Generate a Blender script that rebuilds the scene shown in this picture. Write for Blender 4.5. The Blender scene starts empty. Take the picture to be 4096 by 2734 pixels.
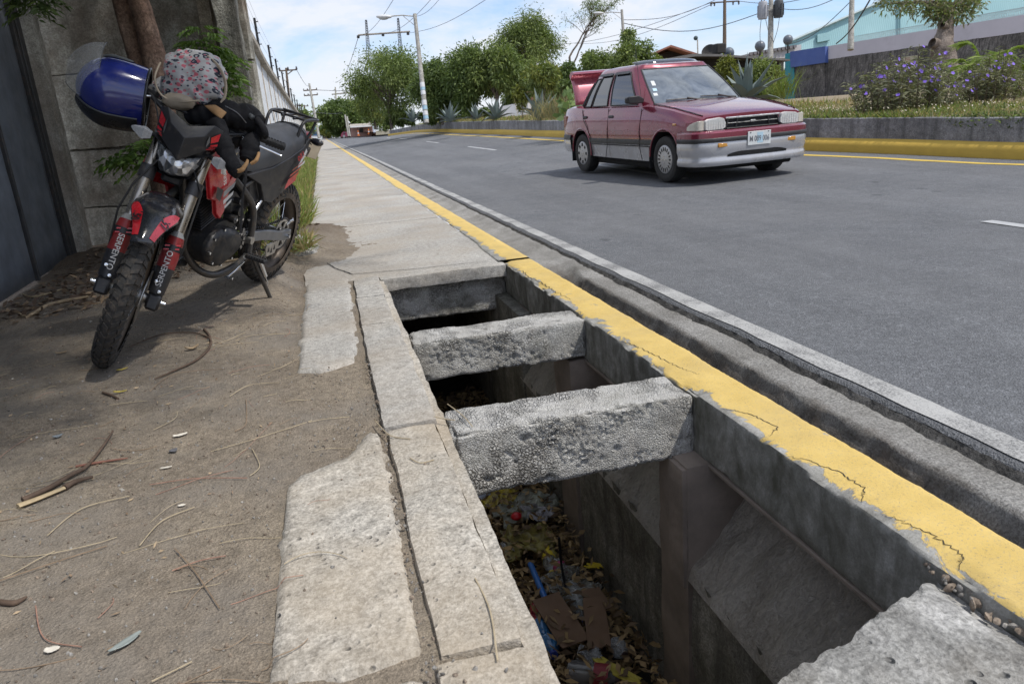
import bpy, math, random
import numpy as np
from mathutils import Vector, Matrix, noise, Quaternion
random.seed(7); rng = np.random.default_rng(7)
R = math.radians
sc = bpy.context.scene
COL = sc.collection
# ------------------------------------------------------------------ camera, sky, sun, exposure
CAM_H = 0.9
PIT, ROL, YAW = R(16.6), R(4.66), R(12.7)
def _cam():
    cd = bpy.data.cameras.new('camera'); co = bpy.data.objects.new('camera', cd); COL.objects.link(co)
    cd.lens = 26.1; cd.sensor_width = 36; cd.clip_start = 0.02; cd.clip_end = 3000
    f = Vector((math.sin(YAW)*math.cos(PIT), math.cos(YAW)*math.cos(PIT), -math.sin(PIT)))
    r0 = Vector((math.cos(YAW), -math.sin(YAW), 0)); u0 = r0.cross(f)
    r = r0*math.cos(ROL) - u0*math.sin(ROL); u = r0*math.sin(ROL) + u0*math.cos(ROL)
    m = Matrix((r, u, -f)).transposed().to_4x4(); m.translation = (0, 0, CAM_H)
    co.matrix_world = m; sc.camera = co
    cd.dof.use_dof = True; cd.dof.focus_distance = 3.2; cd.dof.aperture_fstop = 11
_cam()
SUN_DIR = Vector((0.42, -0.30, 0.86)).normalized()      # towards the sun
def _world():
    w = bpy.data.worlds.new('World'); sc.world = w; w.use_nodes = True
    n = w.node_tree.nodes; l = w.node_tree.links; n.clear()
    out = n.new('ShaderNodeOutputWorld'); bg = n.new('ShaderNodeBackground'); bg.inputs[1].default_value = 0.15
    sky = n.new('ShaderNodeTexSky'); sky.sky_type = 'NISHITA'; sky.sun_disc = False
    sky.sun_elevation = math.asin(SUN_DIR.z); sky.sun_rotation = math.atan2(SUN_DIR.x, SUN_DIR.y)
    sky.altitude = 50; sky.air_density = 1.0; sky.dust_density = 0.7; sky.ozone_density = 3.0
    tc = n.new('ShaderNodeTexCoord'); sp = n.new('ShaderNodeSeparateXYZ'); l.new(tc.outputs['Generated'], sp.inputs[0])
    zz = n.new('ShaderNodeMath'); zz.operation = 'MAXIMUM'; l.new(sp.outputs[2], zz.inputs[0]); zz.inputs[1].default_value = 0.0
    za = n.new('ShaderNodeMath'); za.operation = 'ADD'; l.new(zz.outputs[0], za.inputs[0]); za.inputs[1].default_value = 0.30
    dx = n.new('ShaderNodeMath'); dx.operation = 'DIVIDE'; l.new(sp.outputs[0], dx.inputs[0]); l.new(za.outputs[0], dx.inputs[1])
    dy = n.new('ShaderNodeMath'); dy.operation = 'DIVIDE'; l.new(sp.outputs[1], dy.inputs[0]); l.new(za.outputs[0], dy.inputs[1])
    cb = n.new('ShaderNodeCombineXYZ'); l.new(dx.outputs[0], cb.inputs[0]); l.new(dy.outputs[0], cb.inputs[1])
    nz = n.new('ShaderNodeTexNoise'); nz.inputs['Scale'].default_value = 1.7; nz.inputs['Detail'].default_value = 9; nz.inputs['Roughness'].default_value = 0.62
    nz.inputs['Distortion'].default_value = 0.35
    l.new(cb.outputs[0], nz.inputs['Vector'])
    cr = n.new('ShaderNodeValToRGB'); cr.color_ramp.elements[0].position = 0.30; cr.color_ramp.elements[1].position = 0.56
    l.new(nz.outputs['Fac'], cr.inputs[0])
    mx = n.new('ShaderNodeMix'); mx.data_type = 'RGBA'; l.new(cr.outputs[0], mx.inputs[0])
    sm = n.new('ShaderNodeMath'); sm.operation = 'MULTIPLY'; l.new(cr.outputs[0], sm.inputs[0]); sm.inputs[1].default_value = 0.93
    l.new(sm.outputs[0], mx.inputs[0])
    tn = n.new('ShaderNodeMix'); tn.data_type = 'RGBA'; tn.blend_type = 'MULTIPLY'; tn.inputs[0].default_value = 1; l.new(sky.outputs[0], tn.inputs[6]); tn.inputs[7].default_value = (.74, .82, .98, 1)
    l.new(tn.outputs[2], mx.inputs[6]); mx.inputs[7].default_value = (4.7, 4.86, 5.22, 1)
    l.new(mx.outputs[2], bg.inputs[0]); l.new(bg.outputs[0], out.inputs[0])
    sd = bpy.data.lights.new('sun', 'SUN'); so = bpy.data.objects.new('sun', sd); COL.objects.link(so)
    sd.energy = 2.7; sd.angle = R(2.4); sd.color = (1.0, 0.95, 0.87)
    so.rotation_euler = (-SUN_DIR).to_track_quat('-Z', 'Y').to_euler(); so.location = SUN_DIR*60
_world()
vs = sc.view_settings; vs.view_transform = 'Standard'; vs.look = 'None'; vs.gamma = 1.0; vs.exposure = 0.36; vs.use_curve_mapping = False
sc.cycles.max_bounces = 8; sc.cycles.transparent_max_bounces = 24; sc.cycles.use_denoising = True

# ------------------------------------------------------------------ materials
class NT:
    def __init__(s, name):
        s.m = bpy.data.materials.new(name); s.m.use_nodes = True; s.n = s.m.node_tree.nodes; s.l = s.m.node_tree.links
        s.b = s.n['Principled BSDF']; s.tc = s.n.new('ShaderNodeTexCoord'); s.co = s.tc.outputs['Object']
    def noise(s, scale, detail=5, rough=.6, dist=0, co=None, stretch=None):
        v = co or s.co
        if stretch:
            mp = s.n.new('ShaderNodeMapping'); mp.inputs['Scale'].default_value = stretch; s.l.new(v, mp.inputs[0]); v = mp.outputs[0]
        t = s.n.new('ShaderNodeTexNoise'); t.inputs['Scale'].default_value = scale; t.inputs['Detail'].default_value = detail
        t.inputs['Roughness'].default_value = rough; t.inputs['Distortion'].default_value = dist; s.l.new(v, t.inputs['Vector']); return t.outputs['Fac']
    def voro(s, scale, feature='F1', out='Distance', rnd=1.0, co=None, stretch=None):
        v = co or s.co
        if stretch:
            mp = s.n.new('ShaderNodeMapping'); mp.inputs['Scale'].default_value = stretch; s.l.new(v, mp.inputs[0]); v = mp.outputs[0]
        t = s.n.new('ShaderNodeTexVoronoi'); t.feature = feature; t.inputs['Scale'].default_value = scale
        t.inputs['Randomness'].default_value = rnd; s.l.new(v, t.inputs['Vector']); return t.outputs[out]
    def ramp(s, fac, stops):
        r = s.n.new('ShaderNodeValToRGB'); e = r.color_ramp.elements
        while len(e) < len(stops): e.new(0.5)
        for i, (p, c) in enumerate(stops):
            e[i].position = p; e[i].color = (*c, 1) if isinstance(c, (tuple, list)) else (c, c, c, 1)
        s.l.new(fac, r.inputs[0]); return r.outputs[0]
    def math(s, op, a, b=None, c=None):
        t = s.n.new('ShaderNodeMath'); t.operation = op
        for i, x in enumerate((a, b, c)):
            if x is None: continue
            if isinstance(x, (int, float)): t.inputs[i].default_value = x
            else: s.l.new(x, t.inputs[i])
        return t.outputs[0]
    def mix(s, fac, a, b, mode='MIX'):
        t = s.n.new('ShaderNodeMix'); t.data_type = 'RGBA'; t.blend_type = mode
        for i, x in ((0, fac), (6, a), (7, b)):
            if isinstance(x, (int, float)): t.inputs[i].default_value = x
            elif isinstance(x, (tuple, list)): t.inputs[i].default_value = (*x, 1)
            else: s.l.new(x, t.inputs[i])
        return t.outputs[2]
    def sep(s, co=None):
        t = s.n.new('ShaderNodeSeparateXYZ'); s.l.new(co or s.co, t.inputs[0]); return t.outputs
    def bump(s, h, strength=.3, dist=.01, prev=None):
        t = s.n.new('ShaderNodeBump'); t.inputs['Strength'].default_value = strength; t.inputs['Distance'].default_value = dist
        s.l.new(h, t.inputs['Height'])
        if prev is not None: s.l.new(prev, t.inputs['Normal'])
        return t.outputs[0]
    def done(s, col=None, rough=.8, metal=0, nrm=None, **kw):
        for k, v in (('Base Color', col), ('Roughness', rough), ('Metallic', metal)):
            if v is None: continue
            if isinstance(v, (int, float)): s.b.inputs[k].default_value = v
            elif isinstance(v, (tuple, list)): s.b.inputs[k].default_value = (*v, 1)
            else: s.l.new(v, s.b.inputs[k])
        if nrm is not None: s.l.new(nrm, s.b.inputs['Normal'])
        for k, v in kw.items():
            k = {'coat': 'Coat Weight', 'coatr': 'Coat Roughness', 'trans': 'Transmission Weight', 'ior': 'IOR', 'alpha': 'Alpha', 'spec': 'Specular IOR Level',
                 'sub': 'Subsurface Weight', 'sheen': 'Sheen Weight'}.get(k, k)
            if isinstance(v, (int, float)): s.b.inputs[k].default_value = v
            else: s.l.new(v, s.b.inputs[k])
        return s.m
def mul(c, k): return tuple(min(1, x*k) for x in c)
MC = {}
def simple(name, c, rough=.5, metal=0, var=.12, sc_=6, bump=0, bsc=60, bdist=.002, rvar=.1, dirt=None, dirtamt=.5, **kw):
    if name in MC: return MC[name]
    t = NT(name); f = t.noise(sc_, 6, .65)
    col = t.ramp(f, [(.3, mul(c, 1-var)), (.7, mul(c, 1+var))])
    if dirt:
        d = t.ramp(t.noise(sc_*2.3, 8, .7, .3), [(.62-dirtamt*.25, 0), (.78-dirtamt*.1, 1)]); col = t.mix(t.math('MULTIPLY', d, dirtamt), col, dirt)
    rr = t.ramp(t.noise(sc_*3, 4), [(.3, max(0, rough-rvar)), (.7, min(1, rough+rvar))])
    nr = t.bump(t.noise(bsc, 6, .6), bump, bdist) if bump else None
    MC[name] = t.done(col, rr, metal, nr, **kw); return MC[name]
def concrete(name, base, light, dark, grain=180, stain=2.2, bump=.5, bdist=.004, mossy=None, streak=None, pit=0.0, warm=None):
    if name in MC: return MC[name]
    t = NT(name)
    big = t.noise(stain, 7, .62, .4); col = t.ramp(big, [(.28, dark), (.5, base), (.74, light)])
    g = t.noise(grain, 3, .7); col = t.mix(.6, col, t.ramp(g, [(.36, .24), (.5, .5), (.64, .78)]), 'OVERLAY')
    m = t.noise(grain*.22, 5, .7); col = t.mix(.6, col, t.ramp(m, [(.34, .27), (.5, .5), (.66, .70)]), 'OVERLAY')
    if mossy: col = t.mix(t.math('MULTIPLY', t.ramp(t.noise(5, 8, .7, .6), [(.46, 0), (.66, 1)]), mossy[3]), col, mossy[:3])
    if warm: col = t.mix(t.math('MULTIPLY', t.ramp(t.noise(1.3, 5, .6), [(.42, 0), (.62, 1)]), warm[3]), col, warm[:3])
    if streak: col = t.mix(t.math('MULTIPLY', t.ramp(t.noise(3, 7, .65, .2, stretch=(3, 3, .25)), [(.45, 0), (.65, 1)]), streak[3]), col, streak[:3])
    h = t.math('ADD', t.math('MULTIPLY', g, .5), m)
    if pit:
        v = t.voro(grain*.14); h = t.math('ADD', h, t.math('MULTIPLY', t.ramp(v, [(.0, 0), (.35, 1)]), pit))
        sv = t.voro(grain*.3, rnd=1.0); sel = t.ramp(t.noise(grain*.05, 3), [(.46, 0), (.6, 1)]); col = t.mix(t.math('MULTIPLY', t.math('MULTIPLY', t.ramp(sv, [(.10, 1), (.24, 0)]), sel), pit*.7), col, mul(dark, .55)); h = t.math('SUBTRACT', h, t.math('MULTIPLY', t.math('MULTIPLY', t.ramp(sv, [(.10, 1), (.24, 0)]), sel), 1.5*pit))
    nr = t.bump(h, bump, bdist); MC[name] = t.done(col, .92, 0, nr, spec=.25); return MC[name]

# ------------------------------------------------------------------ mesh builder
def I4(): return Matrix.Identity(4)
def T(x, y=None, z=None): return Matrix.Translation(x if y is None else (x, y, z))
def RX(a): return Matrix.Rotation(a, 4, 'X')
def RY(a): return Matrix.Rotation(a, 4, 'Y')
def RZ(a): return Matrix.Rotation(a, 4, 'Z')
def frame(d, up=(0, 0, 1)):
    d = Vector(d).normalized(); u = Vector(up)
    if abs(d.dot(u)) > .98: u = Vector((1, 0, 0))
    x = u.cross(d).normalized(); y = d.cross(x); return x, y, d
def sstep(a, b, x):
    t = min(1, max(0, (x-a)/(b-a))); return t*t*(3-2*t)
def itp(tab, x): return float(np.interp(x, [a for a, _ in tab], [b for _, b in tab]))
class MB:
    def __init__(s, M=None): s.v = []; s.f = []; s.mi = []; s.M = M or I4(); s.cur = 0
    def add(s, vs, fs, mi=None):
        o = len(s.v); M = s.M; s.v += [tuple(M @ Vector(p)) for p in vs]; s.f += [tuple(i+o for i in f) for f in fs]; s.mi += [s.cur if mi is None else mi]*len(fs); return s
    def box(s, lo, hi, M=None, b=0, mi=None):
        (x0, y0, z0), (x1, y1, z1) = lo, hi
        if b <= 0:
            vs = [(x, y, z) for z in (z0, z1) for y in (y0, y1) for x in (x0, x1)]
            fs = [(0, 2, 3, 1), (4, 5, 7, 6), (0, 1, 5, 4), (2, 6, 7, 3), (0, 4, 6, 2), (1, 3, 7, 5)]
        else:
            b = min(b, (x1-x0)*.49, (y1-y0)*.49, (z1-z0)*.49); vs = []; idx = {}
            for sx in (0, 1):
                for sy in (0, 1):
                    for sz in (0, 1):
                        c = ((x0, x1)[sx], (y0, y1)[sy], (z0, z1)[sz]); d = [(-1 if q else 1)*b for q in (sx, sy, sz)]
                        for ax in range(3):
                            p = [c[k]+(d[k] if k != ax else 0) for k in range(3)]; idx[(sx, sy, sz, ax)] = len(vs); vs.append(tuple(p))
            g = lambda *k: idx[k]; fs = []
            for ax in range(3):
                o1, o2 = [(1, 2), (2, 0), (0, 1)][ax]
                for sd in (0, 1):
                    q = []
                    for (a, bb) in ((0, 0), (1, 0), (1, 1), (0, 1)):
                        k = [0, 0, 0]; k[ax] = sd; k[o1] = a; k[o2] = bb; q.append(g(*k, ax))
                    fs.append(tuple(q) if sd else tuple(q[::-1]))
            for ax in range(3):
                o1, o2 = [(1, 2), (2, 0), (0, 1)][ax]
                for a in (0, 1):
                    for bb in (0, 1):
                        k0 = [0, 0, 0]; k0[o1] = a; k0[o2] = bb; k1 = list(k0); k1[ax] = 1
                        q = (g(*k0, o1), g(*k1, o1), g(*k1, o2), g(*k0, o2)); fs.append(q if a ^ bb else q[::-1])
            for sx in (0, 1):
                for sy in (0, 1):
                    for sz in (0, 1):
                        q = tuple(g(sx, sy, sz, k) for k in range(3)); fs.append(q if (sx+sy+sz) % 2 else q[::-1])
        if M is not None: vs = [tuple(M @ Vector(p)) for p in vs]
        return s.add(vs, fs, mi)
    def tube(s, pts, r, n=8, closed=False, caps=True, mi=None, flat=1.0, up=(0, 0, 1)):
        P = [Vector(p) for p in pts]; k = len(P); rr = r if isinstance(r, (list, tuple)) else [r]*k
        vs = []; fs = []; px = None
        for i in range(k):
            d = (P[(i+1) % k]-P[i-1]) if closed else (P[min(i+1, k-1)]-P[max(i-1, 0)])
            if d.length < 1e-9: d = Vector((0, 0, 1))
            d.normalize()
            if px is None: x, y, _ = frame(d, up)
            else:
                x = px - d*px.dot(d)
                if x.length < 1e-6: x, y, _ = frame(d, up)
                x.normalize(); y = d.cross(x)
            px = x
            for j in range(n):
                a = 2*math.pi*j/n; vs.append(tuple(P[i]+(x*math.cos(a)+y*math.sin(a)*flat)*rr[i]))
        for i in range(k if closed else k-1):
            for j in range(n):
                a = i*n+j; b = i*n+(j+1) % n; c = ((i+1) % k)*n+(j+1) % n; d = ((i+1) % k)*n+j; fs.append((a, b, c, d))
        if caps and not closed:
            fs.append(tuple(range(n))[::-1]); fs.append(tuple((k-1)*n+j for j in range(n)))
        return s.add(vs, fs, mi)
    def cyl(s, a, b, r, n=12, r2=None, mi=None): return s.tube([a, b], [r, r if r2 is None else r2], n, mi=mi)
    def lathe(s, prof, n=24, M=None, mi=None, arc=None):
        # prof: (r,z) around local z
        k = len(prof); vs = []; fs = []; full = arc is None; m = n if full else n+1
        for (r, z) in prof:
            for j in range(m):
                a = 2*math.pi*j/n if full else arc[0]+(arc[1]-arc[0])*j/n
                vs.append((r*math.cos(a), r*math.sin(a), z))
        for i in range(k-1):
            for j in range(n if full else n):
                j2 = (j+1) % m if full else j+1
                fs.append((i*m+j, i*m+j2, (i+1)*m+j2, (i+1)*m+j))
        if M is not None: vs = [tuple(M @ Vector(p)) for p in vs]
        return s.add(vs, fs, mi)
    def loft(s, secs, ring=True, caps=True, mi=None):
        n = len(secs[0]); vs = [tuple(p) for q in secs for p in q]; fs = []
        for i in range(len(secs)-1):
            for j in range(n if ring else n-1):
                j2 = (j+1) % n; fs.append((i*n+j, i*n+j2, (i+1)*n+j2, (i+1)*n+j))
        if caps and ring: fs += [tuple(range(n))[::-1], tuple((len(secs)-1)*n+j for j in range(n))]
        return s.add(vs, fs, mi)
    def prism(s, poly, d0, d1, M=None, b=0, mi=None):
        # poly 2D (x,y) CCW, extruded in local z d0->d1, chamfer b on the d1 face
        n = len(poly); c = np.mean(np.array(poly), 0); vs = [(x, y, d0) for x, y in poly]
        if b:
            vs += [(x, y, d1-b) for x, y in poly]; P = [Vector(p) for p in poly]
            for i in range(n):
                e1 = (P[i]-P[i-1]).normalized(); e2 = (P[(i+1) % n]-P[i]).normalized(); nn = (Vector((-e1.y, e1.x))+Vector((-e2.y, e2.x)))
                nn = nn/max(.3, nn.length_squared)*2*b if nn.length > 1e-6 else Vector((0, 0)); q = P[i]+nn; vs.append((q.x, q.y, d1))
            rings = 3
        else: vs += [(x, y, d1) for x, y in poly]; rings = 2
        fs = [tuple(range(n))[::-1], tuple((rings-1)*n+j for j in range(n))]
        for i in range(rings-1):
            for j in range(n): fs.append((i*n+j, i*n+(j+1) % n, (i+1)*n+(j+1) % n, (i+1)*n+j))
        if M is not None: vs = [tuple(M @ Vector(p)) for p in vs]
        return s.add(vs, fs, mi)
    def grid(s, fn, nu, nv, mi=None, u0=0, u1=1, v0=0, v1=1):
        vs = [fn(u0+(u1-u0)*i/nu, v0+(v1-v0)*j/nv) for j in range(nv+1) for i in range(nu+1)]; w = nu+1
        return s.add(vs, [(j*w+i, j*w+i+1, (j+1)*w+i+1, (j+1)*w+i) for j in range(nv) for i in range(nu)], mi)
    def ball(s, c, r, n=10, m=7, M=None, mi=None, fn=None):
        if isinstance(r, (int, float)): r = (r, r, r)
        vs = []; fs = []
        for i in range(m+1):
            t = math.pi*i/m
            for j in range(n):
                p = 2*math.pi*j/n; q = Vector((math.sin(t)*math.cos(p), math.sin(t)*math.sin(p), math.cos(t))); k = fn(q) if fn else 1
                q = Vector((q.x*r[0]*k, q.y*r[1]*k, q.z*r[2]*k))
                if M is not None: q = M.to_3x3() @ q
                vs.append(tuple(q+Vector(c)))
        for i in range(m):
            for j in range(n): fs.append((i*n+j, (i+1)*n+j, (i+1)*n+(j+1) % n, i*n+(j+1) % n))
        return s.add(vs, fs, mi)
    def build(s, name, mats, parent=None, smooth=None, sub=0, bev=0):
        me = bpy.data.meshes.new(name); me.from_pydata(s.v, [], s.f)
        mats = mats if isinstance(mats, (list, tuple)) else [mats]
        for m in mats: me.materials.append(m)
        if len(mats) > 1: me.polygons.foreach_set('material_index', s.mi)
        me.update()
        o = bpy.data.objects.new(name, me); COL.objects.link(o)
        if smooth is not None:
            me.polygons.foreach_set('use_smooth', [True]*len(me.polygons))
            if smooth < 180: me.set_sharp_from_angle(angle=R(smooth))
        if parent is not None: o.parent = parent
        if bev:
            b = o.modifiers.new('b', 'BEVEL'); b.width = bev; b.segments = 2; b.limit_method = 'ANGLE'; b.angle_limit = R(40)
        if sub: q = o.modifiers.new('s', 'SUBSURF'); q.levels = sub; q.render_levels = sub
        return o
def tag(o, label=None, cat=None, group=None, kind=None):
    for k, v in (('label', label), ('category', cat), ('group', group), ('kind', kind)):
        if v: o[k] = v
    return o
def empty(name, loc=(0, 0, 0), rot=(0, 0, 0)):
    o = bpy.data.objects.new(name, None); COL.objects.link(o); o.location = loc; o.rotation_euler = rot; o.empty_display_size = .1; return o
def thing(name, label, cat, loc=(0, 0, 0), rot=(0, 0, 0), group=None): return tag(empty(name, loc, rot), label, cat, group)
def struct(o): return tag(o, kind='structure')
def copy_tree(o, parent=None):
    c = o.copy(); COL.objects.link(c); c.parent = parent
    for ch in list(o.children): copy_tree(ch, c)
    return c
def fbm(x, y, z=0, o=4): return noise.fractal(Vector((x, y, z)), 0.9, 2.0, o)
def nz(x, y, z=0): return noise.noise(Vector((x, y, z)))
def text_mesh(txt, size, M, mat, name, parent, shear=0, depth=.0006, bold=0, align='CENTER'):
    cu = bpy.data.curves.new(name, 'FONT'); cu.body = txt; cu.size = size; cu.shear = shear; cu.extrude = depth; cu.offset = bold; cu.align_x = align; cu.align_y = 'CENTER'; cu.resolution_u = 3
    o = bpy.data.objects.new(name, cu); COL.objects.link(o)
    dg = bpy.context.evaluated_depsgraph_get(); me = bpy.data.meshes.new_from_object(o.evaluated_get(dg)); bpy.data.objects.remove(o); bpy.data.curves.remove(cu)
    me.transform(M); me.materials.clear(); me.materials.append(mat)
    o = bpy.data.objects.new(name, me); COL.objects.link(o); o.parent = parent; return o
# pixel of the reference (4096 wide) + depth along the lens axis -> point in the place (used to lay out far things)
FPX = 26.1/36*4096
def at(px, py, zc):
    u, v = px-2048, py-1367; c, s_ = math.cos(ROL), math.sin(ROL); uu = u*c-v*s_; vv = u*s_+v*c
    dn = vv*math.cos(PIT)+FPX*math.sin(PIT); fw = FPX*math.cos(PIT)-vv*math.sin(PIT); k = zc/FPX
    return Vector(((uu*math.cos(YAW)+fw*math.sin(YAW))*k, (-uu*math.sin(YAW)+fw*math.cos(YAW))*k, CAM_H-dn*k))
# ------------------------------------------------------------------ terrain functions
SL = [(5, .0), (7, .004), (8, .008), (10, .02), (14, .038), (20, .056), (30, .078), (45, .095), (60, .095), (90, .05), (150, .0), (900, 0)]
def roadz(x, y): return itp(SL, y)*max(0, x-1.54)
PLX = [(-3, 9.4), (2, 8.7), (5.5, 7.86), (6.9, 7.58), (8.2, 7.43), (10.15, 7.0), (13.9, 6.75), (21.6, 6.69), (32.8, 6.69), (45, 6.95), (54, 7.2), (62, 7.1), (68, 6.6), (71, 6.0)]
PLH = [(0, .45), (22, .46), (33, .52), (54, .58), (75, .45)]
def plx(y): return itp(PLX, y)
def plz(y): return roadz(plx(y), y)
def pltop(y): return plz(y)+itp(PLH, y)
def medz(x, y):
    d = max(0, x-plx(min(y, 70))); t = pltop(min(y, 70)); far = .74+.0*y
    k = sstep(2, 26, d); return (t-.02)*(1-k)+far*k+.04*nz(x*.5, y*.5)*min(1, d)
def dirtz(x, y):
    z = -.014+.011*fbm(x*1.7, y*1.7, 3)+.003*fbm(x*9, y*9, 1)
    z += .085*sstep(3.2, 5.0, y)*sstep(-2.8, -1.0, x)*(1-sstep(-.42, -.24, x))
    z += .085*math.exp(-((x+.2)/.24)**2)*sstep(5.2, 6.1, y)*(1-sstep(7.4, 8.6, y))+.010*fbm(x*16, y*16, 8)*sstep(5, 5.4, y)
    z += .05*sstep(6, 7.2, y)*(1-sstep(-.6, -.3, x))
    return z
M_DIRT = None
def mk_dirt():
    t = NT('dirt')
    a = t.noise(1.1, 6, .6, .3); col = t.ramp(a, [(.3, (.188, .156, .122)), (.5, (.238, .200, .156)), (.7, (.288, .245, .188))])
    g = t.noise(230, 3, .75); col = t.mix(.6, col, t.ramp(g, [(.36, .24), (.5, .5), (.64, .78)]), 'OVERLAY')
    m = t.noise(34, 5, .7); col = t.mix(.6, col, t.ramp(m, [(.34, .28), (.66, .68)]), 'OVERLAY'); gv = t.ramp(t.noise(1.9, 5, .6), [(.45, 0), (.62, 1)]); col = t.mix(t.math('MULTIPLY', gv, .5), col, (.235, .215, .19))
    sp = t.sep(); # dark leaf-mould soil near the foot of the wall
    mould = t.math('MULTIPLY', t.ramp(t.math('ADD', t.math('MULTIPLY', t.noise(2.2, 6, .7), 2.6), t.math('ADD', t.math('MULTIPLY', sp[1], .5), t.math('MULTIPLY', sp[0], -.55))), [(.0, 0), (1, 1)]), 1)
    rm = t.n.new('ShaderNodeMapRange'); rm.inputs[1].default_value = 3.9; rm.inputs[2].default_value = 5.2
    t.l.new(t.math('ADD', t.math('MULTIPLY', t.noise(2.2, 6, .7), 2.0), t.math('ADD', t.math('MULTIPLY', sp[1], .5), t.math('MULTIPLY', sp[0], -.45))), rm.inputs[0])
    col = t.mix(t.math('MULTIPLY', rm.outputs[0], .55), col, (.07, .046, .032))
    h = t.math('ADD', t.math('MULTIPLY', t.voro(120), .8), t.math('ADD', g, t.math('MULTIPLY', m, 1.2)))
    return t.done(col, .96, 0, t.bump(h, .75, .007), spec=.15)
M_DIRT = mk_dirt()
def geo_steps(a, b, d0, g, dmax=20):
    r = [a]; d = d0
    while r[-1] < b: r.append(min(b, r[-1]+d)); d = min(dmax, d*g)
    return r
def hgrid(name, xs_of_y, ys, zf, mat, smooth=180):
    vs = []; n = None
    for y in ys:
        xs = xs_of_y(y); n = len(xs)
        for x in xs: vs.append((x, y, zf(x, y)))
    fs = [(j*n+i, j*n+i+1, (j+1)*n+i+1, (j+1)*n+i) for j in range(len(ys)-1) for i in range(n-1)]
    return MB().add(vs, fs).build(name, mat, smooth=smooth)
# dirt verge in front
ys = geo_steps(.35, 10, .022, 1.006, .06)
struct(hgrid('dirt_verge', lambda y: [(-3.2+(.12+.42*sstep(4.95, 5.6, y)*(1-sstep(8.6, 9.6, y))+3.2)*(1-(1-u)**1.7)) for u in np.linspace(0, 1, 130)], ys, dirtz, M_DIRT))
# outlying ground sheet (four strips round the built-up part; leaves the drain open)
M_FAR = simple('far_ground', (.17, .15, .10), .95, var=.3, sc_=.15, bump=.3, bsc=8)
mb = MB()
for (x0, x1, y0, y1) in ((-900, -3.1, -300, 1500), (9.6, 900, -300, 1500), (-3.1, 9.6, -300, -4), (-3.1, 9.6, 230, 1500)):
    mb.add([(x0, y0, -.16), (x1, y0, -.16), (x1, y1, -.16), (x0, y1, -.16)], [(0, 1, 2, 3)])
struct(mb.build('ground', M_FAR))
# grass-verge soil between wall and pavement, further on
struct(hgrid('verge_soil', lambda y: list(np.linspace(-3.1, -.2, 9)), geo_steps(9.6, 230, .3, 1.08, 8), lambda x, y: -.01+.02*nz(x*2, y), M_DIRT))

# ------------------------------------------------------------------ road
def mk_asphalt():
    t = NT('asphalt')
    a = t.noise(.35, 6, .6, .2); col = t.ramp(a, [(.3, (.132, .138, .149)), (.7, (.165, .171, .181))])
    g = t.noise(170, 3, .8); col = t.mix(.65, col, t.ramp(g, [(.36, .18), (.5, .5), (.64, .84)]), 'OVERLAY'); pv = t.sep(t.voro(75, 'F1', 'Color'))[0]; col = t.mix(.4, col, t.ramp(pv, [(.0, .25), (.8, .55), (1, .85)]), 'OVERLAY')
    blot = t.ramp(t.math('ADD', t.voro(2.6, stretch=(1, .7, 1)), t.math('MULTIPLY', t.noise(22, 3), .16)), [(.0, 1), (.17, 1), (.21, 0)])
    sel = t.ramp(t.noise(.7, 3), [(.44, 0), (.52, 1)])
    col = t.mix(t.math('MULTIPLY', t.math('MULTIPLY', blot, sel), .6), col, (.05, .052, .058))
    pt = t.ramp(t.noise(.55, 7, .62, .6), [(.40, 0), (.62, 1)]); col = t.mix(t.math('MULTIPLY', pt, .35), col, (.19, .192, .198)); hz = t.ramp(t.noise(5, 6, .7), [(.35, .42), (.65, .58)]); col = t.mix(.6, col, hz, 'OVERLAY')
    tr = t.ramp(t.noise(.8, 6, .65, .3, stretch=(1.6, .12, 1)), [(.42, 0), (.68, 1)])
    col = t.mix(t.math('MULTIPLY', tr, .42), col, (.07, .072, .078))
    h = t.math('ADD', t.math('MULTIPLY', t.voro(150), 1.0), g)
    return t.done(col, t.ramp(g, [(.3, .78), (.7, .92)]), 0, t.bump(h, .8, .006), spec=.3)
M_ASPH = mk_asphalt()
def aedge(y): return 1.532+.016*fbm(y*2.1, 4, 0)+.009*fbm(y*14, 9, 0)+.05*sstep(9, 30, y)
ry = geo_steps(-4, 9, .035, 1.0, .035)+geo_steps(9, 260, .12, 1.05, 6)[1:]
def rxs(y):
    e = aedge(y); w = 1.75 if y < 72 else 3; return [e, e+.012, e+.05, e+.12]+list(np.linspace(e+.3, (plx(min(y, 71)) if y < 71 else 8.5)+.25, 16))
def rzf(x, y):
    e = aedge(y); z = roadz(x, y)
    if x-e < .001: z -= .010+.012*abs(fbm(y*20, 2))
    return z+.003*nz(x*3, y*3)
road = struct(hgrid('road', rxs, ry, rzf, M_ASPH))
vs = []; fs = []      # broken asphalt edge: the thickness of the layer
yy = geo_steps(-4, 9, .02, 1.0, .02)+geo_steps(9, 120, .3, 1.05, 4)[1:]
for i, y in enumerate(yy):
    e = aedge(y)
    for k in range(4):
        vs.append((e-.007*k+.008*nz(y*30, k*3), y, roadz(e, y)-.011-.007*k-.005*abs(nz(y*45, k))))
for i in range(len(yy)-1):
    for k in range(3): a = i*4+k; fs.append((a+4, a+5, a+1, a))
M_AEDGE = concrete('asphalt_edge', (.075, .072, .068), (.14, .135, .13), (.03, .03, .028), 140, 12, 1.0, .01)
MB().add(vs, fs).build('asphalt_edge', M_AEDGE, road, smooth=60)
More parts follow.
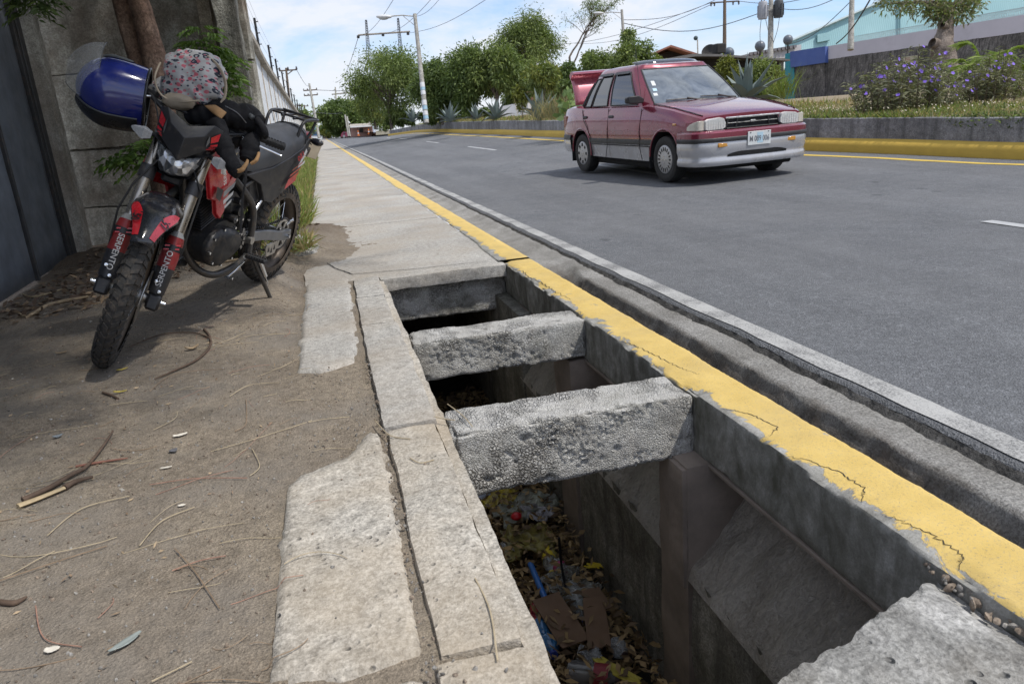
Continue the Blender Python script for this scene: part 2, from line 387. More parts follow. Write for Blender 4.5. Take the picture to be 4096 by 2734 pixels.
def mk_paint(name, c, under, wear, gscale=150):
    t = NT(name); g = t.noise(gscale, 4, .8); b = t.noise(3.2, 5, .6)
    w = t.ramp(t.math('ADD', t.math('MULTIPLY', g, .7), t.math('MULTIPLY', b, .5)), [(wear-.06, 1), (wear+.06, 0)])
    col = t.mix(w, t.ramp(t.noise(5, 6, .6), [(.3, mul(c, .86)), (.7, c)]), under)
    return t.done(col, .8, 0, t.bump(g, .5, .003), spec=.3)
M_WLINE = mk_paint('worn_white_line', (.44, .44, .43), (.17, .17, .17), .58)
M_WDASH = mk_paint('worn_dash', (.42, .43, .44), (.2, .2, .2), .50)
M_YLINE = mk_paint('yellow_line_paint', (.62, .44, .09), (.2, .18, .12), .44)
def strip(name, mat, y0, y1, xa, xb, dz=.004, dy=.1, g=1.02, z=roadz, jit=0, parent=road):
    vs = []; fs = []; Y = geo_steps(y0, y1, dy, g, 3)
    for y in Y:
        for k, xf in enumerate((xa, xb)): x = xf(y)+jit*nz(y*11, k*5); vs.append((x, y, z(x, y)+dz+.003*nz(x*3, y*3)))
    fs = [(2*i, 2*i+1, 2*i+3, 2*i+2) for i in range(len(Y)-1)]
    return MB().add(vs, fs).build(name, mat, parent)
strip('edge_line', M_WLINE, -2, 120, lambda y: aedge(y)+.022, lambda y: 1.645+.05*sstep(9, 30, y), jit=.008, dy=.05)
strip('yellow_line', M_YLINE, -2, 66, lambda y: plx(y)-.52, lambda y: plx(y)-.40, jit=.01)
LANE = [(0, 4.2), (4, 4.24), (20, 4.45), (32, 4.57), (46, 4.8), (70, 5)]
for (a, b) in ((.2, 4.1), (8.6, 12.2), (19.8, 23.9), (30.6, 34.6), (44, 49), (56, 60)):
    strip('lane_dash', M_WDASH, a, b, lambda y: itp(LANE, y)-.05, lambda y: itp(LANE, y)+.05, jit=.004)

# ------------------------------------------------------------------ concrete materials
M_PAVE = concrete('pavement_concrete', (.355, .342, .318), (.44, .427, .40), (.27, .258, .238), 150, 1.1, .55, .004, pit=.35, warm=(.34, .285, .22, .45))
M_SLAB = concrete('slab_concrete', (.385, .36, .318), (.48, .455, .41), (.27, .245, .208), 120, 2.0, .8, .007, pit=.7, warm=(.42, .34, .24, .5))
M_BEAM = concrete('beam_concrete', (.37, .36, .335), (.52, .515, .495), (.20, .185, .165), 130, 4, 1.0, .008, pit=.9, mossy=(.17, .165, .12, .45), warm=(.2, .15, .115, .5))
def mk_beam():
    t = NT('aggregate_concrete'); big = t.noise(4, 7, .65, .5); base = t.ramp(big, [(.3, (.33, .312, .28)), (.5, (.46, .45, .42)), (.72, (.60, .59, .57))])
    e = t.voro(85, 'DISTANCE_TO_EDGE', 'Distance'); c = t.sep(t.voro(85, 'F1', 'Color'))[0]; e2 = t.voro(150, 'DISTANCE_TO_EDGE', 'Distance')
    stone = t.mix(.75, base, t.ramp(c, [(.1, .30), (.5, .52), (.9, .74)]), 'OVERLAY'); gap = t.ramp(e, [(.0, .8), (.05, .3), (.12, 0)])
    zone = t.ramp(t.noise(5.5, 6, .65, .3), [(.46, 0), (.60, 1)])
    col = t.mix(zone, base, t.mix(gap, stone, (.17, .155, .135)))
    g = t.noise(170, 3, .75); col = t.mix(.75, col, t.ramp(g, [(.36, .24), (.64, .78)]), 'OVERLAY')
    col = t.mix(t.math('MULTIPLY', t.ramp(t.noise(3.1, 7, .7, .8), [(.5, 0), (.68, 1)]), .55), col, (.17, .145, .12)); col = t.mix(t.math('MULTIPLY', t.ramp(t.noise(2.3, 6, .7, .5), [(.52, 0), (.66, 1)]), .4), col, (.20, .205, .165))
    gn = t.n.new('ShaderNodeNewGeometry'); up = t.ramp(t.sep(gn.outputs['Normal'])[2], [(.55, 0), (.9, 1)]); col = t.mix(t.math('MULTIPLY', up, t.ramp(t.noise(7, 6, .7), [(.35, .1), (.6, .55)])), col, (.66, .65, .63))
    h = t.math('ADD', t.math('MULTIPLY', t.math('MULTIPLY', t.ramp(e, [(0, 0), (.22, 1)]), zone), 1.6), t.math('ADD', t.math('MULTIPLY', g, .5), t.math('MULTIPLY', t.ramp(e2, [(0, 0), (.3, 1)]), .35)))
    return t.done(col, .93, 0, t.bump(h, 1.0, .009), spec=.2)
M_BEAM = mk_beam()
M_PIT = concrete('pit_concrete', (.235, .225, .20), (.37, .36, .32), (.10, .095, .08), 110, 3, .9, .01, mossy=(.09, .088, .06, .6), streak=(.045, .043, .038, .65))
def mk_chute():
    t = NT('chute_concrete'); a = t.noise(3, 7, .62, .4); col = t.ramp(a, [(.28, (.28, .25, .215)), (.5, (.45, .41, .36)), (.74, (.58, .54, .49))])
    s_ = t.noise(30, 6, .65, .5, stretch=(1, 1.9, 1)); g = t.noise(90, 4, .7); col = t.mix(.35, col, t.ramp(s_, [(.32, .3), (.66, .68)]), 'OVERLAY'); col = t.mix(.4, col, t.ramp(g, [(.3, .3), (.7, .7)]), 'OVERLAY')
    return t.done(col, .92, 0, t.bump(t.math('ADD', t.math('MULTIPLY', s_, 1.6), t.math('MULTIPLY', g, .8)), 1.0, .018), spec=.3)
M_CHUTE = mk_chute()
M_GUT0 = concrete('gutter_concrete0', (.26, .255, .24), (.37, .36, .345), (.13, .12, .10), 140, 2.6, .7, .006, warm=(.13, .10, .08, .55))
def mk_gut():
    t = NT('gutter_concrete'); sp = t.sep(); a = t.noise(2.6, 7, .65, .4); col = t.ramp(a, [(.3, (.17, .162, .148)), (.5, (.265, .258, .243)), (.72, (.36, .352, .338))])
    g = t.noise(140, 4, .75); col = t.mix(.8, col, t.ramp(g, [(.36, .22), (.64, .8)]), 'OVERLAY'); sc2 = t.noise(20, 5, .65, .4, stretch=(.35, 2.2, .35))
    k = t.math('ADD', t.math('MULTIPLY', t.math('SUBTRACT', t.noise(7, 6, .7), .5), .14), sp[0]); mr = t.n.new('ShaderNodeMapRange'); mr.inputs[1].default_value = 1.425; mr.inputs[2].default_value = 1.365; t.l.new(k, mr.inputs[0])
    my = t.n.new('ShaderNodeMapRange'); my.inputs[1].default_value = 4.9; my.inputs[2].default_value = 4.2; t.l.new(sp[1], my.inputs[0])
    w = t.math('MULTIPLY', mr.outputs[0], my.outputs[0]); col = t.mix(t.math('MULTIPLY', w, .85), col, t.ramp(sc2, [(.3, (.045, .035, .028)), (.7, (.15, .118, .092))]))
    return t.done(col, .93, 0, t.bump(t.math('ADD', g, t.math('MULTIPLY', sc2, 1.6)), .9, .008), spec=.2)
M_GUT = mk_gut()
M_POST = simple('rusty_plank_concrete', (.225, .185, .155), .9, var=.3, sc_=5, bump=.5, bsc=70, bdist=.003)
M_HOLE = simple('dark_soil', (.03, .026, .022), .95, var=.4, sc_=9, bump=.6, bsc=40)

# ------------------------------------------------------------------ rough concrete boxes (displaced, rounded)
def rough_box(lo, hi, res, r, disp, mb=None, skip=()):
    mb = mb or MB(); lo = Vector(lo); hi = Vector(hi); il = lo+Vector((r,)*3); ih = hi-Vector((r,)*3)
    for ax in range(3):
        o1, o2 = [(1, 2), (2, 0), (0, 1)][ax]
        n1 = max(1, int((hi[o1]-lo[o1])/res)); n2 = max(1, int((hi[o2]-lo[o2])/res))
        for sd in (0, 1):
            if (ax, sd) in skip: continue
            def fn(u, v):
                p = Vector((0, 0, 0)); p[ax] = hi[ax] if sd else lo[ax]; p[o1] = lo[o1]+(hi[o1]-lo[o1])*u; p[o2] = lo[o2]+(hi[o2]-lo[o2])*v
                q = Vector((min(max(p.x, il.x), ih.x), min(max(p.y, il.y), ih.y), min(max(p.z, il.z), ih.z))); d = (p-q)
                d = d.normalized() if d.length > 1e-9 else Vector((0, 0, 1))
                p = q+d*r; return tuple(p+d*disp(p, d))
            m0 = len(mb.f); mb.grid(fn, n1, n2)
            if not sd: mb.f[m0:] = [f[::-1] for f in mb.f[m0:]]
    return mb
def pebbly(amp, cell, big=.008, seed=0, top=.5):
    def d(p, n):
        q = p/cell+Vector((seed, 0, 0)); v = noise.voronoi(q)[0]; e = min(1, (v[1]-v[0])*2.2)
        m = sstep(-.25, .3, fbm(p.x*4+seed, p.y*4, p.z*5))
        k = (top if n.z > .6 else 1)
        m2 = sstep(-.05, .35, fbm(p.x*5+seed*3, p.y*5, p.z*6)); hole = max(0, nz(p.x*26+seed, p.y*26, p.z*26)-.42)*.05
        groove = .0035*max(0, math.sin(p.x*31+2.2*nz(p.x*4, p.z*3, seed)))**8 if abs(n.y) > .6 else 0
        edge = 1-max(abs(n.x), abs(n.y), abs(n.z)); chip = max(0, fbm(p.x*9+seed, p.y*9, p.z*9)-.1)*.05*min(1, edge*4)
        return big*fbm(p.x*7+seed, p.y*7, p.z*7)+amp*1.5*k*m2*(e-.6)-hole*k-groove-chip+.0012*nz(p.x*110, p.y*110, p.z*110)
    return d
def worn(amp, sc_=6, seed=0, fine=.002):
    def d(p, n): return amp*fbm(p.x*sc_+seed, p.y*sc_, p.z*sc_)+fine*nz(p.x*70, p.y*70, p.z*70+seed)
    return d
# ------------------------------------------------------------------ pavement
PATCHY = .0
pav = thing('pavement', None, None); tag(pav, kind='structure')
sy = [4.80, 7.72, 10.9, 14.1, 17.3, 20.5, 23.7, 27, 30.3, 33.6, 37, 41, 46, 52]
for i in range(len(sy)-1):
    a, b = sy[i]+.006, sy[i+1]-.006; n = max(2, int((b-a)/(.08 if i < 2 else .4)))
    m = MB(); NX = 16 if i < 2 else 4
    def top(u, v, a=a, b=b, i=i):
        x = -.228+(1.062+.228)*u; y = a+(b-a)*v
        if v == 0 and i == 0: y += .012*fbm(x*6, 1)+.01*nz(x*40, 2)
        if u == 0: x += .02*fbm(y*3, 7)
        e = min(u, 1-u)*1.29; ey = min(v, 1-v)*(b-a)
        return (x, y, .002*fbm(x*2, y*2, i)-.007*(1-sstep(0, .02, ey))+.0015*(i % 3))
    m.grid(top, NX, n)
    base = [(-.228, a, -.12), (1.062, a, -.12), (1.062, b, -.12), (-.228, b, -.12)]; w = NX+1
    for (q, lst) in ((0, [i2 for i2 in range(w)]), (1, [n*w+i2 for i2 in range(w)][::-1])):
        for k in range(len(lst)-1):
            o = len(m.v); p1, p2 = m.v[lst[k]], m.v[lst[k+1]]
            m.v += [(p1[0], p1[1], p1[2]-.12), (p2[0], p2[1], p2[2]-.12)]; m.f.append((lst[k], o, o+1, lst[k+1])); m.mi.append(0)
    for k in range(n):
        o = len(m.v); p1, p2 = m.v[k*w], m.v[(k+1)*w]; m.v += [(p1[0]-.004, p1[1], -.12), (p2[0]-.004, p2[1], -.12)]; m.f.append((k*w, (k+1)*w, o+1, o)); m.mi.append(0)
    m.build('paving_slab', M_PAVE, pav, smooth=40)
MB().box((-.23, 52, -.12), (1.06, 230, .0)).build('far_paving', M_PAVE, pav)
# header lip over the far end of the drain
rough_box((.24, 4.705, -.085), (1.066, 4.80, -.002), .012, .008, worn(.006, 9, 2)).build('paving_lip', M_PAVE, pav, smooth=60)
# broken concrete patches left of the drain
def patch(name, outline, zt, th, mat, label, seed, res=.016):
    P = np.array(outline); x0, y0 = P.min(0); x1, y1 = P.max(0)
    from math import hypot
    def inside(x, y):
        c = False; j = len(P)-1
        for i in range(len(P)):
            if (P[i][1] > y) != (P[j][1] > y) and x < (P[j][0]-P[i][0])*(y-P[i][1])/(P[j][1]-P[i][1])+P[i][0]: c = not c
            j = i
        return c
    def edist(x, y):
        d = 9
        for i in range(len(P)):
            a = P[i-1]; b = P[i]; ab = b-a; t = max(0, min(1, ((x-a[0])*ab[0]+(y-a[1])*ab[1])/(ab@ab))); d = min(d, hypot(x-a[0]-ab[0]*t, y-a[1]-ab[1]*t))
        return d
    nx = int((x1-x0+.06)/res); ny = int((y1-y0+.06)/res)
    def fn(u, v):
        x = x0-.03+(x1-x0+.06)*u; y = y0-.03+(y1-y0+.06)*v; xx = x+.014*fbm(x*14, y*14, seed); yy2 = y+.014*fbm(x*14+5, y*14, seed)
        d = edist(xx, yy2)*(1 if inside(xx, yy2) else -1)
        z = zt+.004*fbm(x*5, y*5, seed)+.0025*nz(x*60, y*60, seed) - th*(1-sstep(-.006, .012, d)) - .004*(1-sstep(0, .04, d))
        return (x, y, z)
    o = MB().grid(fn, nx, ny).build(name, mat, smooth=180); return tag(o, label, 'concrete', 'broken concrete patches by the drain')
patch('concrete_patch', [(-.225, 1.17), (-.235, 1.5), (-.228, 1.93), (-.2, 1.98), (-.06, 2.06), (.02, 2.24), (.052, 2.2), (.058, 1.6), (.052, 1.15), (-.1, 1.12)], .004, .045, M_SLAB, 'large pale rough concrete patch beside the near end of the open drain', 3)
patch('concrete_patch', [(-.23, .55), (-.225, 1.13), (-.1, 1.085), (.05, 1.10), (.055, .55)], .001, .045, M_SLAB, 'strip of rough concrete at the bottom edge below the narrow crack', 8)
patch('concrete_patch', [(-.23, 2.98), (-.235, 4.0), (-.225, 5.0), (-.1, 5.08), (.055, 4.9), (.05, 3.9), (.04, 3.2), (.0, 3.0), (-.12, 2.93)], .0, .045, M_PAVE, 'thin grey concrete patch between the motorcycle and the far end of the drain', 13)
# edging blocks along the drain
edge = thing('drain_edging', 'row of long pale concrete edging blocks along the left side of the drain', 'edging')
for i, (a, b, dz, mt) in enumerate(((.45, 1.10, -.004, M_SLAB), (1.115, 2.2, .0, M_SLAB), (2.212, 3.55, .006, M_PAVE), (3.56, 4.2, .004, M_PAVE), (4.2, 4.8, .006, M_PAVE))):
    lo = (.066+.006*math.sin(i*2), a, -.16); hi = (.230+.004*math.cos(i*3), b, dz+.004)
    rough_box(lo, hi, .02, .01, worn(.007, 5, i*4, .002), skip=((2, 0),)).build('edging_block', mt, edge, smooth=60)
rough_box((.225, .45, -.22), (.263, 4.74, -.012), .02, .006, worn(.007, 6, 31), skip=((2, 0),)).build('ledge', M_SLAB, edge, smooth=60)
# ------------------------------------------------------------------ yellow kerb
def mk_kerb():
    t = NT('kerb_paint'); sp = t.sep(); geo = t.n.new('ShaderNodeNewGeometry'); nn = t.sep(geo.outputs['Normal'])
    yel = t.ramp(t.noise(7, 6, .65), [(.3, (.57, .405, .125)), (.7, (.66, .485, .17))])
    g = t.noise(160, 4, .8); con = t.ramp(t.noise(14, 7, .65), [(.3, (.16, .155, .14)), (.5, (.29, .285, .265)), (.72, (.42, .415, .40))])
    con = t.mix(.6, con, t.ramp(g, [(.3, .28), (.7, .72)]), 'OVERLAY')
    speck = t.ramp(t.noise(150, 5, .9), [(.385, 1), (.43, 0)])
    big = t.ramp(t.math('ADD', t.noise(8.5, 6, .7, .5), t.math('MULTIPLY', t.noise(60, 3), .1)), [(.36, 1), (.385, 0)])
    # worn back to bare concrete along the drain-side edge
    edge_w = t.math('ADD', t.math('MULTIPLY', t.math('SUBTRACT', t.noise(3.6, 8, .72, 1.2), .5), .26), t.math('SUBTRACT', 1.078, sp[0]))
    ew = t.n.new('ShaderNodeMapRange'); ew.inputs[1].default_value = -.012; ew.inputs[2].default_value = -.007; t.l.new(edge_w, ew.inputs[0])
    side = t.n.new('ShaderNodeMapRange'); side.inputs[1].default_value = .72; side.inputs[2].default_value = .45; t.l.new(nn[2], side.inputs[0])
    far = t.n.new('ShaderNodeMapRange'); far.inputs[1].default_value = 5.0; far.inputs[2].default_value = 5.6; t.l.new(sp[1], far.inputs[0])
    sd = t.math('MULTIPLY', side.outputs[0], t.math('SUBTRACT', 1.0, t.math('MULTIPLY', far.outputs[0], .9)))
    bare = t.math('MAXIMUM', t.math('MAXIMUM', sd, t.math('MULTIPLY', speck, .75)), t.math('MAXIMUM', ew.outputs[0], big))
    dirt = t.ramp(t.noise(2.6, 7, .7, .4), [(.48, 0), (.7, 1)]); yel = t.mix(t.math('MULTIPLY', dirt, .4), yel, (.36, .28, .15))
    mossy = t.mix(t.math('MULTIPLY', sd, t.ramp(t.noise(6, 8, .7, .5, stretch=(1, 1, .5)), [(.40, 0), (.66, 1)])), con, (.10, .098, .078))
    return t.done(t.mix(bare, yel, mossy), .85, 0, t.bump(t.math('ADD', g, t.math('MULTIPLY', t.math('SUBTRACT', 1, bare), .8)), .5, .004), spec=.25)
M_KERB = mk_kerb()
kerb = thing('yellow_kerb', 'yellow painted concrete kerb running along the open drain and pavement edge', 'kerb')
def kdisp(p, n):
    d = .004*fbm(p.x*5, p.y*5, p.z*5)+.0018*nz(p.x*80, p.y*80, p.z*80)
    if n.z > .3 and p.x < 1.12:      # chipped drain-side arris
        c = max(0, fbm(p.y*3.1, 3.3)-.02)*1.3; d -= (.020*c+.008*max(0, nz(p.y*23, 8)))*sstep(1.125, 1.07, p.x)
    if n.x < -.5: d += .006*fbm(p.y*6, p.z*9, 5)
    return d
rough_box((1.066, -.6, -.215), (1.256, 4.80, .0), .0135, .014, kdisp).build('kerb_beam', M_KERB, kerb, smooth=60)
def kfar(u, v, a, b):
    y = a+(b-a)*v; j = .012*fbm(y*2.2, 6)+.006*nz(y*14, 1); prof = [(1.064, .003), (1.072, .009), (1.24, .008), (1.262, -.01), (1.268, -.07)]
    k = u*4; i = min(3, int(k)); f_ = k-i; x = prof[i][0]*(1-f_)+prof[i+1][0]*f_; z = prof[i][1]*(1-f_)+prof[i+1][1]*f_
    if u < .3: x += j+.03*sstep(5.9, 5.2, y)*-1
    if u > .5: x += .010*fbm(y*1.7, 16)
    return (x, y, z+.002*nz(x*9, y*9))
MB().grid(lambda u, v: kfar(u, v, 4.80, 20), 16, 360).build('kerb_run', M_KERB, kerb, smooth=70)
MB().grid(lambda u, v: kfar(u, v, 20, 210), 8, 200).build('kerb_run', M_KERB, kerb, smooth=70)
# hair cracks opened in the kerb paint
def crack(pts, w, name, parent, z, mat, seg=10, jit=.008):
    P = []
    for i in range(len(pts)-1):
        for k in range(seg):
            f_ = k/seg; P.append((pts[i][0]*(1-f_)+pts[i+1][0]*f_+jit*nz(i*3+k*.9, 7, pts[0][1]), pts[i][1]*(1-f_)+pts[i+1][1]*f_+jit*nz(i*3+k*.9, 1, pts[0][0])))
    vs = []; 
    for i, (x, y) in enumerate(P):
        dx, dy = P[min(i+1, len(P)-1)][0]-P[max(0, i-1)][0], P[min(i+1, len(P)-1)][1]-P[max(0, i-1)][1]; L = math.hypot(dx, dy) or 1
        ww = w*(.4+.6*math.sin(math.pi*i/(len(P)-1)))*(.7+.6*abs(nz(i*.7, 3)))
        zz = z if parent is not kerb else max(kdisp(Vector((x, y, 0)), Vector((0, 0, 1))), kdisp(Vector((x+.004, y, 0)), Vector((0, 0, 1))))+.0012
        vs += [(x-dy/L*ww, y+dx/L*ww, zz), (x+dy/L*ww, y-dx/L*ww, zz)]
    MB().add(vs, [(2*i, 2*i+1, 2*i+3, 2*i+2) for i in range(len(P)-1)]).build(name, mat, parent)
for pts, w in (([(1.075, 1.93), (1.125, 1.86), (1.15, 1.74), (1.10, 1.70)], .0035), ([(1.08, 1.58), (1.13, 1.46), (1.135, 1.36), (1.085, 1.30)], .0035), ([(1.085, 1.24), (1.12, 1.15), (1.125, 1.06), (1.09, 1.03)], .003),
                ([(1.075, 2.75), (1.10, 2.68), (1.115, 2.52), (1.13, 2.36), (1.16, 2.22)], .0035), ([(1.07, 4.55), (1.10, 4.40), (1.08, 4.18), (1.11, 4.0), (1.10, 3.78), (1.12, 3.5)], .005), ([(1.10, 5.05), (1.18, 5.1), (1.25, 5.05)], .004)):
    crack(pts, w*.55, 'crack', kerb, .0042, M_HOLE, 14, .012)
crack([(-.12, 5.75), (-.03, 5.3), (.08, 4.98), (.5, 4.9), (1.05, 4.86)], .006, 'crack', pav, .0045, M_HOLE)
# ------------------------------------------------------------------ gutter
def gutter(y):
    k = sstep(4.75, 4.05, y)   # 1 where the gutter drops into the drain inlet
    a = [(1.245, -.05), (1.30, -.055), (1.36, -.05), (1.43, -.045), (1.50, -.024), (1.68, -.030)]
    b = [(1.20, -.30), (1.262, -.200), (1.335, -.150), (1.385, -.075), (1.405, -.034), (1.68, -.024)]
    return [(p[0]*(1-k)+q[0]*k, p[1]*(1-k)+q[1]*k) for p, q in zip(a, b)]
gy = geo_steps(-.8, 8, .03, 1.0, .03)+geo_steps(8, 200, .1, 1.05, 6)[1:]; vs = []
for y in gy:
    P = gutter(y)
    for k in range(21):
        f_ = k/4.2; i = min(4, int(f_)); f_ -= i; f_ = f_*f_*(3-2*f_) if i in (3,) else f_
        x = P[i][0]*(1-f_)+P[i+1][0]*f_; z = P[i][1]*(1-f_)+P[i+1][1]*f_
        vs.append((x+.006*nz(y*9, k), y, z+.006*fbm(x*9, y*3, 2)+.0025*nz(x*60, y*40)+(roadz(1.6, y) if y > 9 else 0)))
M_GUTD = None
struct(MB().add(vs, [(j*21+i, j*21+i+1, (j+1)*21+i+1, (j+1)*21+i) for j in range(len(gy)-1) for i in range(20)]).build('gutter', M_GUT, smooth=180))
# ------------------------------------------------------------------ the open drain
pit = thing('drain_pit', None, None); tag(pit, kind='structure')
FZ = -1.3
def wallgrid(name, mat, P, n1, n2, amp, seed, scl=4):
    A, B, C, D = [Vector(p) for p in P]; N = (B-A).cross(D-A).normalized()
    def fn(u, v):
        p = (A*(1-u)+B*u)*(1-v)+(D*(1-u)+C*u)*v; return tuple(p+N*(amp*fbm(p.x*scl+seed, p.y*scl, p.z*scl)+amp*.25*nz(p.x*40, p.y*40, p.z*40)))
    return MB().grid(fn, n1, n2).build(name, mat, pit, smooth=180)
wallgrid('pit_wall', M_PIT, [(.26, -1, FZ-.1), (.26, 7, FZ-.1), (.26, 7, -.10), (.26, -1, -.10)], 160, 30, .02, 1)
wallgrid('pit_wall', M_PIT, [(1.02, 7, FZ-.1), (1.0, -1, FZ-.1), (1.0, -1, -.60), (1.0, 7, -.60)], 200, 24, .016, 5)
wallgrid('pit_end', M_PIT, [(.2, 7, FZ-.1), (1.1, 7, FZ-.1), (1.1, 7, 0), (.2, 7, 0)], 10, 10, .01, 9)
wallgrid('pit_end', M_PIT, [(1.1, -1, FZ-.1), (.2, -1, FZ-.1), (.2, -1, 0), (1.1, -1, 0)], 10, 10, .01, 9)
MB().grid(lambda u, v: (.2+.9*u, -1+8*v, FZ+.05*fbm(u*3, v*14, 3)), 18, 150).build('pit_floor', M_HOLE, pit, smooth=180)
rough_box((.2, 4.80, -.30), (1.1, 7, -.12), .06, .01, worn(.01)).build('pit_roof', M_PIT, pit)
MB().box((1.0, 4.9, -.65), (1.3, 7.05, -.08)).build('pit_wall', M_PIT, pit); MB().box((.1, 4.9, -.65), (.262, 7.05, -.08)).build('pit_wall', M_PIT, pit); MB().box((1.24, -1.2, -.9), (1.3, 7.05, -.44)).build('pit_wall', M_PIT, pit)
# sloping inlet chutes between the posts
for (a, b) in ((.2, 1.985), (2.21, 3.185), (3.46, 4.72)):
    def fn(u, v, a=a, b=b):
        y = a+(b-a)*v; x = .992+.245*u; z = -.60+.285*u
        r = .016*fbm(x*6, y*6, 4)+.012*math.sin((y*42+x*26+2*nz(x*5, y*5))*1.0)*.6+.005*nz(x*60, y*35)
        if u == 0: z -= .03; x -= .004
        return (x-r*.6, y, z+r)
    MB().grid(fn, 26, int((b-a)/.014)).build('inlet_chute', M_CHUTE, pit, smooth=180)
for (a, b) in ((1.985, 2.205), (3.185, 3.455), (4.15, 4.95)):
    rough_box((.985, a, FZ-.1), (1.25, b, -.21), .035, .01, worn(.008, 5, a), skip=((2, 0),)).build('post', M_PIT if a > 4 else M_POST, pit, smooth=60)
rough_box((.972, 1.99, -.66), (.99, 2.10, -.22), .02, .004, worn(.003), skip=((2, 0),)).build('form_board', M_POST, pit)
MB().box((1.062, .6, -.226), (1.078, 4.7, -.212), b=.003).build('form_board', M_POST, pit)
# beams across
for i, (y0, y1, x0, x1, z0, z1, s_, lab) in enumerate(((2.085, 2.30, .262, 1.066, -.225, -.004, 3, 'nearest rough grey concrete beam spanning the open drain'),
        (3.15, 3.365, .262, 1.066, -.19, -.006, 11, 'middle rough grey concrete beam spanning the open drain'),
        (4.775, 4.95, .262, 1.066, -.315, -.088, 19, 'rough brownish beam set under the pavement at the far end of the drain'))):
    def dd(p, n, s_=s_, pb=pebbly(.0065, .0165, .006, s_, .35)):
        return pb(p, n)+.006*fbm(p.x*2.2+s_, p.y*1.3, p.z)
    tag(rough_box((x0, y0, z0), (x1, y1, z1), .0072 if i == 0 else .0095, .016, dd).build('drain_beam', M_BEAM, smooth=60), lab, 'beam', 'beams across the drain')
# cover slab over the near end
def cov(u, v):
    x = .262+(1.064-.262)*u; ye = .775+(x-.26)*.345+.014*fbm(x*7, 3)+.006*nz(x*50, 1); y = -.9+(ye+.9)*v
    if u == 1: x += 0
    cut = sstep(.93, 1.06, x)*sstep(ye-.12, ye, y)*.0
    z = -.022+.007*fbm(x*5, y*5, 3)+.003*nz(x*55, y*55)-.012*sstep(ye-.035, ye, y)*abs(fbm(x*16, y*16))-.02*sstep(1.0, 1.064, x)
    return (x, y, z-cut)
m = MB(); NU, NV = 90, 190; m.grid(cov, NU, NV)
row = [NV*(NU+1)+i for i in range(NU+1)]
prev = row
for k in range(1, 14):
    o = len(m.v)
    for i in row:
        p = m.v[i]; m.v.append((p[0], p[1]+.014*fbm(p[0]*10, k*.35, 2)+.008*(noise.voronoi(Vector((p[0]/.02, k*.6, 0)))[0][0]-.4)-(.006 if k > 10 else 0), p[2]-.011*k))
    cur = list(range(o, o+NU+1))
    for i in range(NU): m.f.append((prev[i], prev[i+1], cur[i+1], cur[i])); m.mi.append(0)
    prev = cur
o = len(m.v); m.v += [(1.064, -.9, -.16), (.262, -.9, -.16)]; m.f.append((prev[0], prev[-1], o, o+1)); m.mi.append(0)
M_COVER = concrete('cover_concrete', (.265, .262, .25), (.36, .355, .345), (.15, .145, .135), 85, 7, 1.0, .010, pit=1.0, warm=(.3, .26, .2, .3))
tag(m.build('cover_slab', M_COVER, smooth=60), 'thick rough grey concrete cover slab at the bottom right over the drain', 'slab')
# loose broken pebbles in the joint of the cover slab
def stones(name, n, fn, size, mats, seed, parent=None, label=None):
    r_ = random.Random(seed); m = MB()
    for i in range(n):
        x, y, z = fn(r_); s_ = size*(.4+r_.random()**2*1.4); q = Quaternion((r_.random()-.5, r_.random()-.5, r_.random()-.5, r_.random()-.5)).normalized().to_matrix().to_4x4()
        m.cur = r_.randrange(len(mats)); k = [r_.uniform(.7, 1.25) for _ in range(6)]
        vs = [(s_*k[0], 0, 0), (-s_*k[1], 0, 0), (0, s_*k[2], 0), (0, -s_*k[3], 0), (0, 0, s_*.6*k[4]), (0, 0, -s_*.6*k[5])]
        # octahedron, once split -> rounded pebble
        fs = [(0, 2, 4), (2, 1, 4), (1, 3, 4), (3, 0, 4), (2, 0, 5), (1, 2, 5), (3, 1, 5), (0, 3, 5)]; V = [Vector(v) for v in vs]; F = []; cache = {}
        def mid(a, b):
            kk = (min(a, b), max(a, b))
            if kk not in cache: V.append((V[a]+V[b])*.62*r_.uniform(.94, 1.06)); cache[kk] = len(V)-1
            return cache[kk]
        for (a, b, c) in fs: ab, bc, ca = mid(a, b), mid(b, c), mid(c, a); F += [(a, ab, ca), (ab, b, bc), (ca, bc, c), (ab, bc, ca)]
        mm = T(x, y, z) @ q; m.add([mm @ v for v in V], F)
    o = m.build(name, mats, parent, smooth=60); return o
M_PEB = [concrete('pebble_grey', (.24, .225, .205), (.33, .32, .30), (.15, .14, .125), 200, 20, .3, .002), concrete('pebble_brown', (.22, .175, .135), (.28, .235, .19), (.15, .115, .09), 200, 20, .3, .002), concrete('pebble_pale', (.42, .395, .36), (.5, .48, .45), (.33, .3, .27), 200, 20, .3, .002)]
tag(stones('joint_gravel', 60, lambda r_: (1.045+r_.random()*.03, .55+r_.random()*.55, -.028+r_.random()*.008), .007, M_PEB[:2], 4), 'small broken gravel in the joint between cover slab and yellow kerb', 'gravel', kind='stuff')
def dspot(r_):
    while 1:
        y = .6+4.8*r_.random()**1.5; x = -2.1+2.2*r_.random()
        if x > -.24 and not (2.1 < y < 2.95): continue
        return (x, y, dirtz(x, y)+.001)
tag(stones('dirt_pebbles', 11000, dspot, .0030, [M_PEB[0], M_PEB[0], M_PEB[0], M_PEB[1], M_PEB[1], M_PEB[1]], 5), 'small grey and brown pebbles scattered over the dirt', 'pebbles', kind='stuff')
tag(stones('edging_grit', 420, lambda r_: (.06+.03*(r_.random()-.5)+(r_.random() < .3)*r_.uniform(-.25, .15), .8+r_.random()*2.2, .004), .0035, [M_PEB[0], M_PEB[1]], 6), 'dark grit along the joint of the edging blocks', 'grit', kind='stuff')
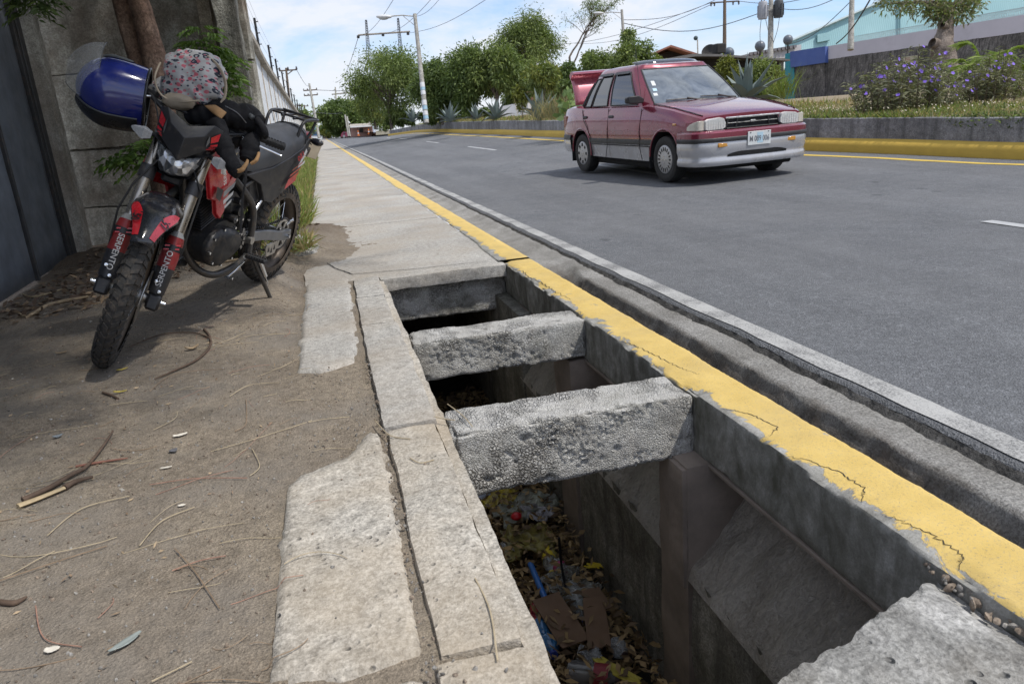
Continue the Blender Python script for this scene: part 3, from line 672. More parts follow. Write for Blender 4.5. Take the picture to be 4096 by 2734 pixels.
# ------------------------------------------------------------------ motorcycle
BK = T(-.468, 4.839, .076) @ RZ(R(-115)) @ RY(R(3.3)) @ RX(R(-20.9))
RAKE = R(27); AX0 = Vector((1.47, 0, 0)); AD = Vector((-math.sin(RAKE), 0, math.cos(RAKE)))
ST = T(AX0) @ Matrix.Rotation(R(27.3), 4, AD) @ T(-AX0)
B_BLK = simple('bike_black_plastic', (.022, .022, .025), .42, var=.25, sc_=9, bump=.12, bsc=300, dirt=(.16, .135, .105), dirtamt=.35)
B_GLOSS = simple('bike_black_gloss', (.016, .017, .022), .16, var=.2, sc_=9, dirt=(.15, .13, .105), dirtamt=.45, coat=.4)
B_RED = simple('bike_red', (.48, .012, .022), .28, var=.12, sc_=7, dirt=(.2, .1, .08), dirtamt=.3, coat=.3)
B_PINK = simple('bike_pinkred', (.55, .06, .085), .3, var=.1, sc_=8)
B_DRED = simple('bike_dark_red', (.22, .018, .02), .4, var=.2, sc_=12, dirt=(.16, .13, .1), dirtamt=.4)
B_WHT = simple('decal_white', (.62, .61, .60), .45, var=.1, sc_=14, dirt=(.3, .27, .22), dirtamt=.3)
B_GRY = simple('decal_grey', (.27, .275, .28), .5, var=.15, sc_=14)
B_TYRE = simple('tyre_rubber', (.032, .031, .030), .85, var=.2, sc_=20, bump=.3, bsc=150, dirt=(.15, .115, .085), dirtamt=.55)
B_TYRED = simple('dusty_rubber', (.085, .068, .052), .9, var=.3, sc_=12, bump=.3, bsc=140, dirt=(.19, .145, .105), dirtamt=.7)
B_RIM = simple('dusty_rim', (.11, .088, .07), .6, .3, var=.2, sc_=10, dirt=(.2, .155, .115), dirtamt=.6)
B_FORK = simple('fork_tube', (.40, .36, .31), .28, .9, var=.12, sc_=10, dirt=(.2, .16, .12), dirtamt=.35)
B_CHR = simple('chrome', (.72, .73, .75), .16, 1.0, var=.05, sc_=8)
B_ALU = simple('swingarm_grey', (.20, .205, .215), .45, .6, var=.1, sc_=8, dirt=(.2, .16, .12), dirtamt=.3)
B_STEEL = simple('steel', (.45, .44, .42), .35, .95, var=.15, sc_=18, dirt=(.15, .11, .08), dirtamt=.4)
B_ENG = simple('engine_black', (.028, .028, .030), .42, .35, var=.3, sc_=8, bump=.2, bsc=120, dirt=(.17, .135, .10), dirtamt=.5)
B_SEAT = simple('seat_vinyl', (.05, .052, .058), .5, var=.12, sc_=5, bump=.25, bsc=420, bdist=.0008, dirt=(.13, .12, .11), dirtamt=.3)
B_FRM = simple('frame_paint', (.075, .072, .07), .35, .5, var=.2, sc_=9, dirt=(.19, .15, .11), dirtamt=.5)
B_RUB = simple('rubber_grip', (.016, .016, .017), .75, var=.2, sc_=30)
B_SIG = simple('signal_lens', (.36, .37, .385), .12, 0, var=.2, sc_=120, bump=.8, bsc=160, spec=.8)
def mk_lens():
    t = NT('headlamp_lens'); v = t.voro(26, out='Color', stretch=(1, 1.6, 1)); g = t.voro(26, stretch=(1, 1.6, 1))
    bw = t.n.new('ShaderNodeRGBToBW'); t.l.new(v, bw.inputs[0])
    return t.done(t.ramp(bw.outputs[0], [(.25, (.10, .11, .12)), (.6, (.42, .43, .45)), (.8, (.75, .76, .78))]), .12, .55, t.bump(g, .9, .012), coat=1.0, coatr=.03)
B_LENS = mk_lens()
bike = thing('motorcycle', 'red and black trail motorcycle leaning on its side stand by the wall', 'motorcycle'); bike.matrix_world = BK
def bm(steer=False): return MB(ST if steer else None)
def wheel(steer, c, R_, w, hgt, rim_r, rows, name, yaw_rows, mats):
    c = Vector(c)
    def pt(th, s_, h=0):
        ph = s_*R(100); rr = R_-hgt+hgt*math.cos(ph)+h*math.cos(ph); return c+Vector((math.cos(th)*rr, w*math.sin(ph)+h*math.sin(ph), math.sin(th)*rr))
    root = bm(steer); nA = 72; nS = 14
    vs = [pt(2*math.pi*i/nA, -1+2*j/nS) for i in range(nA) for j in range(nS+1)]; n1 = nS+1
    root.add(vs, [(i*n1+j, ((i+1) % nA)*n1+j, ((i+1) % nA)*n1+j+1, i*n1+j+1) for i in range(nA) for j in range(nS)])
    # sidewall dusty: outer strips use second material
    root.mi = [1 if (k % nS) in (0, 1, 2, nS-3, nS-2, nS-1) else 0 for k in range(len(root.f))]
    def block(poly, h):
        n = len(poly); vs = [pt(a, b, -.002) for a, b in poly]+[pt(a, b, h) for a, b in poly]; root.add(vs, [tuple(range(n, 2*n))]+[(i, (i+1) % n, n+(i+1) % n, n+i) for i in range(n)], 0)
    st = 2*math.pi/rows
    for k in range(rows):
        t0 = k*st; hh = .0075
        for sd in (-1, 1):
            t1 = t0+(st*.5 if sd > 0 and yaw_rows else 0)
            block([(t1-st*.30, sd*.03), (t1+st*.12, sd*.03), (t1+st*.42, sd*.34), (t1+st*.0, sd*.34)][::sd], hh)
            block([(t1+st*.05, sd*.39), (t1+st*.50, sd*.39), (t1+st*.50, sd*.62), (t1+st*.02, sd*.62)][::sd], hh)
            block([(t1+st*.05, sd*.64), (t1+st*.42, sd*.64), (t1+st*.36, sd*.78), (t1+st*.10, sd*.78)][::sd], hh*.8)
    wh = root.build(name, mats, bike, smooth=35)
    Mw = T(c) @ RX(R(-90))
    m = bm(steer); q = rim_r; m.lathe([(q-.002, -.034), (q+.012, -.038), (q+.012, -.030), (q-.008, -.018), (q-.012, 0), (q-.008, .018), (q+.012, .030), (q+.012, .038), (q-.002, .034), (q-.016, .016), (q-.018, 0), (q-.016, -.016), (q-.002, -.034)], 60, Mw)
    m.build('rim', B_RIM, wh, smooth=50)
    m = bm(steer); m.lathe([(0, -.085), (.018, -.085), (.03, -.06), (.055, -.05), (.055, -.042), (.03, -.035), (.028, .03), (.05, .04), (.05, .05), (.03, .055), (.018, .085), (0, .085)], 24, Mw); m.build('hub', B_STEEL, wh, smooth=40)
    for k in range(32):
        m = bm(steer); sd = 1 if k % 2 else -1; a = 2*math.pi*k/32; b = a+(.32 if (k//2) % 2 else -.32)
        m.cyl(c+Vector((math.cos(b)*.05, sd*.042, math.sin(b)*.05)), c+Vector((math.cos(a)*(q-.006), sd*.004, math.sin(a)*(q-.006))), .0017, 5); m.build('spoke', B_CHR, wh)
    return wh, Mw
fw, MF = wheel(True, (1.37, 0, .345), .345, .044, .072, .268, 46, 'front_wheel', True, [B_TYRE, B_TYRE])
rw, MR = wheel(False, (0, 0, .315), .318, .056, .084, .232, 40, 'rear_wheel', True, [B_TYRE, B_TYRED])
# brake disc front (on the machine's left) and fork
m = bm(True); m.lathe([(.055, .058), (.125, .058), (.125, .062), (.055, .062), (.055, .058)], 48, MF); m.build('brake_disc', B_STEEL, fw, smooth=40)
FA = Vector((1.37, 0, .345))
def fork(t, y, off=0): return FA+AD*t+Vector((.891*off, y, .454*off))
for sd in (1, -1):
    y = .1*sd
    leg = bm(True).tube([fork(.27, y), fork(.70, y)], .0255, 20).build('fork_tube', B_FORK, bike, smooth=60)
    bm(True).tube([fork(.50, y), fork(.56, y)], .034, 20).build('fork_clamp', B_BLK, leg, smooth=50)
    bm(True).tube([fork(.275, y), fork(.295, y)], .033, 20).build('dust_seal', B_BLK, leg, smooth=50)
    low = bm(True)
    low.tube([fork(-.005, y*1.04, .0), fork(.05, y*1.04), fork(.28, y)], [.030, .029, .0285], 18); gl = low.build('fork_leg', B_BLK, bike, smooth=60)
    # flat guard in front of the lower leg, with the printed name
    def gsec(t, wd, k): 
        c0 = fork(t, y*1.02); pts = []
        for a in np.linspace(-75, 75, 9): pts.append(c0+Vector((.891, 0, .454))*(.040*math.cos(R(a))*k)+Vector((0, 1, 0))*(wd*math.sin(R(a))))
        for a in np.linspace(75, -75, 9): pts.append(c0+Vector((.891, 0, .454))*(.034*math.cos(R(a))*k)+Vector((0, 1, 0))*((wd-.006)*math.sin(R(a))))
        return pts
    gm = bm(True)
    for (t0, t1, mi, w0, w1) in ((.035, .155, 0, .036, .04), (.155, .235, 1, .04, .041), (.235, .262, 0, .041, .041), (.262, .30, 2, .041, .034), (.30, .325, 3, .034, .02)):
        gm.cur = mi; gm.loft([gsec(t0, w0, 1), gsec(t1-.0005, w1, 1)], mi=mi)
    g = gm.build('fork_guard', [B_BLK, B_DRED, B_DRED, B_GRY], bike, smooth=50)
    c1 = fork(.15, y*1.02, .0425)
    X = AD if sd > 0 else -AD; Y = Vector((0, -1, 0)) if sd > 0 else Vector((0, 1, 0)); Z = X.cross(Y)
    Mt = ST @ (T(c1) @ Matrix((X, Y, Z)).transposed().to_4x4())
    text_mesh('SERPENTO', .035, Mt @ Matrix.Scale(1.0, 4), B_WHT, 'name_lettering', g, bold=.0002)
    for k, (t0, t1) in enumerate(((.245, .252), (.228, .234))):
        m = bm(True); m.add([fork(t0, y-.03, .038), fork(t1, y-.03, .038), fork(t1+.02, y+.03, .038), fork(t0+.02, y+.03, .038)], [(0, 1, 2, 3)]); m.build('decal', B_RED, g)
    m = bm(True)   # axle lug with bolts
    m.box((-.035, -.028, -.045), (.04, .028, .03), M=T(fork(0, y*1.05)) @ RY(-RAKE), b=.01); lug = m.build('axle_lug', B_BLK, bike, smooth=40)
    for (dx, dz) in ((.0, .045), (-.0, .085)):
        bm(True).lathe([(0, .012), (.007, .011), (.009, .006), (.009, 0)], 10, T(fork(dz, y*1.02+(.012 if dz < .06 else -.014), .038)) @ RY(R(63))).build('bolt', B_CHR, lug, smooth=40)
bm(True).tube([FA+Vector((0, -.155, 0)), FA+Vector((0, .155, 0))], .010, 12).build('axle', B_CHR, fw, smooth=40)
bm(True).tube([FA+Vector((0, -.075, 0)), FA+Vector((0, -.048, 0))], .022, 14).build('axle_spacer', B_CHR, fw, smooth=40)
# front brake caliper and hoses
bm(True).box((-.03, .052, -.03), (.03, .085, .04), M=T(fork(.11, 0, -.09)), b=.01).build('brake_caliper', B_BLK, bike)
bm(True).tube([fork(.62, .06, .05), fork(.52, .135, .03), fork(.36, .14, .03), fork(.24, .145, .02), fork(.12, .12, -.05)], .0045, 7).build('brake_hose', B_RUB, bike, smooth=60)
bm(True).tube([fork(.62, -.06, .05), fork(.45, -.13, .06), fork(.33, -.15, .05), fork(.14, -.135, .0), fork(.02, -.13, -.02)], .0045, 7).build('speedometer_cable', B_RUB, bike, smooth=60)
# front mudguard
def fend(u, v):
    th = R(58)+R(92)*v; wd = .082*(.42+.58*sstep(0, .36, v))*(1-.25*sstep(.5, 1, v)); s_ = (u-.5)*2
    rr = .392+.085*v+.020*(1-s_*s_)-.045*sstep(.6, 1, abs(s_))*sstep(.12, .5, v)*(1-.5*v)
    return FA+Vector((math.cos(th)*rr, wd*s_*1.18, math.sin(th)*rr))
m = bm(True); m.grid(fend, 16, 28); fo = m.build('front_mudguard', B_GLOSS, bike, smooth=60)
mod = fo.modifiers.new('t', 'SOLIDIFY'); mod.thickness = .004
for sd in (1, -1):
    def fd(u, v, sd=sd):
        vv = .05+.36*v; lo_ = .98-.04*v; hi_ = (.48 if v < .5 else .48+.9*(v-.5)); s_ = lo_+(hi_-lo_)*u
        p = Vector(fend(.5+.5*s_*sd, vv)); th = R(58)+R(92)*vv; return p+Vector((math.cos(th), .3*sd, math.sin(th)))*.0025
    m = bm(True); m.grid(fd, 4, 12); dc = m.build('red_decal', B_RED if sd < 0 else B_PINK, fo, smooth=60)
    vv = .20; p = Vector(fend(.5+.37*sd, vv)); th = R(58)+R(92)*vv; N = Vector((math.cos(th)*.8, .42*sd, math.sin(th)*.8)).normalized(); tang = Vector((-math.sin(th), 0, math.cos(th)))
    X = (tang - N*tang.dot(N)).normalized()*(1 if sd > 0 else -1); Yv = N.cross(X)
    text_mesh('150', .05, ST @ T(p+N*.0045) @ Matrix((X, Yv, N)).transposed().to_4x4(), B_BLK, 'number_lettering', fo, shear=.25, bold=.0012)
# headlamp mask, lens, winkers
def tri(m, pts, fs, mi=None): m.add(pts, fs, mi)
MP = {'tc': (1.145, 0, 1.085), 'tl': (1.11, .09, 1.122), 'tr': (1.11, -.10, 1.118), 'sl': (1.075, .128, 1.105), 'sr': (1.075, -.128, 1.10), 'll': (1.10, .130, 1.03), 'lr': (1.10, -.118, 1.0), 'rt': (1.182, 0, 1.04), 'tip': (1.205, 0, .940), 'ml': (1.15, .068, 1.07), 'mr': (1.15, -.068, 1.07), 'jl': (1.152, .078, 1.004), 'jr': (1.152, -.075, .985)}
m = bm(True); K = list(MP); V = [MP[k] for k in K]; ix = {k: i for i, k in enumerate(K)}
F = [('tc', 'ml', 'rt'), ('tc', 'rt', 'mr'), ('tc', 'tl', 'ml'), ('tc', 'mr', 'tr'), ('tl', 'sl', 'll', 'ml'), ('tr', 'mr', 'lr', 'sr'), ('ml', 'll', 'jl', 'rt'), ('mr', 'rt', 'jr', 'lr'), ('rt', 'jl', 'tip'), ('rt', 'tip', 'jr')]
m.add(V, [tuple(ix[k] for k in f) for f in F])
mask = m.build('headlamp_mask', B_BLK, bike, smooth=28); md = mask.modifiers.new('t', 'SOLIDIFY'); md.thickness = .006; md.offset = -1
bvm = mask.modifiers.new('b', 'BEVEL'); bvm.width = .004; bvm.segments = 2
def mpt(a, b, f_, off=.004):
    A, B = Vector(MP[a]), Vector(MP[b]); return A*(1-f_)+B*f_+Vector((off, 0, off*.4))
for sd, q in ((1, ('sl', 'll', 'jl', 'tip', 'ml')), (-1, ('sr', 'lr', 'jr', 'tip', 'mr'))):
    S, L_, J, Tp, Mm = q
    def face(u, v, sd=sd):   # u across (edge->middle), v down
        e = Vector(MP[S])*(1-v)+Vector(MP[L_])*v if v < 1 else Vector(MP[L_])*(2-v)+Vector(MP[J])*(v-1); mi = Vector(MP[Mm])*(1-v/2)+Vector(MP[J])*(v/2)
        return e*(1-u)+mi*u+Vector((.013, .004*sd, .004))
    for (u0, u1, v0, v1, mt) in ((.12, .62, .12, .62, B_RED), (.10, .55, .78, .92, B_RED), (.10, .5, 1.06, 1.2, B_RED), (.12, .5, 1.34, 1.48, B_RED)):
        m = bm(True); m.add([face(u0, v0), face(u1, v0+.14), face(u1*.92, v1+.16), face(u0, v1)], [(0, 1, 2, 3)]); m.build('red_decal', mt, mask)
    m = bm(True); m.add([face(.72, .05), face(.82, .6), face(.74, 1.3), face(.64, .7)], [(0, 1, 2, 3)]); m.build('slot', B_ALU, mask)
m = bm(True)
LP = [(1.135, -.098, .972), (1.160, -.050, .955), (1.178, 0, .940), (1.160, .050, .958), (1.135, .098, .980), (1.140, .086, .92), (1.158, .058, .872), (1.166, 0, .852), (1.158, -.052, .852), (1.145, -.084, .895)]
cen = Vector((1.20, 0, .900)); n = len(LP)
m.add([cen]+[Vector(p).lerp(cen, .45)+Vector((.012, 0, 0)) for p in LP]+LP+[Vector(p)+Vector((-.05, 0, 0)) for p in LP], [(0, 1+i, 1+(i+1) % n) for i in range(n)]+[(1+i, 1+n+i, 1+n+(i+1) % n, 1+(i+1) % n) for i in range(n)]+[(1+n+i, 1+2*n+i, 1+2*n+(i+1) % n, 1+n+(i+1) % n) for i in range(n)])
m.build('headlamp', B_LENS, bike, smooth=60)
m = bm(True)     # shroud round the lamp and lower chin
m.loft([[Vector(p)*1+Vector((.002, p[1]*.16, (p[2]-.91)*.16)) for p in LP], [Vector(p)+Vector((-.07, p[1]*.32, (p[2]-.91)*.30)) for p in LP], [Vector(p)+Vector((-.13, p[1]*.2, (p[2]-.91)*.1)) for p in LP]], caps=False)
m.box((1.02, -.09, .84), (1.13, .09, 1.04), b=.02); m.build('lamp_housing', B_BLK, bike, smooth=40)
bm(True).box((1.08, -.045, .80), (1.135, .045, .848), b=.012).build('chin', B_BLK, bike)
for sd in (1, -1):
    st_ = bm(True).tube([(1.09, .10*sd, .98), (1.12, .135*sd, .98)], .011, 10).build('winker', B_RUB, bike, smooth=60)
    m = bm(True); c0 = Vector((1.125, .17*sd, .978))
    m.loft([[c0+Vector((.0, sd*(-.042), 0))+Vector((a*.012, 0, b*.012)) for a, b in ((1, -1), (1, 1), (-1, 1), (-1, -1))], [c0+Vector((.008, -.01*sd, 0))+Vector((a*.018, 0, b*.024)) for a, b in ((1, -1), (1, 1), (-1, 1), (-1, -1))], [c0+Vector((.0, .03*sd, .002))+Vector((a*.008, 0, b*.010)) for a, b in ((1, -1), (1, 1), (-1, 1), (-1, -1))], [c0+Vector((-.004, .042*sd, .002))+Vector((a*.002, 0, b*.003)) for a, b in ((1, -1), (1, 1), (-1, 1), (-1, -1))]])
    m.build('winker_lens', B_SIG, st_, smooth=30)
# handlebar
bar = [(.84, .40, 1.085), (.865, .27, 1.085), (.90, .20, 1.075), (.955, .085, 1.03), (.96, 0, 1.025), (.955, -.085, 1.03), (.90, -.20, 1.075), (.865, -.27, 1.085), (.84, -.40, 1.085)]
hb = bm(True).tube(bar, .0112, 12).build('handlebar', B_BLK, bike, smooth=60)
bm(True).tube([(.91, .17, 1.07), (.91, -.17, 1.07)], .008, 10).build('brace_bar', B_BLK, hb, smooth=60)
bm(True).box((.92, -.11, .96), (1.02, .11, 1.0), b=.012).build('top_yoke', B_BLK, bike)
for sd in (1, -1):
    g = bm(True); P0, P1 = Vector((.868, .262*sd, 1.085)), Vector((.838, .402*sd, 1.085))
    g.tube([P0, P0.lerp(P1, .04), P0.lerp(P1, .05), P1.lerp(P0, .05), P1], [.021, .021, .0165, .0165, .018], 16)
    gg = g.build('grip', B_RUB, hb, smooth=50)
    for k in range(6):
        for a in (0, 1, 2, 3):
            c0 = P0.lerp(P1, .42+.10*k); d = Vector((math.cos(a*1.57+.4), 0, math.sin(a*1.57+.4)))*.0168
            bm(True).box((-.004, -.005, -.004), (.004, .005, .004), M=T(c0+d) @ RZ(R(12*sd)), b=.001).build('grip_rib', B_RUB, gg)
    bm(True).box((.848, .205*sd-.03, 1.062), (.898, .205*sd+.03, 1.112), b=.012).build('switch_box', B_BLK, hb, smooth=30)
    lv = bm(True); lv.tube([(.90, .20*sd, 1.075), (.925, .225*sd, 1.07), (.922, .28*sd, 1.064), (.908, .34*sd, 1.06), (.90, .39*sd, 1.057), (.898, .40*sd, 1.057)], [.010, .009, .0085, .008, .0075, .011], 10, flat=.62); lv.build('lever', B_CHR, hb, smooth=60)
    bm(True).tube([(.90, .19*sd, 1.075), (.98, .15*sd, 1.04), (1.03, .09*sd, .93), (1.0, .07*sd, .80)], .004, 6).build('cable', B_RUB, bike, smooth=60)
for k in range(4):
    bm(True).tube([(.93, .12-.03*k, 1.05), (1.03, .10-.04*k, 1.10-.02*k), (1.06, .05-.03*k, .98), (1.0, .03-.02*k, .84)], .0045, 6).build('cable', B_RUB, bike, smooth=60)
# frame
def fr(pts, r=.017, name='frame_tube', mat=None): return bm().tube(pts, r, 12).build(name, mat or B_FRM, bike, smooth=60)
def smooth_path(P, n=6):
    P = [Vector(p) for p in P]; out = []
    for i in range(len(P)-1):
        p0, p1, p2, p3 = P[max(i-1, 0)], P[i], P[i+1], P[min(i+2, len(P)-1)]
        for k in range(n):
            t = k/n; out.append(.5*((2*p1)+(p2-p0)*t+(2*p0-5*p1+4*p2-p3)*t*t+(3*p1-p0-3*p2+p3)*t**3))
    return out+[P[-1]]
fr(smooth_path([(1.02, 0, .93), (.985, 0, .80), (.945, 0, .62), (.915, 0, .44), (.87, .04, .33), (.80, .10, .285), (.65, .12, .29), (.52, .125, .32)]), .0185, 'down_tube')
fr(smooth_path([(.87, -.02, .33), (.80, -.10, .285), (.65, -.12, .29), (.52, -.125, .32)]), .0165, 'cradle_tube')
for sd in (1, -1):
    fr(smooth_path([(.98, .03*sd, .92), (.80, .09*sd, .84), (.66, .125*sd, .73), (.545, .135*sd, .62), (.515, .135*sd, .52), (.51, .13*sd, .40), (.50, .128*sd, .30)]), .0175, 'main_tube')
    fr([(.60, .10*sd, .72), (.30, .10*sd, .80), (.02, .09*sd, .86), (-.12, .07*sd, .90)], .012, 'seat_rail')
    fr([(.53, .12*sd, .53), (.32, .11*sd, .70), (.15, .10*sd, .82)], .010, 'strut', B_CHR)
bm().tube([(.52, -.15, .42), (.52, .15, .42)], .022, 14).build('swingarm_pivot', B_STEEL, bike, smooth=50)
for sd in (1, -1):
    m = bm(); m.loft([[(x, .092*sd+dy, z+dz) for dy, dz in ((-.014, -h_), (.014, -h_), (.014, h_), (-.014, h_))] for x, z, h_ in ((.50, .42, .028), (.30, .385, .030), (.06, .325, .030), (-.055, .312, .030))]); sw = m.build('swingarm', B_ALU, bike, smooth=30, bev=.004)
    if sd > 0: bm().tube([(-.0, .10, .315), (-.0, .125, .315)], .011, 8).build('axle_nut', B_CHR, sw, smooth=30)
bm().tube([(.12, .115, .345), (-.02, .112, .32)], .0, 4)
# shock, chain, sprocket
bm().tube([(.42, 0, .47), (.50, 0, .72)], .03, 14).build('shock_absorber', B_BLK, bike, smooth=50)
spr = bm(); Ms = T(0, .068, .315) @ RX(R(-90)); no = 42
for k in range(no):
    a0, a1, a2, a3 = [2*math.pi*(k+q)/no for q in (0, .28, .62, 1)]
    o_ = [(math.cos(a)*r_, math.sin(a)*r_) for a, r_ in ((a0, .094), (a1, .1005), (a2, .1005), (a3, .094), (a3, .078), (a0, .078))]; spr.prism(o_, -.003, .003, M=Ms)
for k in range(6):
    a = k*math.pi/3; spr.box((.03, -.011, -.003), (.081, .011, .003), M=Ms @ RZ(a))
spr.lathe([(.018, -.006), (.042, -.006), (.042, .006), (.018, .006)], 24, Ms); spr.build('sprocket', B_STEEL, rw, smooth=30)
ch = []
for k in range(40):
    a = R(78)+R(204)*k/39; ch.append((math.cos(a)*.098, math.sin(a)*.098+.315))
top_ = [(.50*(1-k/22)+ch[0][0]*(k/22), .452*(1-k/22)+ch[0][1]*(k/22)-.012*math.sin(math.pi*k/22)) for k in range(22)]; bot = [(ch[-1][0]*(1-k/22)+.50*(k/22), ch[-1][1]*(1-k/22)+.395*(k/22)-.028*math.sin(math.pi*k/22)) for k in range(1, 23)]
m = bm(); PA = top_+ch+bot
for i in range(len(PA)-1):
    a, b = PA[i], PA[i+1]; L = math.hypot(b[0]-a[0], b[1]-a[1]); nn = max(1, int(L/.0135)); ang = math.atan2(b[1]-a[1], b[0]-a[0])
    for q in range(nn):
        f_ = (q+.5)/nn; m.box((-.0058, -.006, -.0058), (.0058, .006, .0058), M=T(a[0]*(1-f_)+b[0]*f_, .068, a[1]*(1-f_)+b[1]*f_) @ RY(-ang), b=.002)
m.build('chain', B_ENG, bike)
m = bm(); m.prism([(.10, .222), (.20, .222), (.225, .275), (.215, .30), (.085, .30), (.075, .27)], 0, .006, M=T(0, .085, 0) @ RX(R(90)) @ Matrix.Scale(-1, 4, (0, 0, 1)), b=.001)
cg = m.build('chain_guide', B_STEEL, bike)
for (x, z) in ((.115, .262), (.15, .25), (.185, .262)):
    bm().prism([(x-.012, z-.012), (x+.012, z-.012), (x, z+.018)], .0065, .0075, M=T(0, .085, 0) @ RX(R(90)) @ Matrix.Scale(-1, 4, (0, 0, 1))).build('guide_slot', B_ENG, cg)
bm().tube([(.06, .12, .40), (.02, .12, .41), (-.06, .10, .41)], .006, 8).build('brake_rod', B_STEEL, bike, smooth=60)
m = bm(); m.tube([(-.02+.0027*k*1.6/6+.007*0, .115+.010*math.cos(k*1.05), .412+.010*math.sin(k*1.05)) for k in range(60)], .0018, 5); m.build('return_spring', B_CHR, bike, smooth=60)
# engine
ENG = T(.80, 0, .50)
cyl_ax = Vector((.30, 0, .954)).normalized()
for k in range(11):
    c0 = Vector((.835, 0, .565))+cyl_ax*(.0165*k); m = bm(); w_ = .072+.006*math.sin(k*.3)
    m.box((-.075, -w_, -.003), (.075, w_, .003), M=T(c0) @ RY(R(17.5)), b=.0026); m.build('cooling_fin', B_ENG, bike)
bm().box((-.058, -.058, -.02), (.058, .058, .20), M=T(.835, 0, .56) @ RY(R(17.5)), b=.02).build('cylinder', B_ENG, bike, smooth=40)
bm().box((-.07, -.066, 0), (.07, .066, .06), M=T(.895, 0, .745) @ RY(R(17.5)), b=.024).build('cylinder_head', B_ENG, bike, smooth=40)
m = bm()
def crank_sec(y, k): return [(.80+math.cos(a)*(.165*k)*(1 if math.cos(a) < 0 else .92)-.03, y, .455+math.sin(a)*.115*k*(1.0 if math.sin(a) > 0 else 1.05)) for a in np.linspace(0, 2*math.pi, 28, endpoint=False)]
m.loft([crank_sec(-.13, .8), crank_sec(-.11, .98), crank_sec(0, 1), crank_sec(.095, 1), crank_sec(.10, .99)][::-1]); m.build('crankcase', B_ENG, bike, smooth=50)
m = bm()
def cover_sec(y, k, dx=0): return [(.79+dx+math.cos(a)*.155*k*(1.05 if math.cos(a) < 0 else .95), y, .452+math.sin(a)*(.098+.018*math.cos(a))*k) for a in np.linspace(0, 2*math.pi, 32, endpoint=False)]
m.loft([cover_sec(.102, 1.0), cover_sec(.128, 1.0), cover_sec(.142, .93), cover_sec(.150, .74, -.015), cover_sec(.158, .66, -.03), cover_sec(.162, .45, -.04), cover_sec(.163, .1, -.04)][::-1]); cov_ = m.build('engine_cover', B_ENG, bike, smooth=45)
for a in np.linspace(0, 2*math.pi, 9, endpoint=False):
    p = (.79+math.cos(a)*.148*(1.05 if math.cos(a) < 0 else .95), .143, .452+math.sin(a)*.096); bm().tube([(p[0], .13, p[2]), (p[0], .148, p[2])], .0065, 8).build('bolt', B_CHR, cov_, smooth=30)
for k in range(5):
    m = bm(); a = 2.2+k*.42; m.add([(.70+math.cos(a)*.045, .1642, .47+math.sin(a)*.045), (.70+math.cos(a)*.075, .160, .47+math.sin(a)*.075), (.70+math.cos(a+.3)*.075, .160, .47+math.sin(a+.3)*.075), (.70+math.cos(a+.3)*.045, .1642, .47+math.sin(a+.3)*.045)], [(0, 1, 2, 3)]); m.build('cover_facet', B_GLOSS, cov_)
bm().box((-.06, -.05, -.05), (.07, .07, .06), M=T(.655, .03, .63), b=.025).build('carburettor', B_ENG, bike, smooth=40)
for k, (x, y, z, r_) in enumerate(((.63, .09, .60, .028), (.69, .1, .57, .022), (.60, .085, .55, .03), (.66, .1, .66, .018))):
    bm().tube([(x, y-.03, z), (x, y+.03, z)], r_, 14).build('engine_boss', B_ENG, bike, smooth=40); bm().tube([(x, y+.03, z), (x, y+.037, z)], .007, 8).build('bolt', B_CHR, bike, smooth=30)
fr(smooth_path([(.92, -.03, .74), (1.0, -.06, .68), (.99, -.10, .55), (.90, -.13, .40), (.70, -.16, .33), (.40, -.17, .40), (.15, -.17, .55)]), .020, 'exhaust_pipe', B_FRM)
bm().tube([(.20, -.17, .52), (-.25, -.16, .74)], [.045, .05], 16).build('silencer', B_BLK, bike, smooth=50)
# bodywork
def plate(pts, th, name, mat, parent=bike, bulge=0, sd=1, bev=.004):
    # polygon with own y per vertex, thickened inward
    m = bm(); n = len(pts); P = [Vector((x, y*sd, z)) for x, y, z in pts]; cen = sum(P, Vector())/n+Vector((0, bulge*sd, 0)); inn = [p-Vector((0, th*sd, 0)) for p in P]
    fs = [(n*2, i, (i+1) % n) for i in range(n)]+[(i, n+i, n+(i+1) % n, (i+1) % n) for i in range(n)]+[tuple(n+i for i in range(n))]
    if sd < 0: fs = [f[::-1] for f in fs]
    m.add(P+inn+[cen], fs); return m.build(name, mat, parent, smooth=38, bev=bev)
for sd in (1, -1):
    sh = plate([(.955, .115, .985), (1.02, .135, .93), (1.005, .15 if sd > 0 else .20, .80), (.975, .145 if sd > 0 else .17, .735), (.915, .135, .715), (.885, .13, .64), (.845, .128, .605), (.815, .128, .635), (.80, .132, .725), (.755, .14, .80), (.775, .145, .835), (.83, .15, .80), (.85, .14, .90), (.90, .12, .98)], .02, 'tank_shroud', B_RED, bulge=.018, sd=sd)
    def on(x, z, sd=sd, o=.0): return (x, (.150+o)*sd, z)
    if sd > 0:
        for q, mt in (([(.965, .80), (.905, .775), (.925, .72), (.965, .745)], B_BLK), ([(.90, .765), (.80, .80), (.81, .775), (.90, .735)], B_GRY), ([(.895, .72), (.81, .755), (.815, .735), (.89, .70)], B_WHT), ([(.88, .69), (.82, .715), (.822, .70), (.875, .675)], B_WHT), ([(.955, .93), (.90, .89), (.905, .845), (.945, .86)], B_WHT)):
            bm().add([on(x, z, o=.012) for x, z in q], [(0, 1, 2, 3)]).build('decal', mt, sh)
        text_mesh('SERPENTO', .034, T(.925, .168, .88) @ Matrix(((-.25, -.97, 0), (0, 0, 1), (-.97, .25, 0))).to_4x4() @ RZ(R(180)), B_WHT, 'name_lettering', sh)
bm().ball((.80, 0, .92), (.22, .125, .11), 18, 12).build('fuel_tank', B_GLOSS, bike, smooth=60)
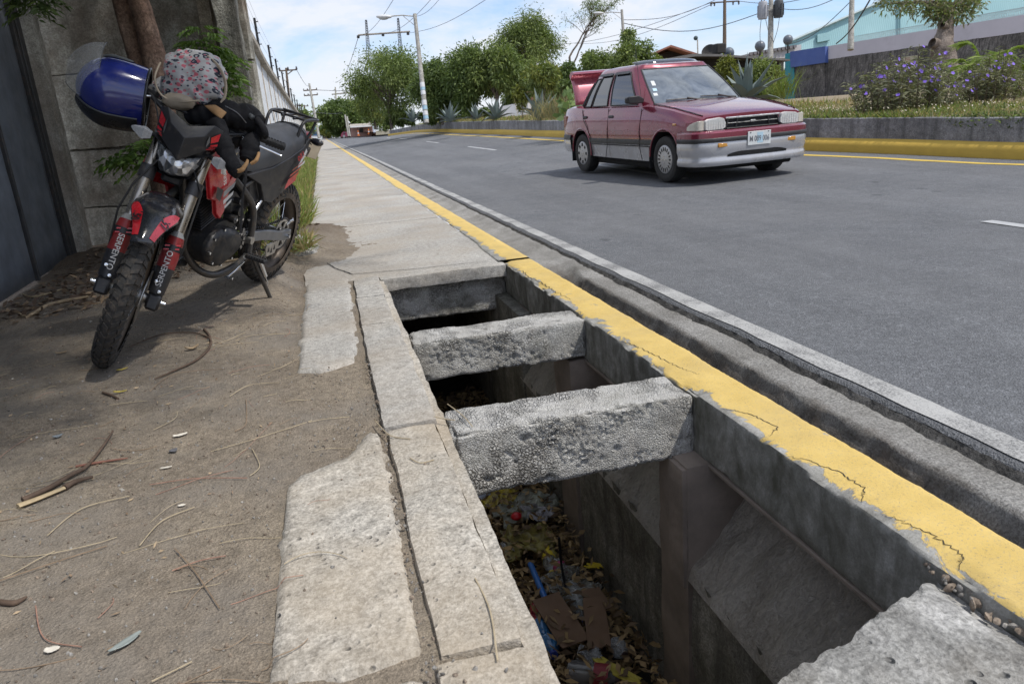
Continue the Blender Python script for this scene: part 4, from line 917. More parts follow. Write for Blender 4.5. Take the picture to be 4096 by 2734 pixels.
def seat_sec(x, zt, w_, zb): return [(x, w_*math.cos(a), zb+(zt-zb)*max(0, math.sin(a))**.7) for a in np.linspace(0, math.pi, 13)]+[(x, -w_, zb-.012), (x, w_, zb-.012)]
m = bm(); m.loft([seat_sec(*q) for q in ((.72, .93, .05, .86), (.66, .915, .085, .83), (.52, .915, .105, .80), (.36, .935, .125, .815), (.18, .955, .135, .845), (.02, .965, .125, .87), (-.10, .965, .09, .89), (-.15, .95, .06, .90))][::-1]); seat = m.build('seat', B_SEAT, bike, smooth=60)
bm().tube([Vector(seat_sec(-.045, .969, .112, .88)[k]) for k in range(13)], .0035, 6).build('seat_seam', B_RUB, seat, smooth=60)
for sd in (1, -1):
    tp = plate([(.60, .115, .785), (.36, .132, .80), (.16, .138, .838), (0, .13, .868), (-.12, .10, .90), (-.14, .10, .88), (-.02, .125, .78), (.10, .14, .68), (.34, .14, .60), (.42, .135, .62), (.47, .13, .72)], .03, 'side_panel', B_BLK, bulge=.015, sd=sd)
    if sd > 0:
        def op(x, z, o=.0): return (x, .150+o, z)
        for k, (w_, c_) in enumerate(((.030, B_RED), (.020, B_RED), (.013, B_RED), (.008, B_RED))):
            z0 = .695+.032*k; bm().add([op(.115-.02*k*.9, z0, .006), op(.245-.02*k, z0-.030, .008), op(.245-.02*k-.012, z0-.030+w_, .008), op(.115-.02*k*.9-.012, z0+w_, .006)], [(0, 1, 2, 3)]).build('red_stripe', c_, tp)
        bm().add([op(.02, .87, .0), op(.10, .785, .004), (.062, .152, .79), (.0, .15, .85)], [(0, 1, 2, 3)]).build('silver_flash', B_WHT, tp)
        bm().add([op(.012, .80, .0), op(.10, .785, .004), (.105, .154, .768), (.022, .151, .782)], [(0, 1, 2, 3)]).build('silver_flash', B_WHT, tp)
        text_mesh('150', .052, T(.075, .153, .835) @ Matrix(((-.9, -.43, 0), (0, 0, 1), (.43, -.9, 0))).to_4x4() @ RZ(R(180)), B_RED, 'number_lettering', tp, shear=.3, bold=.001)
        for (dx, dz, r_) in ((0, 0, .012), (.02, .022, .007), (.0, .026, .007), (-.02, .02, .007), (.026, .0, .006), (.0, -.024, .006)):
            bm().lathe([(0, .001), (r_, .001), (r_, -.001)], 8, T(.225+dx, .160, .625+dz) @ RX(R(-90))).build('print_spot', B_RUB, tp)
bm().box((.30, -.10, .58), (.56, .10, .80), b=.03).build('air_box', B_BLK, bike, smooth=40)
def rf(u, v):
    x = .30-.50*v; s_ = (u-.5)*2; return (x, .085*s_, .72+.20*sstep(0, .9, v)-.02*s_*s_-.05*sstep(.85, 1, v))
m = bm(); m.grid(rf, 8, 14); m.build('rear_mudguard', B_BLK, bike, smooth=60).modifiers.new('t', 'SOLIDIFY').thickness = .005
bm().box((-.30, -.035, .86), (-.20, .035, .90), b=.01).build('tail_lamp', B_DRED, bike, smooth=40)
bm().box((-.36, -.03, .76), (-.24, .03, .80), M=I4(), b=.008).build('plate_bracket', B_BLK, bike)
pl = bm().box((-.004, -.085, -.065), (.0, .085, .065), M=T(-.33, .0, .80) @ RY(R(-35))).build('number_plate', simple('plate_back', (.42, .36, .27), .6, var=.15), bike)
for sd in (1, -1):
    w_ = bm().tube([(-.15, .06*sd, .88), (-.15, .10*sd, .885)], .010, 10).build('rear_winker', B_RUB, bike, smooth=60)
    bm().ball((-.15, .135*sd, .885), (.018, .042, .022), 10, 8).build('winker_lens', B_GLOSS, w_, smooth=60)
# rack
rk = bm().tube(smooth_path([(.06, .10, .91), (.02, .105, 1.0), (-.06, .11, 1.015), (-.19, .10, 1.0), (-.255, .06, .99), (-.27, 0, .985), (-.255, -.06, .99), (-.19, -.10, 1.0), (-.06, -.11, 1.015), (.02, -.105, 1.0), (.06, -.10, .91)]), .009, 10).build('rack', B_BLK, bike, smooth=60)
for y in (.036, -.036):
    bm().tube([(.0, y, 1.008), (-.2, y, 1.0), (-.265, y*.7, .985)], .007, 8).build('rack_rail', B_BLK, rk, smooth=60)
for x in (-.03, -.16): bm().tube([(x, .108, 1.012), (x, -.108, 1.012)], .007, 8).build('rack_rail', B_BLK, rk, smooth=60)
for sd in (1, -1): bm().tube([(-.17, .10*sd, 1.0), (-.14, .095*sd, .94), (-.10, .085*sd, .89)], .008, 8).build('rack_stay', B_BLK, rk, smooth=60)
# pegs, stand, shifter
for sd in (1, -1):
    bm().tube([(.525, .12*sd, .33), (.56, .15*sd, .345), (.61, .165*sd, .355)], .011, 8).build('peg_bracket', B_STEEL, bike, smooth=50)
    pg = bm().box((-.02, 0, -.01), (.02, .115, .008), M=T(.60, .165*sd, .362) @ RZ(0 if sd > 0 else math.pi), b=.004).build('foot_peg', B_RUB, bike)
    if sd > 0:
        for k in range(7):
            for q in (-.017, .017): bm().box((q-.004, .008+.015*k, .007), (q+.004, .017+.015*k, .014), M=T(.60, .165, .362)).build('peg_tooth', B_ENG, pg)
sp0, sp1 = Vector((.515, .155, .335)), Vector((.43, .262, .080))
sd_ = bm().tube([sp0, sp0.lerp(sp1, .5), sp1], [.013, .0125, .011], 12).build('side_stand', B_FRM, bike, smooth=50)
bm().prism([(-.028, -.018), (.022, -.022), (.03, 0), (.022, .022), (-.028, .018)], -.004, .004, M=T(sp1) @ RX(R(20.9)) @ RY(R(-3))).build('stand_foot', B_FRM, sd_)
a_, b_ = sp0+Vector((.0, .02, .035)), sp0.lerp(sp1, .63)+Vector((-.02, .012, 0)); dirv = (b_-a_)
bm().tube([a_.lerp(b_, .22), a_.lerp(b_, .78)], .0125, 12).build('stand_spring', B_CHR, sd_, smooth=50)
for (q0, q1) in ((0, .22), (.78, 1)): bm().tube([a_.lerp(b_, q0), a_.lerp(b_, q1)], .003, 6).build('spring_hook', B_CHR, sd_)
bm().tube([(.62, .165, .33), (.72, .175, .31), (.80, .18, .30), (.83, .185, .31), (.83, .225, .315)], .006, 8).build('gear_lever', B_CHR, bike, smooth=50)

# ------------------------------------------------------------------ helmet, bag, riding gear on the motorcycle
camr = (sc.camera.matrix_world.to_3x3())
CR, CU, CB = camr @ Vector((1, 0, 0)), camr @ Vector((0, 1, 0)), camr @ Vector((0, 0, 1))
def placed(px, py, zc, rx=1, roll=0, yaw=0):
    m = Matrix((CR, -CB, CU)).transposed().to_4x4(); return T(at(px, py, zc)) @ m @ RY(roll) @ RZ(yaw)
H_BLUE = simple('helmet_blue', (.014, .022, .16), .14, 0, var=.12, sc_=6, dirt=(.10, .10, .13), dirtamt=.35, coat=.8, coatr=.05)
H_BLK = simple('helmet_black', (.014, .015, .017), .3, var=.2, sc_=8, dirt=(.12, .10, .08), dirtamt=.3)
H_GREY = simple('helmet_grey', (.06, .065, .07), .45, var=.2, sc_=12)
hel = thing('helmet', 'glossy dark blue helmet hanging from the right handlebar', 'helmet'); hel.matrix_world = placed(465, 368, 3.36, roll=R(8), yaw=R(24))
# axes here: x right in the picture, y away, z up; crown points left (-x), neck opening right (+x)
def hsh(u, v):
    a = math.pi*2*u; t = math.pi*.5*v*1.30
    x = -.150*math.cos(t)+.0; rr = math.sin(min(t, math.pi*.5))*(.148)+(0 if t < math.pi*.5 else -.012*((t-math.pi*.5)/(math.pi*.15))**2)
    if t > math.pi*.5: x = .135*((t-math.pi*.5)/(math.pi*.15))
    e = 1+.05*math.cos(a)
    return (x-.01, rr*math.cos(a)*.95, rr*math.sin(a)*1.0*e)
MB().grid(lambda u, v: hsh(u, .002+.998*v), 48, 30).build('shell', H_BLUE, hel, smooth=60)
def ring(x, r, n=48, k=.95): return [(x, r*math.cos(2*math.pi*i/n)*k, r*math.sin(2*math.pi*i/n)*(1+.05*math.cos(2*math.pi*i/n))) for i in range(n)]
MB().tube(ring(.126, .138), .006, 8, closed=True).build('neck_trim', H_BLK, hel, smooth=60)
MB().loft([ring(.127, .136), ring(.09, .124), ring(.0, .12), ring(-.05, .09)], caps=False).build('lining', H_BLK, hel, smooth=60)
def lowband(u, v):      # dark face-opening side, below
    a = R(234)+R(76)*u; b = hsh((a/(2*math.pi)) % 1, .22+.74*v); p = Vector(b); n = Vector((p.x*.3, p.y, p.z)).normalized(); return tuple(p+n*(.003+.014*math.sin(math.pi*u)**.6))
MB().grid(lowband, 26, 18).build('face_opening', H_BLK, hel, smooth=60)
MB().tube([lowband(.02, .05+.95*k/20) for k in range(21)], .004, 6).build('opening_trim', H_GREY, hel, smooth=60)
def vent(u, v):
    p = Vector(hsh((R(66)+R(46)*(1-u))/(2*math.pi), .58+.30*v)); n = Vector((p.x*.2, p.y, p.z)).normalized(); return tuple(p+n*(.003+.010*math.sin(math.pi*min(1, max(0, u)))**.5*math.sin(math.pi*(.15+.8*v))**.5))
MB().grid(vent, 12, 12).build('vent_cover', H_GREY, hel, smooth=40)
for k in range(3):
    p = Vector(hsh((R(292)+R(7)*k)/(2*math.pi), .93)); MB().box((-.012, -.003, -.003), (.012, .003, .003), M=T(p+p.normalized()*.002)).build('vent_slot', H_BLK, hel)
t = NT('visor_clear'); M_VISOR = t.done((.75, .80, .84), .05, 0, None, alpha=.16, spec=.6)
def visor(u, v):
    a = R(80)+R(150)*u; rr = .165; t_ = R(25)+R(62)*v
    return (-.055-.150*math.cos(t_)*1.05, math.cos(a)*rr*math.sin(t_)*.9+.03, math.sin(a)*rr*math.sin(t_)+.045)
MB().grid(visor, 20, 12).build('visor', M_VISOR, hel, smooth=60)
MB().tube([visor(k/20, 1) for k in range(21)]+[visor(1, 1-k/12) for k in range(1, 13)], .0015, 5).build('visor_edge', H_GREY, hel)
# printed drawstring bag
def mk_print():
    t = NT('lips_print_fabric'); co = t.co
    base = t.ramp(t.noise(12, 5), [(.3, (.36, .36, .37)), (.7, (.47, .465, .46))])
    def lips(scale, thr, color, base, seed, hole):
        mp = t.n.new('ShaderNodeMapping'); mp.inputs['Location'].default_value = (seed, seed*.7, seed*1.3); mp.inputs['Scale'].default_value = (1, .4, 1.45); t.l.new(co, mp.inputs[0])
        d = t.voro(scale, co=mp.outputs[0], rnd=.75); c = t.voro(scale, out='Color', co=mp.outputs[0], rnd=.75); bw = t.sep(c)
        o = t.ramp(t.math('ADD', d, t.math('MULTIPLY', t.noise(90, 2), .16)), [(hole-.03, 0), (hole, 1), (thr+.06, 1), (thr+.09, 0)]); on = t.ramp(bw[0], [(.28, 0), (.30, 1)])
        return t.mix(t.math('MULTIPLY', o, on), base, color)
    c = lips(26, .30, (.52, .13, .17), base, 3.3, .10); c = lips(24, .34, (.025, .035, .055), c, 9.1, .24); c = lips(38, .30, (.46, .17, .20), c, 17.7, .16); c = lips(44, .26, (.05, .055, .08), c, 27.7, .10)
    return t.done(c, .9, 0, t.bump(t.noise(500, 2), .2, .001), spec=.2, sheen=.2)
M_PRINT = mk_print(); M_CREAM = simple('cream_cloth', (.36, .30, .23), .9, var=.15, sc_=14, bump=.4, bsc=90)
bag = thing('drawstring_bag', 'grey cloth bag printed with pink and black lips lying over the handlebar', 'bag'); bag.matrix_world = placed(772, 318, 3.42, roll=R(4))
def bagfn(q):
    k = (1/max(.55, (abs(q.x)**3.2+abs(q.y)**3.2+abs(q.z)**3.2)**(1/3.2)))*.86+.11*fbm(q.x*1.6, q.y*1.6, q.z*1.6)+.04*fbm(q.x*5, q.y*5, q.z*3)-.05*abs(math.sin(q.x*5+q.z*7+2*nz(q.x*2, q.z*2)))**6
    k *= 1+.10*max(0, q.x*q.z)+.16*max(0, -q.x)*max(0, q.z+.1)*0
    fold = .035*math.sin(q.x*13+q.z*4)*max(0, -q.z)+.03*math.sin(q.z*9+q.x*7)*max(0, q.x)
    return k+fold
MB().ball((.012, 0, .0), (.148, .115, .136), 64, 44, fn=bagfn).build('bag_body', M_PRINT, bag, smooth=180)
MB().ball((-.128, .03, -.058), (.075, .07, .062), 30, 20, M=RY(R(35)), fn=lambda q: 1+.14*fbm(q.x*2, q.y*2, q.z*2+4)).build('bag_corner', M_PRINT, bag, smooth=180)
MB().tube(smooth_path([(-.115, -.08, .04), (-.125, -.10, -.03), (-.105, -.11, -.09), (-.07, -.10, -.125), (.0, -.10, -.135), (.08, -.10, -.125)]), .0045, 8).build('drawstring', M_CREAM, bag, smooth=60)
MB().ball((-.03, -.06, -.125), (.075, .05, .035), 24, 14, fn=lambda q: 1+.15*fbm(q.x*3, q.y*3, q.z*3)).build('bag_lining', M_CREAM, bag, smooth=180)
MB().tube(smooth_path([(.09, -.075, .085), (.135, -.05, .05), (.158, -.02, -.01), (.16, -.02, -.07), (.148, -.03, -.11)]), [.011]*25+[.008], 8, flat=.6).build('bag_strap', M_CREAM, bag, smooth=60)
# black riding jacket with tan patches
J_BLK = simple('jacket_black', (.012, .012, .014), .85, var=.3, sc_=12, bump=.5, bsc=130, bdist=.003, spec=.2); J_TAN = simple('jacket_tan', (.33, .19, .085), .8, var=.15, sc_=20, bump=.3, bsc=160)
jk = thing('riding_jacket', 'black riding jacket with tan patches bundled over tank and handlebar', 'jacket')
def limb(pts, rad, name, mat=J_BLK, seed=0, parent=jk, n=22, wr=.16, flat=1.0):
    P = smooth_path([at(*p) for p in pts], 11); L = len(P); rr = [np.interp(i/(L-1), np.linspace(0, 1, len(rad)), rad) for i in range(L)]
    m = MB().tube(P, rr, n, flat=flat)
    for i, v in enumerate(m.v):
        c = P[min(L-1, i//n)]; d = Vector(v)-c; m.v[i] = tuple(c+d*(1+wr*1.3*fbm(v[0]*16, v[1]*16, v[2]*16+seed)+wr*.8*(abs(nz(v[0]*38+seed, v[1]*38, v[2]*38))-.2)-wr*.7*max(0, math.sin((i//n)*1.25+seed+1.5*math.sin((i % n)*2*math.pi/n)))**3))
    return m.build(name, mat, parent, smooth=180)
limb([(748, 470, 3.42), (820, 456, 3.42), (900, 458, 3.44), (985, 476, 3.48), (1022, 500, 3.52)], [.030, .056, .064, .058, .035], 'jacket_body', seed=3)
limb([(800, 500, 3.5), (880, 520, 3.5), (960, 545, 3.55)], [.05, .07, .06], 'jacket_fold', seed=8)
limb([(860, 490, 3.36), (885, 545, 3.34), (905, 610, 3.34), (935, 672, 3.34), (958, 694, 3.34)], [.040, .040, .036, .034, .030], 'sleeve', seed=5)
limb([(930, 684, 3.32), (965, 680, 3.32), (985, 655, 3.33), (990, 640, 3.34)], [.008, .010, .009, .006], 'cuff', J_TAN, 2)
limb([(985, 640, 3.45), (1000, 590, 3.47), (1015, 545, 3.5)], [.030, .044, .030], 'sleeve_end', seed=11)
limb([(1003, 655, 3.42), (1025, 640, 3.42), (1036, 610, 3.43)], [.007, .009, .006], 'cuff', J_TAN, 4)
def patchq(p, name, mat, parent): 
    V = [at(*q) for q in p]; m = MB().grid(lambda u, v: tuple((V[0]*(1-u)+V[1]*u)*(1-v)+(V[3]*(1-u)+V[2]*u)*v-CB*-.012*math.sin(math.pi*u)*math.sin(math.pi*v)), 6, 6); o = m.build(name, mat, parent, smooth=180); o.modifiers.new('t', 'SOLIDIFY').thickness = .004
patchq([(818, 424, 3.365), (862, 422, 3.365), (906, 452, 3.36), (884, 478, 3.34)], 'elbow_patch', J_TAN, jk)
M_ZIP = simple('zip_grey', (.16, .16, .165), .4, .5)
MB().tube(smooth_path([at(900, 424, 3.385), at(950, 452, 3.40), at(985, 492, 3.43)]), .0022, 5).build('zip', M_ZIP, jk)
MB().tube(smooth_path([at(985, 650, 3.40), at(982, 720, 3.42), at(970, 800, 3.46), at(963, 930, 3.52)]), .016, 6, flat=.16, up=tuple(CR)).build('strap', J_BLK, jk, smooth=60)
gl = thing('riding_glove', 'black padded riding glove resting on the left handlebar grip', 'glove')
limb([(960, 440, 3.52), (1000, 458, 3.5), (1030, 490, 3.48)], [.032, .046, .040], 'palm', seed=21, parent=gl, wr=.08)
for k, (dx, dy) in enumerate(((0, 0), (9, 9), (-10, 12), (-22, 22))):
    limb([(1028+dx*.6, 478+dy*.7, 3.46+.02*k), (1046+dx, 505+dy, 3.45+.02*k), (1054+dx, 530+dy, 3.46+.02*k), (1050+dx, 545+dy*.8, 3.48+.02*k)], [.017, .016, .0145, .010], 'finger', seed=30+k, parent=gl, n=10, wr=.06)
limb([(985, 452, 3.45), (1010, 470, 3.43)], [.010, .012], 'knuckle_pad', H_GREY, 3, gl, 10, .03)
# ------------------------------------------------------------------ left side: gate, walls, fence, shade tree
M_GATE = simple('gate_sheet', (.15, .168, .195), .55, .25, var=.35, sc_=2.5, bump=.15, bsc=9, bdist=.02, dirt=(.12, .10, .085), dirtamt=.4)
M_GATE2 = simple('gate_frame_steel', (.05, .05, .052), .6, .3, var=.25, sc_=6, dirt=(.13, .09, .06), dirtamt=.5)
gate = thing('metal_gate', 'dark blue-grey sheet metal gate at the left edge', 'gate')
GX = lambda y: -2.15-(y-5.3)*.085
m = MB(); m.grid(lambda u, v: (GX(1+6.35*u)+.008*math.sin(u*9)+.004*nz(u*20, v*9), 1+6.35*u, .03+3.4*v), 40, 20); m.build('sheet', M_GATE, gate, smooth=180).modifiers.new('t', 'SOLIDIFY').thickness = .004
for y, w in ((7.28, .05), (6.2, .03), (4.6, .03), (3.0, .03)):
    MB().box((GX(y)-.0, y, .02), (GX(y)+.035, y+w, 3.45), b=.004).build('stile', M_GATE2, gate)
MB().box((GX(7.34)-.02, 7.34, .0), (GX(7.34)+.05, 7.44, 3.5), b=.006).build('end_post', M_GATE2, gate)
M_WALLC = concrete('wall_panel_concrete', (.42, .405, .355), (.54, .53, .475), (.26, .24, .205), 60, 1.6, .9, .012, mossy=(.085, .08, .055, .55), streak=(.10, .09, .07, .35), warm=(.17, .12, .085, .6))
M_WALLP = concrete('pillar_plaster', (.38, .365, .325), (.48, .465, .42), (.22, .20, .17), 90, 2.2, .7, .008, warm=(.2, .145, .10, .5), streak=(.12, .10, .08, .5))
tag(rough_box((-2.37, 7.50, -.1), (-2.205, 7.70, 3.5), .05, .012, worn(.006, 4, 2), skip=((2, 0),)).build('gate_pillar', M_WALLP, smooth=60), 'slim weathered concrete post beside the metal gate', 'post')
# wall of stacked panels behind the motorcycle (runs across, facing the camera)
bw = thing('panel_wall', 'mossy grey wall of stacked concrete panels behind the motorcycle', 'wall')
P0, P1 = Vector((-2.40, 7.97, 0)), Vector((-.50, 7.54, 0)); L = (P1-P0).length; ang = math.atan2(P1.y-P0.y, P1.x-P0.x)
for i, (z0, z1) in enumerate(((-.12, .40), (.41, .935), (.945, 1.60), (1.61, 2.25), (2.26, 2.9), (2.91, 3.5))):
    def dd(p, n, i=i): return .012*fbm(p.x*3+i*5, p.z*3, i)+.004*nz(p.x*30, p.z*30, i)
    o = rough_box((0, 0, z0), (L, .10, z1), .035, .012, dd, skip=((1, 1), (2, 0) if i == 0 else (9, 9))).build('wall_panel', M_WALLC, bw, smooth=60)
    o.matrix_local = T(P0+Vector((0, (.0, .008, -.004, .006, 0, .004)[i], 0))) @ RZ(ang)
tag(rough_box((-.735, 7.28, -.1), (-.54, 7.52, 3.4), .03, .014, worn(.014, 5, 7, .004), skip=((2, 0),)).build('wall_pillar', concrete('pillar_bark_grey', (.27, .265, .235), (.40, .39, .36), (.09, .085, .07), 80, 3, 1.0, .02, streak=(.05, .045, .038, .8), mossy=(.12, .115, .085, .4)), smooth=60), 'tall weathered grey pillar where the panel wall meets the long white wall', 'pillar')
MB().box((0, .085, -.1), (L, .12, 3.5)).build('wall_backing', M_WALLC, bw).matrix_local = T(P0) @ RZ(ang)
# long white wall with buff columns, coping and electric fence
M_WHITE = concrete('whitewashed_panel', (.66, .69, .72), (.74, .77, .80), (.54, .57, .59), 60, 3, .25, .004, streak=(.30, .31, .30, .35))
M_BUFF = concrete('buff_column', (.42, .36, .29), (.50, .44, .36), (.33, .27, .21), 80, 3, .4, .005)
M_COPE = concrete('coping_concrete', (.34, .315, .275), (.43, .40, .35), (.2, .18, .15), 90, 2, .6, .006)
M_FPOST = simple('fence_post_black', (.02, .02, .022), .5, .3, var=.2)
lw = thing('white_wall', 'long white panel wall with buff columns running along the pavement', 'wall')
WT = [(7.5, 2.42), (11.5, 2.40), (14.5, 2.21), (19, 2.14), (25, 2.02), (33, 1.90), (60, 1.72)]
WXw = lambda y: -.80
ycols = [7.6+1.58*k for k in range(27)]
for k in range(len(ycols)-1):
    a, b = ycols[k], ycols[k+1]; zt = itp(WT, (a+b)/2)-.10
    MB().box((WXw(a)-.05, a+.05, -.05), (WXw(a), b-.05, zt)).build('white_panel', M_WHITE, lw)
    MB().box((WXw(a)-.09, a-.04, -.05), (WXw(a)+.012, a+.04, zt), b=.005).build('column', M_BUFF, lw)
    MB().add([(WXw(a)+dx, y, itp(WT, y)+dz) for y in (a-.02, b-.04) for dx, dz in ((-.13, -.10), (.085, -.10), (.085, -.01), (-.02, .035), (-.13, -.01))], [(0, 1, 6, 5), (1, 2, 7, 6), (2, 3, 8, 7), (3, 4, 9, 8), (4, 0, 5, 9), (4, 3, 2, 1, 0), (5, 6, 7, 8, 9)]).build('coping', M_COPE, lw)
    if k < 9:   # sprayed scribbles
        m = MB()
        for q in range(random.choice((1, 2, 2, 3))):
            y0 = a+.2+random.random()*.9; z0 = .6+random.random()*1.1; w1, w2, p1 = random.uniform(.8, 2.6), random.uniform(1, 3.4), random.uniform(0, 6); P = [(WXw(a)+.003, y0+random.uniform(.08, .2)*math.sin(t*w1+p1), z0+.05*t-.18+.07*math.cos(t*w2+p1)) for t in np.linspace(0, 4, 12)]
            m.tube(smooth_path(P, 4), .007, 4)
        m.build('sprayed_scribble', simple('spray_paint', (.09, .11, .14), .7), lw)
ef = thing('electric_fence', 'row of black electric fence posts with thin wires on top of the white wall', 'fence')
fy = [11.75, 14.3, 17.75, 20.3, 23.4, 26.4, 29.6, 33, 37, 41, 45]
for y in fy:
    z0 = itp(WT, y)-.05; p = MB().tube([(-.80, y, z0), (-.80, y, z0+.72)], .021, 8).build('fence_post', M_FPOST, ef, smooth=50)
    for q in (.12, .30, .48, .66): MB().tube([(-.80, y, z0+q), (-.745, y, z0+q)], .009, 6).build('insulator', M_FPOST, p)
M_WIRE = simple('wire_grey', (.22, .23, .25), .5, .5, var=.1)
for q in (.12, .30, .48, .66): MB().tube([(-.75, 7.6, itp(WT, 7.6)-.05+q)]+[(-.75, y, itp(WT, y)-.05+q) for y in fy], .0016, 4).build('wire', M_WIRE, ef)

# ------------------------------------------------------------------ foliage helpers
def leafmat(name, c, var=.35, trans=.25):
    if name in MC: return MC[name]
    t = NT(name); oi = t.n.new('ShaderNodeNewGeometry'); rnd = oi.outputs['Random Per Island']
    col = t.ramp(rnd, [(0, mul(c, 1-var)), (.5, c), (1, (min(1, c[0]*(1+var*1.3)), min(1, c[1]*(1+var)), c[2]*(1+var*.3)))])
    b = t.b; t.l.new(col, b.inputs['Base Color']); b.inputs['Roughness'].default_value = .55; b.inputs['Specular IOR Level'].default_value = .3
    tr = t.n.new('ShaderNodeBsdfTranslucent'); t.l.new(t.mix(1.0, col, (1.0, 1.15, .55), 'MULTIPLY'), tr.inputs[0]); mx = t.n.new('ShaderNodeMixShader'); mx.inputs[0].default_value = trans
    t.l.new(b.outputs[0], mx.inputs[1]); t.l.new(tr.outputs[0], mx.inputs[2]); out = t.n['Material Output']; t.l.new(mx.outputs[0], out.inputs[0]); MC[name] = t.m; return t.m
def leaves_np(cent, dirs, L, W, droop=.25, seed=0, fold=True):
    """quad leaves (2 tris, bent) at cent with axis dirs; arrays"""
    r_ = np.random.default_rng(seed); n = len(cent); d = dirs/np.linalg.norm(dirs, axis=1, keepdims=True)
    rv = r_.normal(size=(n, 3)); side = np.cross(d, rv); side /= np.linalg.norm(side, axis=1, keepdims=True)+1e-9
    L = L*(0.6+.8*r_.random((n, 1))); W = W*(0.7+.6*r_.random((n, 1))); dn = np.array([0, 0, -1.0])
    p0 = cent; p1 = cent+d*L*.45+side*W*.5; p3 = cent+d*L*.45-side*W*.5; p2 = cent+d*L+dn*L*droop*r_.random((n, 1))
    V = np.stack([p0, p1, p2, p3], 1).reshape(-1, 3); F = np.arange(4*n).reshape(n, 4); return V, F
def np_mesh(name, V, F, mat, parent=None, mi=None):
    me = bpy.data.meshes.new(name); n = len(F); me.vertices.add(len(V)); me.vertices.foreach_set('co', V.astype(np.float32).ravel()); me.loops.add(F.size); me.loops.foreach_set('vertex_index', F.ravel().astype(np.int32))
    me.polygons.add(n); me.polygons.foreach_set('loop_start', (np.arange(n)*F.shape[1]).astype(np.int32)); me.polygons.foreach_set('loop_total', np.full(n, F.shape[1], np.int32))
    for m_ in (mat if isinstance(mat, list) else [mat]): me.materials.append(m_)
    if mi is not None: me.polygons.foreach_set('material_index', mi.astype(np.int32))
    me.update(calc_edges=True); o = bpy.data.objects.new(name, me); COL.objects.link(o); o.parent = parent; return o
M_BARK = concrete('bark_brown', (.28, .18, .13), (.38, .27, .205), (.15, .092, .068), 45, 5, 1.0, .02, streak=(.03, .02, .015, .6))
M_BARK2 = concrete('bark_grey', (.14, .115, .095), (.22, .19, .16), (.07, .055, .045), 30, 3, 1.0, .02)
def branch_tree(root, h, r0, seed, lean=(0, 0), levels=3, spread=.75, split=(2, 3), first=.38):
    """returns MB of trunk+limbs and list of twig end points"""
    r_ = random.Random(seed); m = MB(); ends = []
    def grow(p, d, L, r, lv):
        pts = [p]; rr = [r]; q = p.copy(); dd = d.copy(); ns = 5
        for k in range(ns):
            dd = (dd+Vector((r_.uniform(-1, 1), r_.uniform(-1, 1), r_.uniform(-.4, .7)))*(.16 if lv else .05)).normalized(); q = q+dd*L/ns; pts.append(q.copy()); rr.append(r*(1-.42*(k+1)/ns))
        m.tube(pts, rr, 8 if lv == 0 else 5, caps=False)
        if lv >= levels:
            for k in (2, 3, 4, 5): ends.append((pts[k], dd.copy()))
            return
        for k in range(r_.randint(*split)+(1 if lv else 0)):
            a = r_.uniform(0, 6.28); nd = (dd*.75+Vector((math.cos(a), math.sin(a), r_.uniform(.0, .6)))*spread).normalized(); s_ = pts[r_.choice((3, 4, 5))]; grow(s_.copy(), nd, L*r_.uniform(.55, .8), r*.55, lv+1)
    grow(Vector(root), Vector((lean[0], lean[1], 1)).normalized(), h*first, r0, 0); return m, ends
def crown(ends, n, rad, L, W, mat, name, parent, seed, droop=.35, up=.2, pinnate=0, squash=.8):
    r_ = np.random.default_rng(seed); E = np.array([tuple(e[0]) for e in ends]); k = r_.integers(0, len(E), n)
    off = r_.normal(size=(n, 3)); off /= np.linalg.norm(off, axis=1, keepdims=True); off *= rad*r_.random((n, 1))**.5; off[:, 2] *= squash
    C = E[k]+off; D = off/rad*.8+r_.normal(size=(n, 3))*.5; D[:, 2] += up-.3
    if pinnate:   # sprays: a rachis carrying paired leaflets
        q = pinnate; t = np.tile(np.linspace(.1, 1, q), n).reshape(n, q, 1); Dn = D/np.linalg.norm(D, axis=1, keepdims=True); rl = L*4.2*(.7+.6*r_.random((n, 1, 1)))
        base = C[:, None, :]+Dn[:, None, :]*rl*t+np.array([0, 0, -1.0])*rl*.35*t**2; sg = np.where(np.arange(q) % 2 == 0, 1, -1).reshape(1, q, 1)
        sd = np.cross(Dn, np.array([0, 0, 1.0])); sd /= np.linalg.norm(sd, axis=1, keepdims=True)+1e-9
        dirs = Dn[:, None, :]*.55+sd[:, None, :]*sg*.8+np.array([0, 0, -.25]); C = base.reshape(-1, 3); D = dirs.reshape(-1, 3)
    V, F = leaves_np(C, D, L, W, droop, seed); return np_mesh(name, V, F, mat, parent)
# twin-trunk shade tree by the wall; its crown, overhead and out of the picture, is shaped to shade the motorcycle
G_NEEM = leafmat('leaf_neem', (.15, .205, .068)); G_DARK = leafmat('leaf_dark', (.105, .155, .052)); G_PALE = leafmat('leaf_pale', (.18, .23, .08)); G_YEL = leafmat('leaf_yellowgreen', (.17, .19, .045))
tree = thing('shade_tree', 'twin-trunk brown tree growing between the wall and the motorcycle', 'tree')
trk = MB(); base = Vector((-1.13, 6.75, -.02))
def trunk(pts, r):
    P = smooth_path(pts, 8); rr = list(np.interp(np.linspace(0, 1, len(P)), np.linspace(0, 1, len(r)), r)); m = MB().tube(P, rr, 18, caps=False)
    for i, v in enumerate(m.v):
        c = P[i//18]; d = Vector(v)-c; m.v[i] = tuple(c+d*(1+.10*fbm(v[0]*9, v[1]*9, v[2]*4)+.05*nz(v[0]*40, v[1]*40, v[2]*12)))
    return m
def atY(px, py, Y):
    a = at(px, py, 1.0)-Vector((0, 0, CAM_H)); return a*(Y/a.y)+Vector((0, 0, CAM_H))
